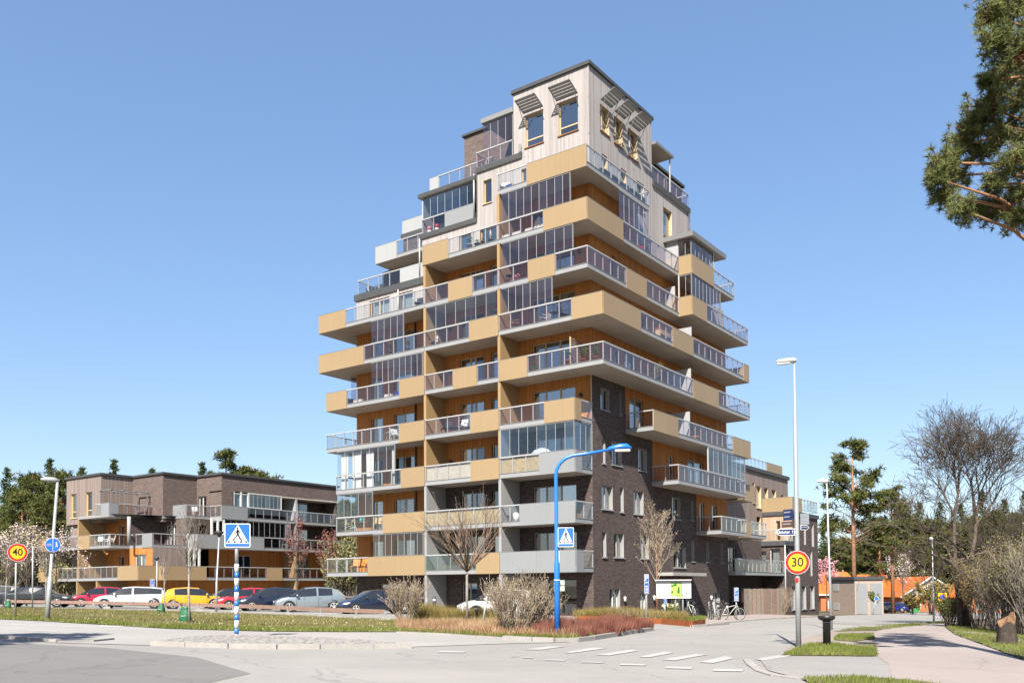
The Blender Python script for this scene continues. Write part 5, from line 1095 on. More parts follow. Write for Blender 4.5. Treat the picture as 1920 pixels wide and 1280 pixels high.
for kd, px, D, y in ((('spruce', 0), 12, 118, 884), (('spruce', 1), -25, 112, 890), (('bushy', 0), 58, 112, 872), (('spruce', 0), 92, 120, 868), (('bushy', 0), 118, 108, 868), (('bushy', 0), 40, 104, 905), (('bushy', 0), 85, 100, 915), (('spruce', 1), 152, 135, 871), (('spruce', 0), 213, 140, 870), (('spruce', 1), 285, 145, 874), (('spruce', 0), 378, 150, 877), (('pine', 0), 423, 150, 869), (('bushy', 0), 448, 148, 874), (('pine', 1), 470, 150, 873), (('bushy', 0), 495, 146, 877), (('spruce', 1), 395, 150, 880), (('bushy', 0), 650, 150, 930), (('bushy', 0), 640, 140, 950)):
    b = depth_at(px, D); H = 1.72+(1106-y)/1696*D-b.z
    conifer(kd, px, D, H, 'evergreen tree rising in the row behind the low apartment building', 'evergreens behind the low building')
def hy(px, D, y): return 1.72+(1098-y)/1696*D-depth_at(px, D).z
conifer(('pine', 0), 1601, 112, hy(1601, 112, 852), 'tall pine with bare orange trunk rising behind the beige kiosk', None, 'pine_tree'); conifer(('pine', 1), 1673, 118, hy(1673, 118, 912), 'pine with bare trunk right of the tallest pine', None, 'pine_tree')
for kd, px, D, y in ((('spruce', 0), 1560, 200, 985), (('bushy', 0), 1578, 195, 1000), (('spruce', 1), 1630, 190, 945), (('bushy', 0), 1612, 200, 1000), (('bushy', 0), 1650, 185, 965), (('spruce', 0), 1690, 195, 945), (('bushy', 0), 1705, 190, 960), (('spruce', 1), 1725, 200, 940), (('bushy', 0), 1745, 190, 965), (('spruce', 0), 1765, 205, 950), (('bushy', 0), 1785, 190, 970), (('spruce', 1), 1805, 200, 945), (('bushy', 0), 1825, 185, 960), (('spruce', 0), 1845, 200, 930), (('bushy', 0), 1865, 180, 950), (('spruce', 1), 1885, 195, 935), (('bushy', 0), 1905, 180, 955), (('spruce', 0), 1925, 190, 930), (('bushy', 0), 1595, 210, 1005), (('bushy', 0), 1565, 215, 1010), (('spruce', 1), 1545, 210, 990), (('bushy', 0), 1665, 205, 985)):
    conifer(kd, px, D, hy(px, D, y), 'dark evergreen in the wood behind the orange roofed buildings', 'evergreens in the wood on the right')
conifer(('spruce', 0), 1456, 0.1, 2, None, None) if False else None
conifer(('pine', 1), -560, 17.0, 10.5, 'pine standing outside the left edge whose shadow reaches the road', None, 'pine_tree')
rw_ = random.Random(3)
for i in range(34):                                        # unseen trees added past the wood, beyond the frame, to dim side light
    a_ = rw_.uniform(70, 125); D_ = -20+i*6.2; x_ = CAM.x+RH.x*a_+FH.x*D_; y_ = CAM.y+RH.y*a_+FH.y*D_
    if abs(D_) > 1 and D_ > 0 and a_/D_ < 0.6: continue
    t_, c_ = CM[(('spruce', 0), ('bushy', 0), ('pine', 1), ('spruce', 1))[i % 4]]; o = empty('conifer_tree', (x_, y_, g(x_, y_)), rw_.uniform(0, 6), 'unseen evergreen added beyond the right edge to dim the side light', 'tree', 'added evergreens beyond the right edge'); q_ = rw_.uniform(0.85, 1.1); o.scale = (q_, q_, q_)
    for nm, me in (('trunk', t_), ('crown', c_)): link(bpy.data.objects.new(nm, me), o)
# near pine whose crown hangs in at the top right
NPb = depth_at(2010, 18.5); NP = empty('near_pine_tree', NPb, 0, 'near pine whose needled branches hang in at the top right corner', 'tree')
masses = [(1905, 20, 60), (1862, 30, 34), (1868, 78, 36), (1905, 105, 50), (1852, 152, 20), (1885, 150, 38), (1915, 185, 45), (1852, 200, 38), (1838, 222, 30), (1885, 245, 42), (1815, 240, 32), (1800, 275, 36), (1840, 280, 34), (1770, 305, 34), (1755, 335, 20), (1790, 330, 34), (1905, 300, 42), (1772, 365, 28), (1800, 392, 26), (1835, 395, 34), (1865, 345, 26), (1880, 390, 36), (1915, 360, 36), (1905, 415, 26), (1950, 100, 70), (1960, 250, 70), (1970, 380, 60), (1990, 20, 80), (1950, -60, 90), (1880, -40, 60)]
br = MB(); lv = Leaves(); Hn = 14.5
br_t = MB(); br_t.tube([(0, 0, -0.3), (0.1, 0, 6), (0, 0.1, Hn)], [0.26, 0.2, 0.06], 10)
for px, py, r in masses:
    D = 18.5+rnd.uniform(-1.4, 1.4); c = CAM+ray(px, py)*D-NPb; Rm = r/1696*D
    root = Vector((0, 0, min(Hn-0.5, max(5, c.z-rnd.uniform(0.2, 1.2))))); mid = root.lerp(c, 0.5)+Vector((0, 0, 0.25))
    br.tube([root, mid, c, c+(c-mid).normalized()*Rm*0.7], [0.05, 0.035, 0.018, 0.006], 5, cap=False)
    nt_ = int(26+r*2.1)
    for _ in range(nt_):
        q = c+Vector((rv().x*Rm, rv().y*Rm, rv().z*Rm*0.8))*rnd.random()**0.35
        br.tube([c.lerp(q, 0.2), q], [0.008, 0.004], 3, cap=False); lv.tuft(q, rnd.uniform(0.10, 0.16), 22, 0.009, 0.35)
br_t.build('trunk', 'bark_pine', NP); br.build('branches', 'bark_pine', NP); lv.build('crown', 'needles_near', NP)
# stump
b = gnd(1888, 1207); m = MB(); seg = 18
for k, (rr, zz) in enumerate(((0.34, -0.1), (0.29, 0.12), (0.26, 0.45), (0.25, 0.62))):
    for i in range(seg):
        a = 2*math.pi*i/seg; q = rr*(1+0.10*math.sin(5*a+1)+0.05*math.sin(11*a)); top_ = 0.30*max(0, math.cos(a-0.6)) if k == 3 else 0; m.v.append((q*math.cos(a), q*math.sin(a), zz+top_+(0.1*math.sin(3*a) if k == 3 else 0)))
for k in range(3):
    for i in range(seg): j = (i+1) % seg; m.f.append((k*seg+i, k*seg+j, (k+1)*seg+j, (k+1)*seg+i)); m.mi.append(0); m.sm.append(False)
m.f.append(tuple(3*seg+i for i in range(seg))); m.mi.append(1); m.sm.append(False)
mat('stump_wood', (0.24, 0.14, 0.08), 0.9, 0.1, 0.3, 8)
ST = empty('tree_stump', b, 0.4, 'weathered broken tree stump in the grass at the right edge', 'stump'); m.build('stump', ['bark_dark', 'stump_wood'], ST)
# ------------------------------------------------------------ street furniture and signs
mat('galv', (0.42, 0.44, 0.45), 0.45, 0.5, 0.08, 6, metal=0.3); mat('blue_paint', (0.02, 0.20, 0.72), 0.35, 0.5, 0.03); mat('sign_blue', (0.015, 0.14, 0.62), 0.4, 0.4, 0.03); mat('sign_navy', (0.02, 0.035, 0.13), 0.4, 0.4, 0.05)
mat('sign_white', (0.72, 0.73, 0.73), 0.4, 0.4, 0.02); mat('sign_red', (0.62, 0.015, 0.012), 0.4, 0.4, 0.03); mat('sign_yellow', (0.80, 0.50, 0.015), 0.4, 0.4, 0.03); mat('ink', (0.012, 0.01, 0.012), 0.5, 0.3, 0.02); mat('sign_brown', (0.12, 0.055, 0.04), 0.4, 0.4, 0.03); mat('sign_grey', (0.30, 0.33, 0.36), 0.4, 0.4, 0.05)
mat('map_green', (0.42, 0.78, 0.10), 0.5, 0.3, 0.12, 9); mat('map_dark', (0.01, 0.14, 0.04), 0.5, 0.3, 0.05); mat('map_grey', (0.18, 0.18, 0.2), 0.5, 0.3, 0.05); mat('plate_green', (0.45, 0.55, 0.45), 0.5, 0.3, 0.04); mat('black_metal', (0.02, 0.02, 0.022), 0.4, 0.5, 0.1); mat('bag_green', (0.02, 0.14, 0.06), 0.5, 0.4, 0.3, 8)
mat('lens', (0.70, 0.68, 0.62), 0.3, 0.5, 0.03); mat('terracotta', (0.55, 0.19, 0.08), 0.8, 0.2, 0.08); mat('old_timber', (0.30, 0.20, 0.16), 0.85, 0.1, 0.25, 6); mat('timber_board', (0.36, 0.29, 0.23), 0.85, 0.1, 0.25, 5); mat('rattan', (0.45, 0.32, 0.19), 0.8, 0.2, 0.15, 6); mat('dark_fabric', (0.05, 0.055, 0.065), 0.9, 0.1, 0.1); mat('orange_plastic', (0.75, 0.23, 0.02), 0.5, 0.4, 0.05); mat('blue_plastic', (0.02, 0.10, 0.55), 0.5, 0.4, 0.05); mat('red_plastic', (0.6, 0.03, 0.03), 0.5, 0.4, 0.05); mat('pink_cloth', (0.70, 0.28, 0.33), 0.9, 0.1, 0.2, 12); mat('green_plastic', (0.03, 0.36, 0.10), 0.5, 0.4, 0.06); mat('teal', (0.02, 0.38, 0.36), 0.5, 0.4, 0.05)
leafmat('house_plant', (0.05, 0.13, 0.03), (0.14, 0.26, 0.07), 3)
def text_mesh(name, s, size, m, parent, loc, align='CENTER', sx=1.0):
    cu = bpy.data.curves.new(name, 'FONT'); cu.body = s; cu.size = size; cu.align_x = align; cu.align_y = 'CENTER'; cu.extrude = 0.0015; cu.offset = size*0.012
    t = bpy.data.objects.new(name+'_tmp', cu); COL.objects.link(t); bpy.context.view_layer.update()
    me = bpy.data.meshes.new_from_object(t.evaluated_get(bpy.context.evaluated_depsgraph_get())); bpy.data.objects.remove(t); bpy.data.curves.remove(cu)
    me.materials.clear(); me.materials.append(MATS[m]); o = bpy.data.objects.new(name, me); link(o, parent); o.location = loc; o.rotation_euler = (R(90), 0, 0); o.scale = (sx, 1, 1); return o
def poly_plate(name, pts, m, parent, y0, y1):
    mb = MB(); n = len(pts); a = sum(pts[i][0]*pts[(i+1) % n][1]-pts[(i+1) % n][0]*pts[i][1] for i in range(n))
    if a < 0: pts = pts[::-1]
    mb.face([(x, y0, z) for x, z in pts]); mb.face([(x, y1, z) for x, z in reversed(pts)])
    for i in range(n): (x, z), (u, w) = pts[i], pts[(i+1) % n]; mb.face([(x, y0, z), (x, y1, z), (u, y1, w), (u, y0, w)])
    return mb.build(name, m, parent)
def disc(r, n=40, cx=0, cz=0): return [(cx+r*math.cos(2*math.pi*i/n), cz+r*math.sin(2*math.pi*i/n)) for i in range(n)]
def rrect(w, h, r=0.04, cx=0, cz=0):
    out = []
    for sx_, sz, a0 in ((1, 1, 0), (-1, 1, 90), (-1, -1, 180), (1, -1, 270)):
        for k in range(5): a = R(a0+k*22.5); out.append((cx+sx_*(w/2-r)+r*math.cos(a), cz+sz*(h/2-r)+r*math.sin(a)))
    return out
def face_cam(p, extra=0.0): d = CAM-p; return math.atan2(d.y, d.x)+math.pi/2+extra      # local -Y looks at the camera
def mpp(p): return (p-CAM).dot(FWD)/FPX                                                   # metres per photo pixel there
def pole_thing(name, base, label, cat, extra=0.0, group=None): return empty(name, base, face_cam(base, extra), label, cat, group)
# (a) 40 sign
def speed_sign(o, txt, z, r, y=-0.09, x=0.0):
    b = poly_plate('sign_plate', disc(r, 40, x, z), 'sign_white', o, y, y+0.012); poly_plate('rim', disc(r*0.965, 40, x, z), 'sign_red', b, y-0.003, y); poly_plate('field', disc(r*0.74, 40, x, z), 'sign_yellow', b, y-0.006, y-0.003)
    text_mesh('digits', txt, r*1.08, 'ink', b, (x, y-0.009, z), sx=0.95)
b = gnd(29, 1160); k = mpp(b); o = pole_thing('speed_limit_sign', b, 'round yellow and red forty sign on a grey pole at far left', 'road sign')
zc = (1160-1035)*k; MB().tube([(0, 0, -0.2), (0, 0, zc+0.1)], 0.038, 10).build('pole', 'galv', o); speed_sign(o, '40', zc, 17*k, x=0.06)
# (b) left lamp with the round blue sign
b = gnd(88, 1163); k = mpp(b); o = pole_thing('street_lamp', b, 'leaning grey street lamp carrying the round blue sign on the left', 'street lamp'); h = 262*k; lx = 16*k
MB().tube([(0, 0, -0.2), (lx*0.31, 0, h*0.31), (lx*0.312, 0, h*0.315), (lx, 0, h)], [0.10, 0.095, 0.065, 0.055], 12).build('pole', 'galv', o)
hd = MB(); hd.tube([(lx+0.08, 0, h+0.02), (lx-0.12, 0, h+0.07), (lx-0.45, 0, h+0.08), (lx-0.62, 0, h+0.07)], [0.06, 0.11, 0.10, 0.04], 10); hd.build('lamp_head', 'galv', o)
b2 = b; o2 = empty('cycle_path_sign', (b.x, b.y, b.z), o.rotation_euler.z, 'round dark blue cycle and walking path sign on the left lamp', 'road sign'); zc = (1163-1021)*k; xs_ = lx*0.56; r = 13.2*k
p_ = poly_plate('sign_plate', disc(r, 36, xs_, zc), 'sign_white', o2, -0.13, -0.118); poly_plate('field', disc(r*0.95, 36, xs_, zc), 'sign_blue', p_, -0.133, -0.13); MB().box(xs_-0.008, xs_+0.008, -0.136, -0.133, zc-r*0.9, zc+r*0.9).build('divider', 'sign_white', p_)
ic = MB()
for cx_ in (-0.62, -0.28): ic.tube([(xs_+r*(cx_+0.13*math.cos(a*0.7)), -0.137, zc+r*(-0.05+0.13*math.sin(a*0.7))) for a in range(10)], 0.008, 4)
ic.tube([(xs_-r*0.62, -0.137, zc-r*0.05), (xs_-r*0.5, -0.137, zc+r*0.16), (xs_-r*0.34, -0.137, zc+r*0.16), (xs_-r*0.28, -0.137, zc-r*0.05)], 0.008, 4); ic.build('bicycle_symbol', 'sign_white', p_)
poly_plate('walker_symbol', [(xs_+r*0.32, zc-r*0.4), (xs_+r*0.40, zc+r*0.05), (xs_+r*0.34, zc+r*0.3), (xs_+r*0.44, zc+r*0.5), (xs_+r*0.54, zc+r*0.3), (xs_+r*0.62, zc-r*0.4), (xs_+r*0.5, zc-r*0.1)], 'sign_white', p_, -0.137, -0.133)
# (c) crossing sign
def crossing_sign(o, w, h, zc, xc=0.0, y=-0.07):
    s = poly_plate('sign_plate', rrect(w, h, 0.04, xc, zc), 'sign_white', o, y, y+0.012)
    poly_plate('field', rrect(w*0.93, h*0.93, 0.025, xc, zc), 'sign_blue', s, y-0.003, y); X = lambda u: xc+(u-0.5)*w; Z = lambda v: zc+(0.5-v)*h
    poly_plate('triangle', [(X(0.055), Z(0.845)), (X(0.945), Z(0.845)), (X(0.515), Z(0.045))], 'sign_white', s, y-0.006, y-0.003)
    f = MB(); yy = y-0.009
    def pg(pts): f.face([(X(a), yy, Z(b_)) for a, b_ in pts]); f.face([(X(a), yy, Z(b_)) for a, b_ in reversed(pts)])
    pg([(0.5+0.032*math.cos(a*0.524), 0.205+0.04*math.sin(a*0.524)) for a in range(12)])
    pg([(0.475, 0.255), (0.53, 0.255), (0.575, 0.31), (0.60, 0.38), (0.61, 0.48), (0.585, 0.48), (0.575, 0.39), (0.545, 0.34), (0.55, 0.45), (0.60, 0.57), (0.69, 0.70), (0.66, 0.735), (0.56, 0.62), (0.505, 0.49), (0.45, 0.58), (0.34, 0.725), (0.29, 0.715), (0.39, 0.60), (0.475, 0.46), (0.47, 0.385), (0.36, 0.45), (0.35, 0.425), (0.445, 0.36)])
    for a in (0.11, 0.335, 0.555, 0.76): pg([(a+0.03, 0.735), (a+0.115, 0.735), (a+0.13 if a > 0.5 else a+0.085, 0.80), (a+0.045 if a > 0.5 else a, 0.80)])
    f.build('walker_symbol', 'ink', s); return s
b = gnd(443.5, 1197); b.z += 0.11; k = mpp(b); o = pole_thing('pedestrian_crossing_sign', b, 'blue pedestrian crossing sign on a blue and white striped pole on the island', 'road sign', -0.12)
zt_ = (1197-1033)*k; top_ = (1197-988)*k; MB().tube([(0, 0, (1197-1064)*k), (0, 0, zt_+0.2)], 0.052, 12).build('pole', 'galv', o)
ys_ = [1197, 1195, 1185, 1169.5, 1159.6, 1143.5, 1133, 1116.7, 1106, 1090.7, 1080, 1064]
for i in range(len(ys_)-1): MB().tube([(0, 0, (1197-ys_[i])*k-(0.05 if i == 0 else 0)), (0, 0, (1197-ys_[i+1])*k)], 0.062, 12).build('pole_band', 'sign_white' if i % 2 == 0 and i else 'blue_paint' if i % 2 else 'galv', o)
crossing_sign(o, 47*k, 45*k, (1197-1010.5)*k, 0.03, -0.08)
# (d) blue lamp
b = gnd(1045, 1198); k = mpp(b); o = pole_thing('blue_street_lamp', b, 'bright blue street lamp with curved arm standing at the kerbed bed', 'street lamp')
Hh = lambda y: (1198-y)*k; Xh = lambda x: (x-1045)*k
MB().tube([(0, 0, -0.2), (0, 0, Hh(1055)), (0, 0, Hh(1051)), (0, 0, Hh(890)), (Xh(1046), 0, Hh(880)), (Xh(1052), 0, Hh(868)), (Xh(1062), 0, Hh(858.5)), (Xh(1076), 0, Hh(853)), (Xh(1100), 0, Hh(850)), (Xh(1143), 0, Hh(843))], [0.085, 0.08, 0.06]+[0.055]*4+[0.052, 0.05, 0.04], 14).build('pole', 'blue_paint', o)
hm = MB(); sec = [(1140, 845, 2, 3), (1146, 841.5, 4.5, 4.5), (1165, 838, 6.5, 5), (1178, 837.5, 6, 4.5), (1187, 841, 2.5, 2)]
hm.tube([(Xh(x), 0, Hh(y)) for x, y, _, _ in sec], [r_*k for _, _, r_, _ in sec], 12); hm.v = [(x, y*1.5, z) for x, y, z in hm.v]; ho = hm.build('lamp_head', 'blue_paint', o); MB().box(Xh(1156), Xh(1184), -0.10, 0.10, Hh(846.5), Hh(843)).build('lens', 'lens', ho)
MB().lathe([(0.30, -0.1), (0.30, 0.06), (0.2, 0.08)], (0, 0, 0), 14).build('foot', 'concrete', o); MB().box(-0.09, 0.09, -0.09, 0.09, Hh(1087.5), Hh(1086)).build('band', 'sign_white', o)
o3 = empty('pedestrian_crossing_sign', b, o.rotation_euler.z, 'blue pedestrian crossing sign strapped to the blue lamp post', 'road sign'); MB().tube([(Xh(1049.5), 0.06, Hh(1190)), (Xh(1049.5), 0.06, Hh(990))], 0.02, 8).build('pole', 'galv', o3); crossing_sign(o3, 30*k, 37*k, Hh(1006.5), Xh(1062.5), -0.06)
o4 = empty('notice_plates', b, o.rotation_euler.z, 'two small pale green notice plates on the blue lamp post', 'notice')
for y0, y1 in ((1087, 1096.5), (1098, 1107.5)): MB().box(Xh(1039.5), Xh(1059.5), 0.09, 0.105, Hh(y1), Hh(y0)).build('plate', 'plate_green', o4)
# (e) tall lamp with 30 sign and street names
b = gnd(1497.5, 1213); k = mpp(b); o = pole_thing('street_lamp', b, 'tall grey street lamp on the right carrying the thirty sign', 'street lamp'); Hh = lambda y: (1213-y)*k; Xh = lambda x: (x-1497.5)*k
MB().tube([(0, 0, -0.2), (0, 0, Hh(1085)), (0, 0, Hh(1010)), (0, 0, Hh(778)), (0, 0, Hh(776)), (0, 0, Hh(674))], [0.072, 0.072, 0.068, 0.052, 0.036, 0.032], 14).build('pole', 'galv', o)
MB().box(-0.055, 0.025, -0.085, -0.07, Hh(1091), Hh(1083)).build('sticker', 'sign_red', o)
hm = MB(); hm.tube([(Xh(x), 0, Hh(y)) for x, y in ((1502, 672), (1496, 671.5), (1482, 671.5), (1468, 672.5), (1465.5, 673))], [q*k for q in (2.5, 5, 4.6, 4.2, 1.5)], 12); hm.v = [(x, y*1.6, z) for x, y, z in hm.v]; ho = hm.build('lamp_head', 'sign_white', o); MB().box(Xh(1467), Xh(1490), -0.07, 0.07, Hh(677.5), Hh(675)).build('lens', 'lens', ho)
o5 = empty('speed_limit_sign', b, o.rotation_euler.z, 'round yellow and red thirty sign on the tall lamp at the right', 'road sign'); speed_sign(o5, '30', Hh(1054), 22*k, -0.115)
def finger(name, label, rz, x0, x1, y0, y1, m, arrow=None, txt=None, rows=0):
    q = empty(name, b, o.rotation_euler.z+rz, label, 'direction sign'); h0, h1 = Hh(y1), Hh(y0); zc_ = (h0+h1)/2
    if arrow: pts = [(x1, h0), (x1, h1), (x0+0.10, h1), (x0, zc_), (x0+0.10, h0)] if arrow < 0 else [(x0, h0), (x0, h1), (x1-0.10, h1), (x1, zc_), (x1-0.10, h0)]
    else: pts = [(x0, h0), (x1, h0), (x1, h1), (x0, h1)]
    pl = poly_plate('sign_plate', pts, 'sign_white' if arrow else m, q, -0.10, -0.088)
    if arrow:
        e = 0.018; pts2 = [(x1-e, h0+e), (x1-e, h1-e), (x0+0.105, h1-e), (x0+e*1.6, zc_), (x0+0.105, h0+e)] if arrow < 0 else [(x0+e, h0+e), (x0+e, h1-e), (x1-0.105, h1-e), (x1-e*1.6, zc_), (x1-0.105, h0+e)]
        poly_plate('field', pts2, m, pl, -0.103, -0.10)
    if txt: text_mesh('lettering', txt, (h1-h0)*0.62, 'sign_white', pl, ((x0+x1)/2+0.02, -0.106, zc_), sx=0.82)
    for i in range(rows): MB().box(x0+0.03, x1-0.08-0.03*i, -0.104, -0.10, h1-(i+0.75)*(h1-h0)/(rows+0.4), h1-(i+0.45)*(h1-h0)/(rows+0.4)).build('lettering', 'sign_grey', pl)
    return q
finger('street_name_sign', 'dark blue arrow-shaped street name sign pointing left on the tall lamp', 0.0, -0.57, -0.05, 990, 1003, 'sign_navy', -1, 'Råstunav  14'); finger('direction_sign', 'blue grey two-line direction sign left of the tall lamp pole', -0.75, -0.40, -0.05, 953, 974, 'sign_navy', None, None, 2)
finger('direction_sign', 'brown direction sign between the two blue ones on the tall lamp', -0.6, -0.42, -0.05, 976, 987, 'sign_brown', None, None, 1); finger('direction_sign', 'grey direction signs on the right side of the tall lamp pole', 0.75, 0.05, 0.36, 962, 982, 'sign_grey', None, None, 2); finger('direction_sign', 'lower grey blue arrow sign on the right side of the tall lamp pole', 0.75, 0.05, 0.37, 983, 993, 'sign_navy', 1, None, 1)
# (f) other lamps and poles
def lamp(px, py, ytop, label, hw=17, left=True, r0=0.06, xt=None):
    b = gnd(px, py); k = mpp(b); o = pole_thing('street_lamp', b, label, 'street lamp'); h = (py-ytop)*k; sx_ = ((xt or px)-px)*k
    MB().tube([(0, 0, -0.2), (sx_*0.4, 0, h*0.4), (sx_*0.41, 0, h*0.41), (sx_, 0, h)], [r0, r0*0.95, r0*0.7, r0*0.6], 10).build('pole', 'galv', o)
    s = -1 if left else 1; w = hw*k; hm = MB(); hm.tube([(sx_-s*0.05, 0, h), (sx_+s*w*0.3, 0, h+0.03), (sx_+s*w, 0, h+0.02)], [0.07, 0.11, 0.05], 10); hm.build('lamp_head', 'sign_white', o)
lamp(1559, 1180, 901, 'slim street lamp in front of the beige kiosk', 17, True, 0.06, 1555); lamp(1751, 1166, 1010, 'slender grey lamp pole in front of the bare tree on the right', 6, True, 0.05)
b = gnd(405.5, 1146); k = mpp(b); o = pole_thing('park_lamp', b, 'short grey post-top lamp beside the yellow car', 'street lamp'); h = (1146-1003)*k; MB().tube([(0, 0, -0.2), (0.02, 0, (1146-1090)*k), (0.02, 0, (1146-1089)*k), (0.16, 0, h)], [0.075, 0.07, 0.05, 0.045], 10).build('pole', 'galv', o); MB().lathe([(0.06, -0.1), (0.14, 0.02), (0.24, 0.16), (0.26, 0.22), (0.1, 0.28)], (0.16, 0, h), 14).build('lamp_head', 'dark_metal', o)
b = depth_at(294, 66); o = pole_thing('park_lamp', b, 'short post-top lamp behind the white estate car', 'street lamp'); MB().tube([(0, 0, -0.1), (0, 0, 3.5)], 0.05, 8).build('pole', 'galv', o); MB().lathe([(0.05, 3.45), (0.2, 3.6), (0.22, 3.68), (0.05, 3.75)], (0, 0, 0), 12).build('lamp_head', 'dark_metal', o)
b = depth_at(61, 56); o = pole_thing('grey_pole', b, 'plain grey pole between the forty sign and the left lamp', 'pole'); MB().tube([(0, 0, -0.1), (0, 0, 3.9)], 0.045, 8).build('pole', 'galv', o); MB().lathe([(0.047, 3.9), (0.047, 3.93), (0.02, 3.95)], (0, 0, 0), 8).build('pole_cap', 'dark_metal', o)
# (i) parking signs
def park_sign(px, py, y0, y1, w, label, D=None, extra=0.0):
    b = gnd(px, py) if D is None else depth_at(px, D); k = mpp(b); o = pole_thing('parking_sign', b, label, 'road sign', extra); py = py if D is None else CY-((b-CAM).dot(UP)/(b-CAM).dot(FWD))*FPX
    H1, H0 = (py-y0)*k, (py-y1)*k; w = w*k; MB().tube([(0, 0, -0.1), (0, 0, H1)], 0.032, 8).build('pole', 'galv', o); hh = H1-H0; z = H1
    for i, (f, t) in enumerate(((0.42, 'P'), (0.26, None), (0.30, None))):
        h = hh*f; p = poly_plate('sign_plate', rrect(w, h, 0.02, 0, z-h/2), 'sign_white', o, -0.06, -0.05); poly_plate('field', rrect(w*0.86, h*0.86, 0.012, 0, z-h/2), 'sign_blue', p, -0.063, -0.06)
        if t: text_mesh('letter', t, h*0.95, 'sign_white', p, (0, -0.066, z-h/2))
        else:
            for q in ((0.2,) if i == 1 else (-0.18, 0.2)): MB().box(-w*0.3, w*0.3, -0.066, -0.063, z-h/2-h*q-h*0.09, z-h/2-h*q+h*0.09).build('lettering', 'sign_white', p)
        z -= h+0.012
park_sign(1212, 1174, 1076, 1112, 9.5, 'blue parking sign with two plates on a pole beside the map board', None, 0.5); park_sign(1380.5, 1159, 1101, 1126, 9, 'blue parking sign in front of the timber fence at the annex', None, 0.5); park_sign(1247, 1166, 1121, 1131, 6, 'small blue sign below the map board', None, 0.5); park_sign(285, 1120, 1085, 1101, 8, 'small blue sign behind the white estate car', 72, 0.2)
# (k) map board
b = gnd(1266, 1166); k = mpp(b); o = pole_thing('map_board', b, 'white information board with green area map on three grey poles', 'sign board'); Hh = lambda y: (1166-y)*k; Xh = lambda x: (x-1266)*k
bd = MB().box(Xh(1232), Xh(1296), -0.06, 0.0, Hh(1121), Hh(1087.5)).build('board', 'sign_white', o); MB().box(Xh(1230), Xh(1297), -0.22, 0.03, Hh(1087.5), Hh(1086)).build('hood', 'sign_white', o)
for x, y in ((1250, 1163), (1267, 1160), (1280.5, 1168)): MB().tube([(Xh(x), 0.04, Hh(y)-0.1), (Xh(x), 0.04, Hh(1088))], 0.035, 8).build('pole', 'galv', o)
def pt(x0, x1, y0, y1, m, l): MB().box(Xh(x0), Xh(x1), -0.063-l*0.003, -0.06-l*0.003+0.0005, Hh(y1), Hh(y0)).build('map_print', m, bd)
pt(1259, 1278.5, 1092, 1117.5, 'map_green', 0); pt(1258.5, 1278.8, 1091, 1093.5, 'map_grey', 1); pt(1276.8, 1278.8, 1093.6, 1112, 'map_grey', 1); pt(1259, 1277, 1115, 1116.6, 'map_grey', 1); pt(1270, 1279, 1117.6, 1120, 'map_green', 0); pt(1278, 1280.5, 1112.1, 1119, 'map_grey', 1)
for q in ((1259.2, 1264, 1096, 1099.5), (1264.1, 1270, 1094, 1098), (1271.5, 1275, 1100, 1105.6), (1270.3, 1275, 1105.7, 1112), (1259.2, 1263, 1107, 1111.5)): pt(*q, 'map_dark', 1)
pt(1265, 1267.5, 1112, 1113.5, 'sign_red', 1); pt(1239, 1240.6, 1107.5, 1109.5, 'ink', 0); pt(1236.5, 1256, 1097, 1098, 'sign_grey', 0); pt(1286.5, 1288.5, 1110.5, 1114, 'map_dark', 0)
# (l) yellow no-parking sign, round blue sign
b = depth_at(1766, 82); k = mpp(b); o = pole_thing('no_parking_sign', b, 'square yellow sign with blue and red circle in front of the bare tree', 'road sign'); yb_ = CY-((b-CAM).dot(UP)/(b-CAM).dot(FWD))*FPX; zc = (yb_-1118.5)*k
MB().tube([(0, 0, -0.1), (0, 0, zc)], 0.03, 8).build('pole', 'galv', o); p = poly_plate('sign_plate', rrect(15*k, 15*k, 0.05, 0, zc), 'sign_yellow', o, -0.06, -0.05); q = poly_plate('ring', disc(5.4*k, 28, 0, zc), 'sign_red', p, -0.063, -0.06); poly_plate('field', disc(3.9*k, 28, 0, zc), 'sign_blue', p, -0.066, -0.063)
b = gnd(1636, 1151.5); k = mpp(b); o = pole_thing('path_sign', b, 'small round blue sign on a leaning pole by the far silver car', 'road sign'); zc = 30*k; MB().tube([(0, 0, -0.1), (0.35, 0, zc)], 0.035, 8).build('pole', 'galv', o); poly_plate('sign_plate', disc(4*k, 28, 0.38, zc), 'sign_white', o, -0.06, -0.05); poly_plate('field', disc(3.5*k, 28, 0.38, zc), 'sign_blue', o, -0.064, -0.06)
# (o) black bin, posts
b = gnd(1550.5, 1211); k = mpp(b); o = pole_thing('litter_bin', b, 'black round litter bin with wide bowl top on the grass patch', 'litter bin')
MB().lathe([(7*k, -0.1), (7*k, 44*k), (7.4*k, 44.5*k)], (0, 0, 0), 18).build('post', 'black_metal', o); MB().lathe([(7.3*k, 44.6*k), (7.3*k, 46*k)], (0, 0, 0), 18).build('band', 'alu', o); MB().lathe([(6.8*k, 46.2*k), (8*k, 48*k), (14*k, 50.5*k), (15.6*k, 54*k), (15.8*k, 57*k), (14.5*k, 57.2*k), (12*k, 54*k)], (0, 0, 0), 24).build('bowl', 'black_metal', o)
b = gnd(902, 1182); k = mpp(b); o = pole_thing('leaning_post', b, 'leaning thin grey post in the bed in front of the white car', 'post'); MB().tube([(0, 0, -0.1), (12*k, 0, 68*k)], 0.035, 8).build('post', 'galv', o); MB().box(10.6*k, 15*k, -0.03, 0.03, 67*k, 69*k).build('post_cap', 'galv', o)
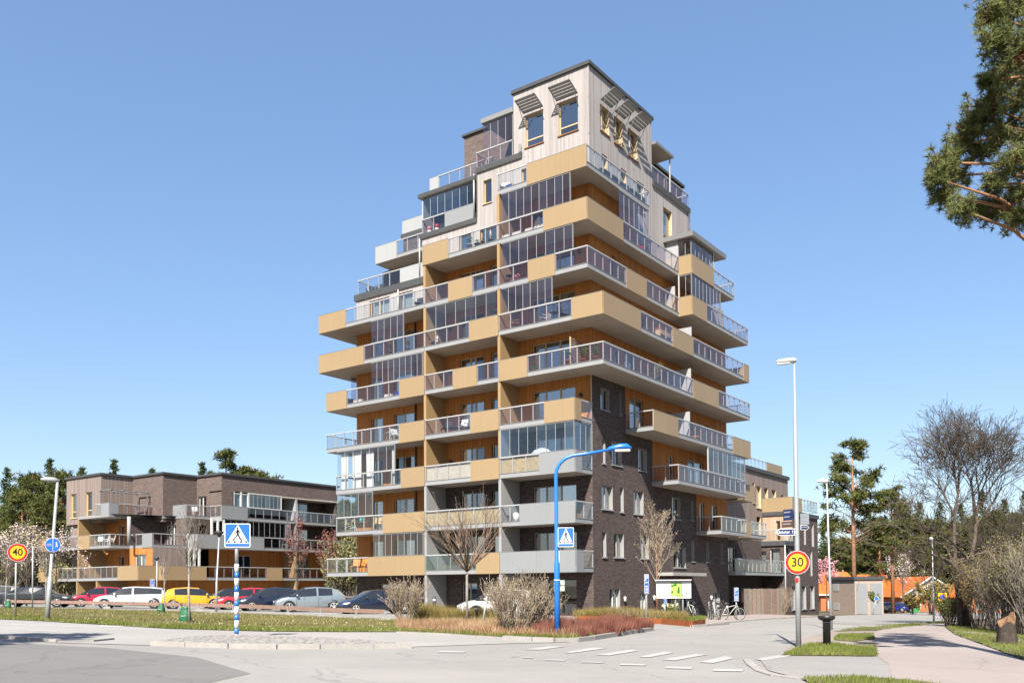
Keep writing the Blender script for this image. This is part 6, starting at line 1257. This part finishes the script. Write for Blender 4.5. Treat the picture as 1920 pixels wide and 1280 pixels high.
b = depth_at(814, 50); o = pole_thing('bollard', b, 'dark grey bollard by the left pillar of the tower', 'bollard'); MB().lathe([(0.10, -0.1), (0.10, 1.05), (0.06, 1.1)], (0, 0, 0), 12).build('post', 'dark_metal', o); MB().lathe([(0.103, 0.82), (0.103, 0.95)], (0, 0, 0), 12).build('reflector', 'alu', o)
# ------------------------------------------------------------ timber rail fence along the car park
pts = [(-30, 1136.5), (20, 1137.5), (92, 1139), (200, 1141), (305, 1144), (372, 1146), (437, 1148), (540, 1153), (602, 1156.5), (668, 1160), (722, 1162.5)]
P = [gnd(*q) for q in pts]; o = empty('timber_rail_fence', P[0], 0, 'low weathered timber rail on concrete feet in front of the parked cars', 'fence')
for i, p in enumerate(P):
    q = p-P[0]; MB().box(-0.28, 0.28, -0.2, 0.2, -0.05, 0.16).build('concrete_foot', 'concrete', o, q, -0.5); MB().box(-0.04, 0.04, -0.05, 0.05, 0.16, 0.46).build('bracket', 'galv', o, q, -0.5)
    if i:
        a = P[i-1]-P[0]; d = q-a; L = d.length; n = max(1, round(L/3.2))
        for j in range(n):
            c = a+d*((j+0.5)/n); s = bpy.data.objects.new('rail_plank', cube_mesh('old_timber')); link(s, o); s.location = (c.x, c.y, c.z+0.40); s.scale = (L/n-0.03, 0.07, 0.20); s.rotation_euler = (0, -math.atan2(d.z, math.hypot(d.x, d.y)), math.atan2(d.y, d.x))
P = [depth_at(px, D) for px, D in ((200, 72), (330, 70), (460, 68), (600, 66), (700, 62), (800, 56))]; o = empty('metal_railing', P[0], 0, 'white tube railing behind the row of parked cars', 'railing')
for i, p in enumerate(P):
    q = p-P[0]; MB().tube([(0, 0, -0.1), (0, 0, 1.0)], 0.03, 6).build('post', 'fascia', o, q)
    if i:
        a = P[i-1]-P[0]
        for z in (0.55, 0.98): MB().tube([a+Vector((0, 0, z)), q+Vector((0, 0, z))], 0.03, 6).build('rail', 'fascia', o)
# annex timber fence, board by board
a, b = Vector((0.62, 22.2, 0)), Vector((0.62, 30.4, 0)); o = empty('timber_fence', (a.x, a.y, g(a.x, a.y)), 0, 'weathered vertical board fence under the annex balcony', 'fence'); n = 42
for i in range(n):
    y = (b.y-a.y)*(i+0.5)/n; x = 0.7*(i/n); h = rnd.uniform(2.02, 2.08); q = box('board', rnd.choice(('timber_board', 'old_timber', 'timber_board', 'bark_grey')), o, x-0.012, x+0.012, y-0.085, y+0.085, -0.4, h); 
# green watering bags
for px, py, s, lab in ((347, 1167, 1.0, 'green watering bag at the foot of the birch in the lawn'), (302, 1149, 0.8, 'smaller green watering bag beside the white estate car'), (15, 1141, 0.8, 'green watering bag at the far left edge')):
    b = gnd(px, py); o = empty('watering_bag', b, 0.5, lab, 'bag'); m = MB(); prof = [(0.20, -0.03), (0.25, 0.1), (0.24, 0.3), (0.2, 0.45), (0.15, 0.55), (0.17, 0.62)]; m.lathe([(r*s, z*s*1.05) for r, z in prof], (0, 0, 0), 14)
    m.v = [(x*(1+0.12*math.sin(7*math.atan2(y, x)+9*z)), y*(0.75+0.1*math.sin(5*math.atan2(y, x))), z) for x, y, z in m.v]; m.build('bag', 'bag_green', o); MB().tube([(0.17*s, -0.13*s, 0.30*s), (0.0, -0.2*s, 0.27*s), (-0.17*s, -0.13*s, 0.30*s)], 0.012, 4).build('strap', 'white', o)
# ------------------------------------------------------------ bicycles
mat('bike_white', (0.6, 0.6, 0.58), 0.4, 0.5, 0.04); mat('tyre', (0.025, 0.025, 0.026), 0.85, 0.2, 0.1)
def bicycle(p, rz, label, m='bike_white', lean=0.08):
    o = empty('bicycle', p, rz, label, 'bicycle'); r = 0.34
    for x in (-0.53, 0.53):
        w = MB(); w.tube([(x+r*math.cos(a*math.pi/12), 0, r+r*math.sin(a*math.pi/12)) for a in range(25)], 0.022, 6, cap=False); wo = w.build('wheel', 'tyre', o); s = MB(); s.tube([(x+(r-0.035)*math.cos(a*math.pi/12), 0, r+(r-0.035)*math.sin(a*math.pi/12)) for a in range(25)], 0.012, 5, cap=False)
        for a in range(12): s.tube([(x, 0, r), (x+(r-0.03)*math.cos(a*math.pi/6), 0, r+(r-0.03)*math.sin(a*math.pi/6))], 0.004, 3)
        s.build('rim', 'alu', wo)
    f = MB()
    for a, b_ in (((-0.53, 0, r), (-0.12, 0, 0.30)), ((-0.53, 0, r), (-0.24, 0, 0.78)), ((-0.12, 0, 0.30), (-0.26, 0, 0.86)), ((-0.12, 0, 0.30), (0.34, 0, 0.80)), ((-0.22, 0, 0.72), (0.33, 0, 0.82)), ((0.53, 0, r), (0.32, 0, 0.98))): f.tube([a, b_], 0.02, 6)
    f.build('frame', m, o); MB().tube([(0.22, -0.26, 1.05), (0.33, -0.1, 1.03), (0.32, 0, 1.0), (0.33, 0.1, 1.03), (0.22, 0.26, 1.05)], 0.016, 6).build('handlebar', 'dark_metal', o); MB().tube([(-0.40, 0, 0.90), (-0.25, 0, 0.91), (-0.12, 0, 0.90)], [0.09, 0.07, 0.03], 8).build('saddle', 'dark_metal', o)
    MB().box(-0.80, -0.40, -0.06, 0.06, 0.70, 0.72).build('rack', 'dark_metal', o); return o
for px, py, rz, lab in ((1331, 1161, 2.1, 'pale bicycle at the left of the rack by the brick wall'), (1341, 1161, 2.3, 'pale bicycle in the middle of the rack by the brick wall'), (1350, 1161, 2.0, 'pale bicycle at the right of the rack by the brick wall'), (1371, 1162, 0.9, 'bicycle standing apart in front of the annex'), (1296, 1158, 2.5, 'bicycle leaning by the tower entrance')): bicycle(gnd(px, py), rz, lab)
# flower tub
b = gnd(1257, 1161); o = empty('flower_tub', b, 0, 'grey tub of yellow flowers below the map board', 'planter'); MB().lathe([(0.34, 0), (0.42, 0.45), (0.38, 0.46)], (0, 0, 0), 14).build('tub', 'sign_grey', o); lv = Leaves()
for _ in range(160): lv.leaf(Vector((rnd.uniform(-0.35, 0.35), rnd.uniform(-0.35, 0.35), rnd.uniform(0.4, 0.75))), 0.16, 0.05)
lv.build('leaves', 'grass_lush', o); lv = Leaves()
for _ in range(90): lv.leaf(Vector((rnd.uniform(-0.36, 0.36), rnd.uniform(-0.36, 0.36), rnd.uniform(0.65, 0.85))), 0.11, 0.05)
lv.build('flowers', 'flower', o)
# ------------------------------------------------------------ cars
def paint(name, col, metal=0.0): 
    if name in MATS: return
    t = NT(name); MATS[name] = t.finish(al(col), 0.28, 0.5, metal, coat=0.8)
for n_, c_, m_ in (('paint_white', (0.72, 0.73, 0.74), 0), ('paint_silver', (0.34, 0.40, 0.44), 0.5), ('paint_red', (0.58, 0.008, 0.02), 0), ('paint_yellow', (0.74, 0.40, 0.01), 0), ('paint_navy', (0.012, 0.02, 0.05), 0.3), ('paint_black', (0.012, 0.013, 0.016), 0.2), ('paint_blue', (0.02, 0.03, 0.26), 0.2), ('paint_crimson', (0.45, 0.01, 0.05), 0), ('paint_champagne', (0.42, 0.40, 0.36), 0.5)): paint(n_, c_, m_)
t = NT('car_glass'); MATS['car_glass'] = t.finish((0.012, 0.014, 0.017), 0.03, 0.9); mat('headlight', (0.6, 0.62, 0.65), 0.15, 0.8, 0.1); mat('taillight', (0.45, 0.01, 0.012), 0.2, 0.6, 0.05); mat('trim', (0.018, 0.018, 0.02), 0.55, 0.4, 0.05); mat('plate', (0.70, 0.71, 0.72), 0.5, 0.3, 0.02)
# station: x, half width, belt z, top z, cabin?   (front is +x)
SHAPES = {
 'hatch': [(-2.08, .70, .62, .66, 0), (-2.04, .82, .92, .97, 0), (-1.72, .86, 1.0, 1.30, 1), (-1.25, .87, .98, 1.44, 1), (-0.40, .875, .95, 1.50, 1), (-0.30, .875, .95, 1.50, 1), (0.38, .875, .92, 1.44, 1), (1.30, .86, .88, .93, 0), (1.72, .83, .79, .85, 0), (2.0, .76, .66, .71, 0), (2.10, .60, .50, .53, 0)],
 'wagon': [(-2.38, .72, .62, .66, 0), (-2.34, .84, .90, .95, 0), (-2.10, .87, .95, 1.36, 1), (-1.35, .88, .95, 1.44, 1), (-0.30, .885, .93, 1.48, 1), (-0.20, .885, .93, 1.48, 1), (0.45, .885, .92, 1.42, 1), (1.45, .87, .87, .92, 0), (1.90, .83, .78, .83, 0), (2.20, .75, .64, .68, 0), (2.30, .60, .48, .51, 0)],
 'sedan': [(-2.35, .70, .66, .70, 0), (-2.30, .82, .90, .95, 0), (-1.75, .86, .94, 1.01, 0), (-1.05, .87, .93, 1.38, 1), (-0.25, .875, .92, 1.43, 1), (-0.15, .875, .92, 1.43, 1), (0.55, .875, .91, 1.36, 1), (1.30, .86, .88, .93, 0), (1.85, .82, .78, .82, 0), (2.2, .74, .62, .66, 0), (2.30, .60, .48, .51, 0)]}
def ring(st):
    x, w, b, tp, cab = st
    if cab: return [(x, .80*w, .20), (x, .98*w, .33), (x, w, .62), (x, .97*w, b), (x, .74*w, tp-.07), (x, .60*w, tp-.01), (x, 0, tp+.01)]
    return [(x, .80*w, .20), (x, .97*w, min(.33, b-.12)), (x, w, min(.60, b-.06)), (x, .95*w, b), (x, .84*w, b+(tp-b)*.55), (x, .55*w, tp), (x, 0, tp+.02)]
CARS = {}
def build_car(shape, pm):
    st = SHAPES[shape]; rg = [ring(s) for s in st]; body = MB(); side = {1: MB(), -1: MB()}; ws = MB(); rw_ = MB(); last = len(st)-1
    ci = [i for i, s in enumerate(st) if s[4]]; c0, c1 = ci[0], ci[-1]
    for sgn in (1, -1):
        for i in range(last):
            for j in range(6):
                q = [rg[i][j], rg[i+1][j], rg[i+1][j+1], rg[i][j+1]]; q = [(x, y*sgn, z) for x, y, z in q]
                if sgn > 0: q = q[::-1]
                tgt = body; gl = False
                if j == 3 and i >= c0 and i <= c1 and not (abs(st[i][0]-st[i+1][0]) < 0.15): 
                    if not (i == c0 and shape == 'hatch'): tgt = side[sgn]; gl = True
                if j in (4, 5) and i == c1: tgt = ws; gl = True
                if j in (4, 5) and i == c0-1: tgt = rw_; gl = True
                if gl: tgt.face(q, 0, False)
                else: body.face(q, 0, True)
    for e in (0, last):
        r_ = rg[e]; pts = [(x, y, z) for x, y, z in r_]+[(x, -y, z) for x, y, z in reversed(r_[:-1])]; body.face(pts if e == 0 else pts[::-1], 0, False)
    o = empty('parked_car')
    bm = body.mesh('body', pm); bm_ = bmesh.new(); bm_.from_mesh(bm); bmesh.ops.remove_doubles(bm_, verts=bm_.verts, dist=1e-4); bmesh.ops.recalc_face_normals(bm_, faces=bm_.faces); bm_.to_mesh(bm); bm_.free()
    bo = bpy.data.objects.new('body', bm); link(bo, o)
    md = bo.modifiers.new('b', 'BEVEL'); md.width = 0.03; md.segments = 2; md.limit_method = 'ANGLE'; md.angle_limit = R(28)
    ws.build('windscreen', 'car_glass', o); rw_.build('rear_window', 'car_glass', o)
    for sgn in (1, -1): side[sgn].build('side_windows', 'car_glass', o)
    L0, L1 = st[0][0], st[-1][0]; hw = st[4][1]
    for x in (st[4][0]-0.0, (st[6][0]+st[7][0])/2+0.05, st[3][0]+0.05):
        for sgn in (1, -1): MB().box(x-0.006, x+0.006, sgn*hw*0.985-0.012, sgn*hw*0.985+0.012, 0.30, 0.90).build('door_seam', 'trim', bo)
    for x in (-0.45, 0.5):
        for sgn in (1, -1): MB().box(x-0.11, x, sgn*hw*0.985-0.02, sgn*hw*0.985+0.025, 0.80, 0.83).build('handle', pm, bo)
    for x in (L1-0.78, L0+0.76):
        for sgn in (1, -1):
            y = sgn*(hw*0.985); a = MB(); a.tube([(x, y-sgn*0.12, .33), (x, y+sgn*0.004, .33)], 0.375, 20); a.build('wheel_arch', 'trim', o)
            w = MB(); w.tube([(x, y-sgn*0.18, .315), (x, y-sgn*0.0, .315), (x, y+sgn*0.018, .315)], [.315, .315, .28], 20); wo = w.build('wheel', 'tyre', o)
            rm = MB(); rm.tube([(x, y+sgn*0.012, .315), (x, y+sgn*0.024, .315)], 0.065, 10)
            for k in range(5):
                an = k*2*math.pi/5+0.3; rm.tube([(x, y+sgn*0.022, .315), (x+0.2*math.cos(an), y+sgn*0.02, .315+0.2*math.sin(an))], [0.045, 0.03], 5)
            rm.tube([(x+0.215*math.cos(a_*math.pi/10), y+sgn*0.014, .315+0.215*math.sin(a_*math.pi/10)) for a_ in range(21)], 0.02, 5, cap=False); rm.build('rim', 'alu', wo)
    xf = st[-2][0]; wf = st[-2][1]; zf = st[-2][2]; xr = st[1][0]; wr = st[1][1]
    for sgn in (1, -1):
        MB().tube([(xf-0.34, sgn*wf*1.04, zf+.06), (xf-0.12, sgn*wf*0.98, zf-.01), (xf+0.03, sgn*wf*0.72, zf-.04)], [0.05, 0.085, 0.055], 8).build('headlight', 'headlight', o)
        MB().box(xr-0.015 if shape != 'x' else xr, xr+0.20, sgn*wr*0.80-0.06, sgn*wr*0.80+0.165*0.8, 0.74, 0.92).build('tail_light', 'taillight', o)
        MB().tube([(0.86, sgn*(hw*0.93), 0.94), (0.86, sgn*(hw+0.13), 0.99), (0.84, sgn*(hw+0.17), 0.99)], [0.03, 0.085, 0.05], 8).build('mirror', pm, o)
    MB().box(L1-0.06, L1+0.012, -0.42, 0.42, 0.36, 0.46).build('grille', 'trim', o); MB().box(L1+0.01, L1+0.022, -0.24, 0.24, 0.27, 0.36).build('number_plate', 'plate', o); MB().box(L0-0.02, L0-0.006, -0.24, 0.24, 0.42, 0.52).build('number_plate', 'plate', o)
    MB().box(L0-0.012, L0+0.06, -0.6, 0.6, 0.20, 0.34).build('bumper', 'trim', o)
    return o
def car(shape, pm, px, D, phi, label, group='cars parked in the car park', s=1.0):
    """phi: degrees the nose swings towards the camera from pointing left"""
    key = (shape, pm); p = depth_at(px, D)
    if key not in CARS: CARS[key] = build_car(shape, pm); o = CARS[key]
    else: o = copy_tree(CARS[key])
    h = -RH*math.cos(R(phi))-FH*math.sin(R(phi)); o.location = (p.x, p.y, p.z+0.02); o.rotation_euler = (0, 0, math.atan2(h.y, h.x)); o.scale = (s, s, s); return tag(o, label, 'car', group)
car('hatch', 'paint_champagne', -8, 66, 12, 'silver car cut by the left edge of the picture'); car('sedan', 'paint_black', 70, 63, 190, 'black saloon car at the left behind the thin birch'); car('hatch', 'paint_crimson', 186, 68, 30, 'crimson car mostly hidden behind the white estate')
car('wagon', 'paint_white', 245, 62, 14, 'white estate car parked left of the yellow car'); car('hatch', 'paint_yellow', 361, 63, 205, 'bright yellow hatchback seen from behind'); car('hatch', 'paint_black', 428, 69, 30, 'dark car glimpsed between the yellow and red cars')
car('hatch', 'paint_red', 462, 62, 28, 'bright red hatchback behind the striped sign pole'); car('hatch', 'paint_navy', 506, 58.5, 28, 'dark blue hatchback between the red and silver cars'); car('hatch', 'paint_silver', 580, 57, 22, 'silver hatchback parked in front of the low building', s=1.04); car('wagon', 'paint_navy', 702, 54, 30, 'dark blue car parked right of the silver hatchback', s=0.96)
car('hatch', 'paint_white', 935, 47, 12, 'white car parked behind the hedge at the tower', s=1.02)
car('hatch', 'paint_champagne', 1647, 128, 188, 'silver beige car beside the small round blue sign', 'far cars by the orange roofs'); car('hatch', 'paint_blue', 1668, 131, 200, 'blue car next to the far silver beige car', 'far cars by the orange roofs'); car('sedan', 'paint_blue', 1682, 134, 200, 'second blue car farther along the far row', 'far cars by the orange roofs'); car('hatch', 'paint_silver', 1696, 137, 200, 'pale silver car at the end of the far row by the green bin', 'far cars by the orange roofs')
b = depth_at(1714, 136); o = empty('green_bin', b, 0.3, 'bright green bin at the end of the far car row', 'bin'); MB().prism([(-0.55, -0.45), (0.55, -0.45), (0.6, 0.5), (-0.6, 0.5)], 0, 1.05).build('tub', 'green_plastic', o); MB().box(-0.64, 0.64, -0.5, 0.55, 1.05, 1.15).build('lid', 'dark_metal', o)
# ------------------------------------------------------------ things on the balconies
def bpos(k, px, n, ax='F', c=None):
    z = SB[k]+TH
    if ax == 'F': Y = (-2.0 if c is None else c)+n; return Vector((xat(px, z+0.3, Y), Y, z))
    X = (c if c is not None else 2.0)-n; return Vector((X, yat(px, z+0.3, X), z))
def planter(p, w, label, m='white', rz=0.0, green='house_plant', h=0.26):
    o = empty('planter_box', p, rz, label, 'planter'); MB().box(-w/2, w/2, -0.13, 0.13, 0.02, h).build('box', m, o); lv = Leaves()
    for _ in range(int(70*w)): lv.leaf(Vector((rnd.uniform(-w/2, w/2), rnd.uniform(-0.12, 0.12), h)), rnd.uniform(0.08, 0.2), 0.03)
    lv.build('plants', green, o); return o
def pot(p, r, h, label, m='terracotta', ph=0.6, pr=0.25, n=90, green='house_plant'):
    o = empty('potted_plant', p, 0, label, 'potted plant'); MB().lathe([(r*0.7, 0), (r, h), (r*1.06, h), (r*1.06, h*1.08), (r*0.9, h*1.08)], (0, 0, 0), 14).build('pot', m, o); st_ = MB(); st_.tube([(0, 0, h), (0.02, 0, h+ph*0.6)], 0.012, 5); st_.build('stem', 'bark', o); lv = Leaves()
    for _ in range(n): v = rv()*rnd.random()**0.5; lv.leaf(Vector((v.x*pr, v.y*pr, h+ph*0.6+v.z*ph*0.45)), 0.11, 0.03)
    lv.build('foliage', green, o); return o
def chair(p, rz, label, m='dark_fabric', lm=None):
    o = empty('balcony_chair', p, rz, label, 'chair'); lm = lm or m
    for x in (-0.22, 0.22):
        for y in (-0.2, 0.2): MB().box(x-0.018, x+0.018, y-0.018, y+0.018, 0, 0.42).build('leg', lm, o)
    MB().box(-0.26, 0.26, -0.25, 0.25, 0.42, 0.48).build('seat', m, o); bk = MB().box(-0.26, 0.26, -0.03, 0.03, 0, 0.5).build('backrest', m, o, (0, 0.25, 0.46)); bk.rotation_euler = (R(-14), 0, 0)
    for x in (-0.27, 0.27): MB().box(x-0.02, x+0.02, -0.24, 0.24, 0.62, 0.66).build('armrest', lm, o)
    return o
def table(p, label, r=0.33, m='dark_metal', h=0.7):
    o = empty('balcony_table', p, 0, label, 'table'); MB().lathe([(r, h-0.03), (r, h)], (0, 0, 0), 18).build('top', m, o)
    for a in (0.4, 2.5, 4.6): MB().tube([(math.cos(a)*r*0.75, math.sin(a)*r*0.75, 0), (math.cos(a)*0.05, math.sin(a)*0.05, h-0.03)], 0.014, 5).build('leg', m, o)
    return o
for i, px in enumerate((951, 970, 994, 1012)): planter(bpos(8, px, 0.28), 0.62, ['leftmost', 'second', 'third', 'rightmost'][i]+' white planter box behind the glass of the upper corner balcony')
planter(bpos(5, 672, 0.28), 0.75, 'white planter box on the left end gold balcony'); planter(bpos(5, 729, 0.28), 0.62, 'white planter box near the middle of the left end balcony')
for k, px, n, r, h, ph, lab in ((5, 1064, 0.4, 0.22, 0.36, 0.75, 'terracotta pot with a small tree left of the wooden trellis'), (5, 1093, 0.45, 0.2, 0.28, 0.9, 'terracotta pot with tall plant right of the wooden trellis'), (5, 1117, 0.5, 0.2, 0.3, 0.7, 'terracotta pot with plant at the balcony corner'), (5, 1001, 0.35, 0.17, 0.16, 0.2, 'flat terracotta bowl next to the gold panel'), (8, 881, 0.4, 0.24, 0.36, 0.6, 'large dark pot with green plant on the timber-backed balcony')):
    pot(bpos(k, px, n), r, h, lab, 'terracotta' if k == 5 else 'sign_grey', ph)
for px, r, lab in ((895, 0.2, 'dark pot right of the large potted plant'), (907, 0.19, 'round black pot on the timber-backed balcony'), (920, 0.17, 'small black pot nearest the gold fin')): pot(bpos(8, px, 0.35), r, 0.3, lab, 'dark_metal', 0.25, 0.12, 30)
for px, lab in ((732, 'green topiary pot left on the glazed left balcony'), (766, 'green topiary pot right on the glazed left balcony')): pot(bpos(6, px, 0.4), 0.14, 0.25, lab, 'dark_metal', 0.75, 0.18, 110, 'grass_lush')
pot(bpos(5, 1233, 0.5, 'R'), 0.25, 0.35, 'leafy yellow green plant behind the long right balcony glass', 'dark_metal', 1.1, 0.4, 160, 'bud_green')
tr_ = bpos(5, 1080, 0.9); o = empty('trellis', tr_, 0, 'brown wooden slatted trellis screen on the corner balcony', 'trellis'); MB().box(-0.03, 0.03, -0.65, -0.58, 0, 1.75).build('post', 'frame_wood', o)
for i in range(11): MB().box(-0.012, 0.012, -0.6, 0.6, 0.12+i*0.15, 0.20+i*0.15).build('slat', 'old_timber', o)
chair(bpos(6, 948, 0.9), 0.9, 'reddish wooden lounge chair at the left end of the corner balcony', 'frame_brown'); chair(bpos(6, 966, 0.7), 2.2, 'second reddish wooden chair beside the lounge chair', 'frame_brown'); chair(bpos(6, 1058, 0.9), 2.6, 'dark cushioned chair behind the gold corner panel', 'dark_fabric'); chair(bpos(6, 1021, 0.9), -0.6, 'light metal chair at the dark balcony table', 'alu'); table(bpos(6, 1040, 0.8), 'dark table on the corner balcony')
o = empty('parasol_cover', bpos(7, 968, 0.6), 0, 'pink patterned cushion on the wrought iron set', 'cushion'); MB().lathe([(0.05, 0.35), (0.24, 0.38), (0.27, 0.5), (0.2, 0.62), (0.05, 0.66)], (0, 0, 0), 12).build('cushion', 'pink_cloth', o); o.name = 'pink_cushion'
table(bpos(7, 957, 0.7), 'wrought iron table beside the pink cushion', 0.3); chair(bpos(7, 806, 0.7), 0.7, 'dark wooden chair in the middle loggia', 'frame_brown', 'dark_metal'); chair(bpos(7, 784, 0.8), 0.2, 'black chair in front of the pale timber wall', 'dark_fabric')
chair(bpos(6, 812, 0.7), 0.4, 'white wire chair in the glazed middle loggia', 'alu'); chair(bpos(4, 836, 0.8), 0.0, 'dark sofa seat with white cushion in the middle loggia', 'dark_fabric'); chair(bpos(4, 866, 0.8), 0.0, 'white cushioned seat in the middle loggia', 'white', 'dark_metal'); table(bpos(4, 850, 0.6), 'low dark table between the two loggia seats', 0.35, 'dark_fabric', 0.4); table(bpos(4, 728, 0.6), 'small round table on the left clear-glass balcony', 0.28, 'alu'); chair(bpos(4, 742, 0.7), 1.2, 'light metal chair beside the small round table', 'alu')
chair(bpos(2, 707, 0.7), 0.5, 'rattan chair on the left lower balcony', 'rattan'); chair(bpos(2, 652, 0.8), -0.6, 'rattan armchair at the left end of the lower balcony', 'rattan'); table(bpos(2, 678, 0.8), 'round wooden table between the rattan chairs', 0.45, 'rattan'); o = empty('table_lamp', bpos(2, 677, 0.8)+Vector((0, 0, 0.7)), 0, 'teal glazed jar on the round wooden table', 'jar'); MB().lathe([(0.08, 0), (0.13, 0.1), (0.1, 0.24), (0.04, 0.3)], (0, 0, 0), 12).build('jar', 'teal', o); o.name = 'jar'; pot(bpos(2, 659, 0.4), 0.14, 0.25, 'bright green plant at the left end of the lower balcony', 'white', 0.5, 0.22, 90, 'grass_lush')
for px, rz, lab in ((666, 0.4, 'left orange plastic chair on the lowest balcony'), (678, 0.0, 'middle orange plastic chair on the lowest balcony'), (686, -0.4, 'right orange plastic chair on the lowest balcony')): chair(bpos(1, px, 0.7), rz, lab, 'orange_plastic')
chair(bpos(2, 950, 0.8), 1.0, 'dark chair behind the clear glass at the grey balcony', 'dark_fabric', 'dark_metal'); o = empty('white_bucket', bpos(2, 968, 0.4), 0, 'white tub behind the clear glass at the grey balcony', 'tub'); MB().lathe([(0.17, 0), (0.2, 0.55), (0.18, 0.55)], (0, 0, 0), 14).build('tub', 'white', o); MB().lathe([(0.21, 0.551), (0.21, 0.58), (0.05, 0.6)], (0, 0, 0), 14).build('lid', 'white', o)
for px, lab in ((712, 'red flower pot in the glazed roof room'),): pass
for X, lab, m in ((-13.2, 'pink flowered pot at the left of the glazed roof room', 'pink_cloth'), (-12.5, 'red flowered pot in the glazed roof room', 'red_plastic')):
    o = empty('flower_pot', (X, 0.3, 26.38), 0, lab, 'flower pot'); MB().lathe([(0.1, 0), (0.15, 0.3), (0.13, 0.3)], (0, 0, 0), 12).build('pot', 'white', o); MB().lathe([(0.05, 0.3), (0.16, 0.38), (0.17, 0.5), (0.06, 0.6)], (0, 0, 0), 10).build('blooms', m, o)
o = empty('blue_box', bpos(5, 746, 0.35), 0.2, 'bright blue box at the end of the planter balcony', 'box'); MB().box(-0.16, 0.16, -0.14, 0.14, 0, 0.26).build('box', 'blue_plastic', o); MB().box(-0.18, 0.18, -0.16, 0.16, 0.26, 0.30).build('lid', 'blue_plastic', o)
o = empty('wooden_cabinet', bpos(6, 1243, 0.5, 'R'), 0, 'orange wooden cabinet behind the right balcony glass', 'cabinet'); MB().box(-0.2, 0.2, -0.7, 0.7, 0, 0.75).build('body', 'rattan', o); MB().box(-0.22, 0.22, -0.75, 0.75, 0.75, 0.79).build('top', 'frame_brown', o)
o = empty('red_chair', (0, 0, 0)) if False else chair(bpos(8, 1207, 0.45, 'R', 1.0), 1.5, 'red seat behind the upper right balcony glass', 'red_plastic', 'dark_metal'); chair(bpos(4, 1304, 0.8, 'R'), 1.7, 'reddish chair on the long right balcony', 'terracotta', 'dark_metal'); chair(bpos(5, 1286, 0.8, 'R'), 1.7, 'chair with folded blankets at the white screen', 'rattan', 'white')
for px, lab in ((1360, 'dark chair at the right end of the upper balcony'), (1376, 'second dark chair at the right end of the upper balcony')): chair(bpos(7, px, 0.9, 'R'), 1.2, lab)
for px, lab in ((694, 'left black lounge chair on the left roof terrace'), (712, 'right black lounge chair on the left roof terrace')): p = Vector((xat(px, 23.8, 1.0), 1.0, 23.4)); chair(p, 0.5, lab, 'dark_fabric')
chair(Vector((xat(946, 27, -1.2), -1.2, SB[9]+TH)), 0.4, 'grey seat on the top corner balcony', 'sign_grey'); o = empty('blue_crate', Vector((xat(958, 27, -1.3), -1.3, SB[9]+TH)), 0, 'blue crate on the top corner balcony', 'crate'); MB().box(-0.25, 0.25, -0.2, 0.2, 0, 0.4).build('crate', 'blue_plastic', o); MB().box(-0.27, 0.27, -0.22, 0.22, 0.36, 0.43).build('crate_rim', 'blue_plastic', o)
for i, (y, lab) in enumerate(((0.6, 'black box planter nearest the corner on the top right balcony'), (1.9, 'second black box planter on the top right balcony'), (3.0, 'third black box planter on the top right balcony'), (4.2, 'fourth black box planter on the top right balcony'), (5.2, 'last black box planter on the top right balcony'))): planter(Vector((0.7, y, SB[9]+TH)), 0.9, lab, 'dark_fabric', math.pi/2, 'house_plant', 0.5)
# long white curtains in the glazed left bay
for i, (a, b_) in enumerate(((640, 653), (661, 678), (687, 701), (735, 740))):
    p = bpos(3, (a+b_)/2, 0.25); w = abs(xat(b_, 10, -1.75)-xat(a, 10, -1.75)); o = empty('white_curtain', p, 0, ['leftmost long white curtain in the glazed left bay', 'widest long white curtain in the glazed left bay', 'third long white curtain in the glazed left bay', 'narrow white curtain gathered at the post of the glazed left bay'][i], 'curtain'); m = MB(); n = 14
    for j in range(n):
        x0, x1 = -w/2+w*j/n, -w/2+w*(j+1)/n; y0, y1 = 0.05*(j % 2), 0.05*((j+1) % 2); m.face([(x0*0.92, y0, 0.02), (x1*0.92, y1, 0.02), (x1, y1, 2.62), (x0, y0, 2.62)], 0, False)
    m.build('drape', 'curtain', o); MB().tube([(-w/2, 0.03, 2.63), (w/2, 0.03, 2.63)], 0.015, 6).build('curtain_rod', 'alu', o)
# closed white parasol on the low building
o = empty('closed_parasol', Vector((-49.8, 3.75, l3+TH)), 0, 'closed white parasol on the low building terrace', 'parasol'); MB().tube([(0, 0, 0), (0, 0, 2.75)], 0.025, 6).build('pole', 'alu', o); MB().lathe([(0.05, 1.0), (0.18, 1.1), (0.14, 1.6), (0.10, 2.3), (0.13, 2.5), (0.02, 2.7)], (0, 0, 0), 10).build('canopy', 'white', o); MB().lathe([(0.25, 0), (0.25, 0.08), (0.06, 0.12)], (0, 0, 0), 12).build('foot', 'concrete', o)
for x, y, z, rz, lab, m in ((-54.2, -0.5, l2, 0.5, 'left white wicker chair on the low building loggia', 'white'), (-53.3, -0.4, l2, -0.4, 'middle white wicker chair on the low building loggia', 'white'), (-52.0, -0.5, l2, -0.6, 'right white wicker chair on the low building loggia', 'white'), (-46.6, 16, l3, 1.4, 'white plastic chair on the top loggia of the low building', 'white'), (-46.5, 15.2, l2, 1.4, 'white chair on the middle loggia of the low building', 'white'), (-49.9, 4.0, l3, 0.5, 'white seat under the closed parasol', 'white'), (-47.8, 5.6, l3, 1.2, 'white chair by the open door of the low building terrace', 'white')): chair(Vector((x, y, z+TH)), rz, lab, m)
o = empty('sand_bag', bpos(3, 1015, 0.3)+Vector((0, 0, 1.05)), 0, 'white draped cover on the grey balcony rail', 'cover'); m = MB(); m.lathe([(0.75, -0.12), (0.72, 0.06), (0.5, 0.24), (0.2, 0.33), (0.02, 0.35)], (0, 0, 0), 16); m.v = [(x*1.0, y*0.4, z) for x, y, z in m.v]; m.build('cover', 'white', o); o.name = 'white_cover'
